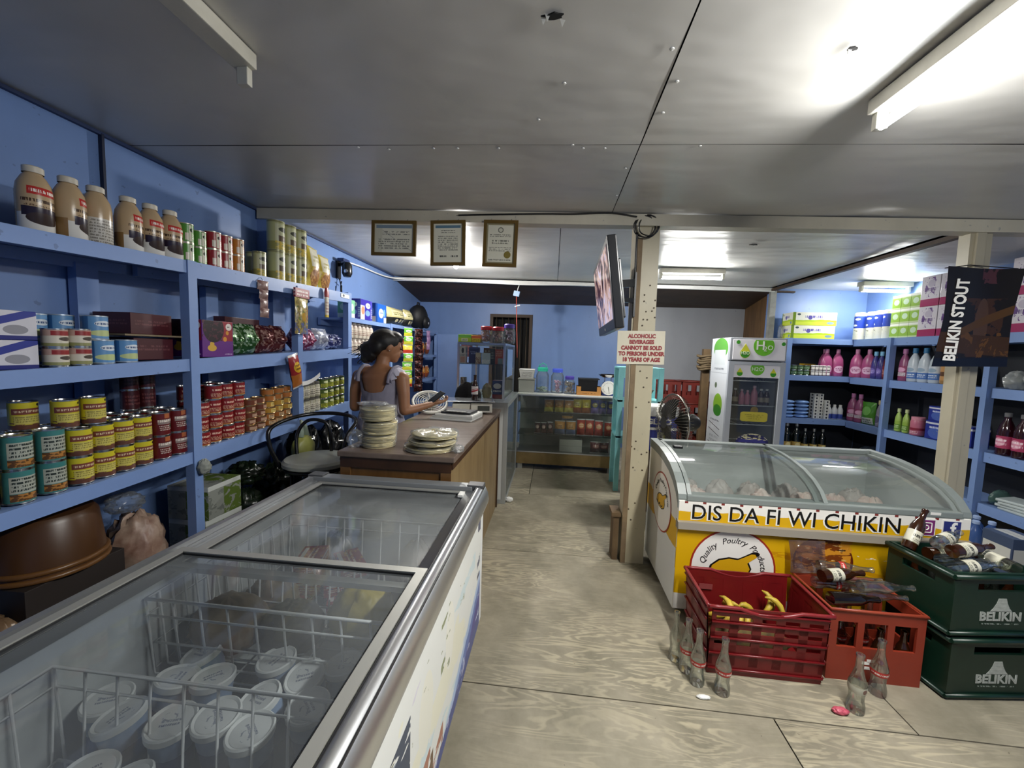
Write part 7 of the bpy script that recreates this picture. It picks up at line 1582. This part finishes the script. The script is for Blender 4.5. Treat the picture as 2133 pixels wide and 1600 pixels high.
def smooth(P, k=8):
    P = [Vector(p) for p in P]; out = []
    for i in range(len(P)-1):
        p0, p1, p2, p3 = P[max(i-1, 0)], P[i], P[i+1], P[min(i+2, len(P)-1)]
        for j in range(k):
            q = j/k; out.append(.5*((2*p1)+(p2-p0)*q+(2*p0-5*p1+4*p2-p3)*q*q+(3*p1-p0-3*p2+p3)*q**3))
    return out+[P[-1]]
m = MB(); m.tube(smooth([(-.19, -.10, .71), (-.24, -.13, .86), (-.25, -.10, .97), (-.2, .1, 1.015), (-.06, .22, 1.025), (.1, .22, 1.015), (.2, .13, .99), (.19, .02, .9), (.17, -.02, .71)]), .013, 10); m.build('back_rail', SF, t)
m = MB(); m.tube(smooth([(-.17, .04, .71), (-.2, .08, .88), (-.16, .12, .975), (-.08, .15, .985), (-.02, .17, .93), (0, .17, .71)]), .012, 10); m.build('back_hoop', SF, t)

# ---------------------------------------------------------------- shop assistant
t = thing('person', 'person in a lavender grey ruffled top behind the counter, holding a phone', 'person', (-1.362, 3.02, 0), R(-14))
t.scale = (1.15, 1.05, 1.0)
RING = [(.80, .165, .118, 0), (.88, .17, .12, 0), (.96, .152, .108, 0), (1.04, .13, .094, 0), (1.12, .138, .098, 0), (1.20, .15, .104, .004), (1.265, .163, .098, 0), (1.31, .135, .078, -.006), (1.345, .075, .06, -.008), (1.37, .05, .05, -.004)]
def torso(z):
    for (za, ax, ay, ac), (zb, bx, by, bc) in zip(RING, RING[1:]):
        if za <= z <= zb:
            q = (z-za)/(zb-za); q = q*q*(3-2*q); return ax+(bx-ax)*q, ay+(by-ay)*q, ac+(bc-ac)*q
    return RING[-1][1:] if z > 1 else RING[0][1:]
m = MB()
N = 28; zs = [.78+.0148*i for i in range(41)]
ringpts = []
for z in zs:
    rx, ry, cy = torso(z); ringpts.append([(rx*math.sin(2*math.pi*i/N), cy-ry*math.cos(2*math.pi*i/N), z) for i in range(N)])
vs = [p for r_ in ringpts for p in r_]; fs = []
for j in range(len(zs)-1):
    for i in range(N): fs.append((j*N+i, j*N+(i+1) % N, (j+1)*N+(i+1) % N, (j+1)*N+i))
fs.append(tuple(range(N))[::-1]); fs.append(tuple((len(zs)-1)*N+i for i in range(N)))
m.add(vs, fs)
def limb(pts, rad, n=14): 
    P = [Vector(p) for p in pts]; m.tube(P, rad, n)
    for p, r_ in ((P[0], rad[0]), (P[-1], rad[-1])): m.blob(p, r_*.99, 12, 8)
    for p, r_ in zip(P[1:-1], rad[1:-1]): m.blob(p, r_*.995, 12, 8)
limb([(0, -.004, 1.33), (.004, .008, 1.40), (.008, .02, 1.46)], [.055, .048, .05])
for sx in (-1, 1): limb([(sx*.03, -.01, 1.315), (sx*.11, -.012, 1.305), (sx*.165, -.012, 1.275)], [.05, .047, .05])
# right arm reaching over the counter with the phone, left arm bent forward
limb([(.178, -.012, 1.272), (.2, -.022, 1.15), (.212, -.03, 1.02)], [.051, .043, .037]); limb([(.212, -.03, 1.02), (.262, .05, 1.035), (.325, .135, 1.062)], [.037, .033, .024])
limb([(-.178, -.012, 1.272), (-.205, -.02, 1.15), (-.222, -.01, 1.01)], [.051, .043, .037]); limb([(-.222, -.01, 1.01), (-.17, .09, 1.02), (-.115, .17, 1.035)], [.037, .033, .024])
for sx in (-1, 1):
    limb([(sx*.085, 0, .84), (sx*.09, .01, .65), (sx*.09, .012, .47)], [.088, .075, .056]); limb([(sx*.09, .012, .47), (sx*.092, -.01, .3), (sx*.092, -.015, .09)], [.054, .05, .034])
    limb([(sx*.092, -.03, .04), (sx*.097, .05, .035), (sx*.1, .13, .026)], [.038, .034, .024])
def hand(base, d, up_, thumb_side, curl):
    d = Vector(d).normalized(); u = Vector(up_).normalized(); s_ = d.cross(u).normalized()*thumb_side; b = Vector(base)
    M_ = Matrix(((s_.x, d.x, u.x, 0), (s_.y, d.y, u.y, 0), (s_.z, d.z, u.z, 0), (0, 0, 0, 1)))
    m.blob(b+d*.042, (.038, .05, .017), 14, 10, M=M_)
    for k, (off, ln) in enumerate(((.027, .068), (.009, .076), (-.009, .071), (-.026, .056))):
        p0 = b+d*.075+s_*off; p1 = p0+d*ln*.45+u*(.010); p2 = p1+d*ln*.3*(1-curl)+u*ln*.3*curl*1.2; p3 = p2+d*ln*.28*(1-1.8*curl)+u*ln*.28*curl
        m.tube([p0-d*.02, p0, p1, p2, p3], [.0095, .0095, .009, .0085, .007], 8); m.blob(p3, .0072, 8, 6)
    q0 = b+d*.02+s_*.03; q1 = q0+s_*.024+d*.022+u*.01; q2 = q1+d*.03+u*.02-s_*.006
    m.tube([q0-s_*.012, q0, q1, q2], [.012, .012, .0105, .0085], 8); m.blob(q2, .0087, 8, 6)
hand((.335, .148, 1.066), (.62, .7, .22), (-.3, -.1, 1), -1, .55); hand((-.11, .178, 1.037), (.55, .8, .05), (0, -.1, 1), 1, .3)
HR = Matrix.Translation((.008, .018, 1.432)) @ Matrix.Rotation(R(-34), 4, 'Z') @ Matrix.Rotation(R(-12), 4, 'X') @ Matrix.Scale(1.13, 4)
def hb(c, r, fn=None): m.blob(HR @ Vector(c), r, 18, 14, fn=fn, M=HR.to_3x3().to_4x4())
hb((0, .0, .085), (.073, .092, .098)); hb((0, .045, .03), (.052, .055, .055)); hb((0, .068, -.002), (.03, .028, .025)); hb((0, .098, .058), (.011, .02, .014)); hb((0, .09, .078), (.009, .014, .026)); hb((0, .087, .028), (.022, .012, .007)); hb((0, .086, .018), (.02, .012, .007))
for sx in (-1, 1): hb((sx*.073, -.005, .07), (.01, .02, .03)); hb((sx*.03, .072, .09), (.02, .014, .008))
raw = m.build('person_raw', mat('skin', '#96694a', .5, mottle=.06, mscale=12))
def remeshed(o, vox, it, name, mt, parent):
    md = o.modifiers.new('r', 'REMESH'); md.mode = 'VOXEL'; md.voxel_size = vox; md.use_smooth_shade = True
    sm = o.modifiers.new('s', 'SMOOTH'); sm.factor = .5; sm.iterations = it
    dg = bpy.context.evaluated_depsgraph_get(); me = bpy.data.meshes.new_from_object(o.evaluated_get(dg)); me.name = name
    me.materials.clear(); me.materials.append(mt)
    me.polygons.foreach_set('use_smooth', [True]*len(me.polygons)); bpy.data.objects.remove(o)
    return link(name, me, parent)
remeshed(raw, .0065, 4, 'body', MATS['skin'], t)
# top: loft over the torso with a scooped back, straps and ruffles
LAV = mat('lavender cotton', '#8f8c9c', .8, mottle=.12, mscale=14, bump=.15, bscale=60)
def bump_(x, c, w): return max(0.0, 1-((x-c)/w)**2)**2 if abs(x-c) < w else 0.0
def ztop(a):     # a: 0 back centre .. pi front
    d = math.degrees(a); return 1.163+.012*bump_(d, 0, 30)*-1+.15*bump_(d, 52, 24)+.12*bump_(d, 128, 30)-.02*bump_(d, 92, 22)
m = MB()
def cl_(u, v, off=.009):
    a = 2*math.pi*u; aa = a if a <= math.pi else 2*math.pi-a; z = .80+(ztop(aa)-.80)*v; rx, ry, cy = torso(z)
    wr = .0035*mnoise.noise(Vector((math.sin(a)*6, math.cos(a)*6, z*18)))
    loose = .012*max(0, min(1, (1.06-z)/.15)); rx += off+wr+loose; ry += off+wr+loose
    return (rx*math.sin(a), cy-ry*math.cos(a), z)
m.grid(lambda u, v: cl_(u, v), 80, 36, flip=False); m.grid(lambda u, v: cl_(u, v, .006), 80, 36, flip=True); m.build('top', LAV, t)
for sx in (-1, 1):
    m = MB()
    path = smooth([(sx*.122, -.098, 1.235), (sx*.128, -.085, 1.3), (sx*.13, -.045, 1.345), (sx*.132, .0, 1.358), (sx*.13, .04, 1.34), (sx*.122, .08, 1.27)], 8)
    m.tube(path, .013, 8); m.build('strap', LAV, t)
    m = MB(); nP = len(path)-1
    def ruf(u, v, off=0.0):
        k = u*nP; i = min(int(k), nP-1); p = path[i].lerp(path[i+1], k-i); e = math.sin(math.pi*u)**.7
        out = Vector((sx*.9, -.05, -.3)); wv = math.sin(u*34)*.011*v
        return p+out*(.062*v*e)+Vector((sx*.006*math.sin(u*34)*v, wv, -.03*v*v*e+off))
    m.grid(lambda u, v: ruf(u, v), 50, 8); m.grid(lambda u, v: ruf(u, v, .002), 50, 8, flip=True); m.build('ruffle', mat('lavender ruffle', '#a9a6b6', .75, bump=.1), t)
# dark trousers
m = MB()
for sx in (-1, 1): m.tube([(sx*.088, 0, .86), (sx*.09, .01, .65), (sx*.09, .012, .47), (sx*.092, -.008, .3), (sx*.092, -.014, .1)], [.098, .088, .07, .066, .06], 18)
m.grid(lambda u, v: ((torso(.80+.1*v)[0]+.012)*math.sin(2*math.pi*u), -(torso(.80+.1*v)[1]+.012)*math.cos(2*math.pi*u), .80+.1*v), 40, 4); m.build('trousers', mat('dark trousers', '#17181d', .8), t)
# hair
m = MB(); HX = HR.to_3x3().to_4x4()
def hh(c, r, fn=None): m.blob(HR @ Vector(c), r, 24, 18, fn=fn, M=HX)
nz = lambda d: 1+.05*mnoise.noise(d*5)
hh((0, -.022, .105), (.084, .092, .092), nz); hh((0, .03, .145), (.066, .062, .05), nz); hh((0, -.07, .06), (.072, .05, .07), nz); hh((-.03, -.1, .03), (.05, .045, .06), lambda d: 1+.2*mnoise.noise(d*4)); hh((-.06, -.085, -.01), (.04, .04, .06), lambda d: 1+.25*mnoise.noise(d*4)); hh((-.02, -.085, .0), (.06, .045, .06), lambda d: 1+.25*mnoise.noise(d*4)); hh((-.075, -.06, .05), (.035, .045, .05), lambda d: 1+.3*mnoise.noise(d*4))
for sx in (-1, 1): hh((sx*.06, -.005, .115), (.022, .055, .045))
raw = m.build('hair_raw', mat('dark hair', '#0c0908', .55, mottle=.3, mscale=40))
hr = remeshed(raw, .008, 3, 'hair', MATS['dark hair'], t)
m = MB(); rr = random.Random(9)
for k in range(26):
    p = Vector((rr.uniform(-.1, .0), -.1+rr.uniform(-.03, .02), rr.uniform(-.02, .09))); q = []
    L0 = rr.uniform(.05, .09); a0 = rr.uniform(0, 6.28); dirx = Vector((rr.uniform(-1, .1), rr.uniform(-.7, 0), rr.uniform(-1.2, -.1))).normalized()
    for j in range(9): s_ = j/8; q.append(HR @ (p+dirx*L0*s_+Vector((math.cos(a0+s_*6)*.012*s_, math.sin(a0+s_*6)*.012*s_, math.cos(a0+s_*5)*.01*s_))))
    m.tube(q, [.005*(1-.7*j/8) for j in range(9)], 5)
m.build('loose_curls', MATS['dark hair'], hr)
for sx in (-1, 1):
    m = MB(); m.blob(HR @ Vector((sx*.03, .084, .078)), .0095, 10, 8); m.build('eye', mat('eye', '#1a1210', .2), t)
m = MB(); m.blob(HR @ Vector((.074, -.004, .045)), .005, 8, 6); m.build('earring', STEEL, t)
m = MB(); m.blob(HR @ Vector((0, .097, .023)), (.02, .006, .009), 12, 8, M=HX); m.build('lips', mat('lips', '#6a3a30', .4), t)
t = thing('mobile_phone', 'black phone held in the hand above the counter', 'phone', (-.935, 3.12, 1.112), (R(35), R(10), R(-40)))
m = MB(); m.box(-.034, .034, -.07, .07, 0, .009, bev=.003); m.build('phone_body', BLACK, t)
m = MB(); m.box(-.03, .03, -.064, .064, .0091, .0097); m.build('phone_screen', mat('phone glass', '#050608', .05), t)
# ---------------------------------------------------------------- contents of the glass-lidded chest freezer
def tub(r, h, body, lidm):
    t = thing('ice_cream_tub', 'tub', 'tub')
    m = MB(); m.lathe([(0, 0), (r*.8, 0), (r*.97, h)], 24); m.build('cup', body, t)
    m = MB(); m.lathe([(r*.97, h-.012), (r*1.04, h-.012), (r*1.05, h+.003), (r*.98, h+.006), (r*.9, h+.003), (r*.86, h+.0015), (0, h+.0015)], 28); m.build('lid', lidm, t)
    m = MB(); m.disc(r*.84, h+.0022, 28); m.build('lid_print', printed('lid print', '#d2d4d4', [('t', .25, .75, .42, .66, '#6f7488', 2), ('n', .2, .8, .2, .5, '#8f94a0', 5, .58)], .45), t)
    return Proto(t)
CUPB = printed('cup print', '#8fa4c4', [('w', .5, .1, 3, '#2f4a8a'), ('r', 0, 1, .9, 1, '#d0d4d8')], .4)
LIDW = mat('frosted lid', '#e2e4e3', .5, mottle=.1); tb = tub(.05, .12, CUPB, LIDW)
spots = [(-1.1, .83), (-1.0, .885), (-.975, 1.01), (-.885, .905), (-.755, 1.0), (-.645, .985), (-.7, .9), (-.785, .828), (-.675, .8), (-.985, .79), (-.55, 1.0), (-.885, .8), (-.585, .885), (-.99, .69), (-.86, .68)]
TUBL = ['white lidded tub farthest left in the chest freezer', 'white lidded tub second from the left, middle row', 'white lidded tub at the back left of the tubs', 'white lidded tub in the centre of the tub group', 'white lidded tub at the back middle of the tubs', 'white lidded tub at the back right of the tubs', 'white lidded tub right of the centre tub', 'white lidded tub in front of the centre tub, right', 'white lidded tub foremost right of the middle', 'white lidded tub foremost left by the basket rim', 'white lidded tub in the far right corner of the tubs', 'white lidded tub foremost in the middle by the basket rim', 'white lidded tub at the right wall of the freezer', 'white lidded tub inside the near wire basket, left', 'white lidded tub inside the near wire basket, right']
rr = random.Random(3)
for i, (x, y) in enumerate(spots):
    tb.put((x, y, (.462 if y > .75 else .42)+rr.uniform(0, .015)), (rr.uniform(-.22, .1), rr.uniform(-.15, .2), rr.uniform(0, 6)), TUBL[i], 1.0, 'ice cream tubs')
# a board of frozen packs keeps the tubs up
for i, (x, y) in enumerate(((-1.03, .835), (-.82, .835), (-.61, .835), (-1.03, 1.03), (-.82, 1.03), (-.61, 1.03))): 
    m = MB(); m.box(-.1, .1, -.095, .095, 0, .19, bev=.006); tag(m.build('frozen_block', mat('frozen blue pack', '#2b3c5c', .5, mottle=.3), None, (x, y, .262)), f'{("left", "middle", "right")[i%3]} dark blue frozen carton in the {("near", "far")[i//3]} row under the tubs', 'frozen pack', 'frozen cartons under the tubs')
YB = mat('yellow freezer bag', '#b3a02c', .45, mottle=.25, bump=.3)
crumpled('yellow_bag', (-.6, 1.19, .535), (.11, .1, .1), YB, 71, 'yellow freezer bag in the wire basket near the middle', 'freezer bag', .25)
for i, (x, y, r3, mt, lbl) in enumerate(((-1.0, 1.10, (.12, .09, .09), mat('tan frozen pack', '#9a8a72', .5, mottle=.2), 'tan frozen pack at the left of the small wire basket'), (-.8, 1.12, (.1, .09, .08), mat('dark frozen pack', '#4c463f', .5, mottle=.3), 'dark frozen pack in the middle of the small wire basket'))): crumpled('frozen_pack', (x, y, .535), r3, mt, 73+i, lbl, 'frozen pack', .2)
FRZ = printed('frozen treat print', '#8a2a3a', [('n', 0, 1, 0, 1, '#b07a3c', 4, .55), ('n', 0, 1, 0, 1, '#4a3a78', 5, .6), ('r', .1, .9, .75, .9, '#c9c9cc'), ('t', .15, .85, .3, .6, '#e0cfc0', 2)], .3)
for i in range(6):
    carton('frozen_treat_box', .16, .1, .05, FRZ).put((-.98+.04*(i % 2)+.13*(i//3), 1.44+.03*(i % 3), .47+.052*(i % 3)), R(90+8*i), f'{ORD[i]} red and violet frozen treat box in the far basket', group='frozen treat boxes')
for i, (x, y, mt, lbl) in enumerate(((-1.02, 1.32, mat('tan frozen pack', '#9a8a72'), 'tan frozen pack at the near edge of the far basket'), (-.62, 1.45, mat('violet pack', '#3c3456', .4, mottle=.2), 'violet frozen pack right in the far basket'), (-.6, 1.72, mat('cream pack', '#a8a48c', .5, mottle=.2), 'cream frozen pack at the far end of the chest freezer'), (-1.0, 1.74, film('frost bag', '#d0d6d8', .4, .4, '#b4babc'), 'frosty clear bag at the far left of the chest freezer'))):
    crumpled('frozen_pack', (x, y, .47 if y < 1.6 else .262), (.1, .07, .09 if y < 1.6 else .2), mt, 81+i, lbl, 'frozen pack', .22)
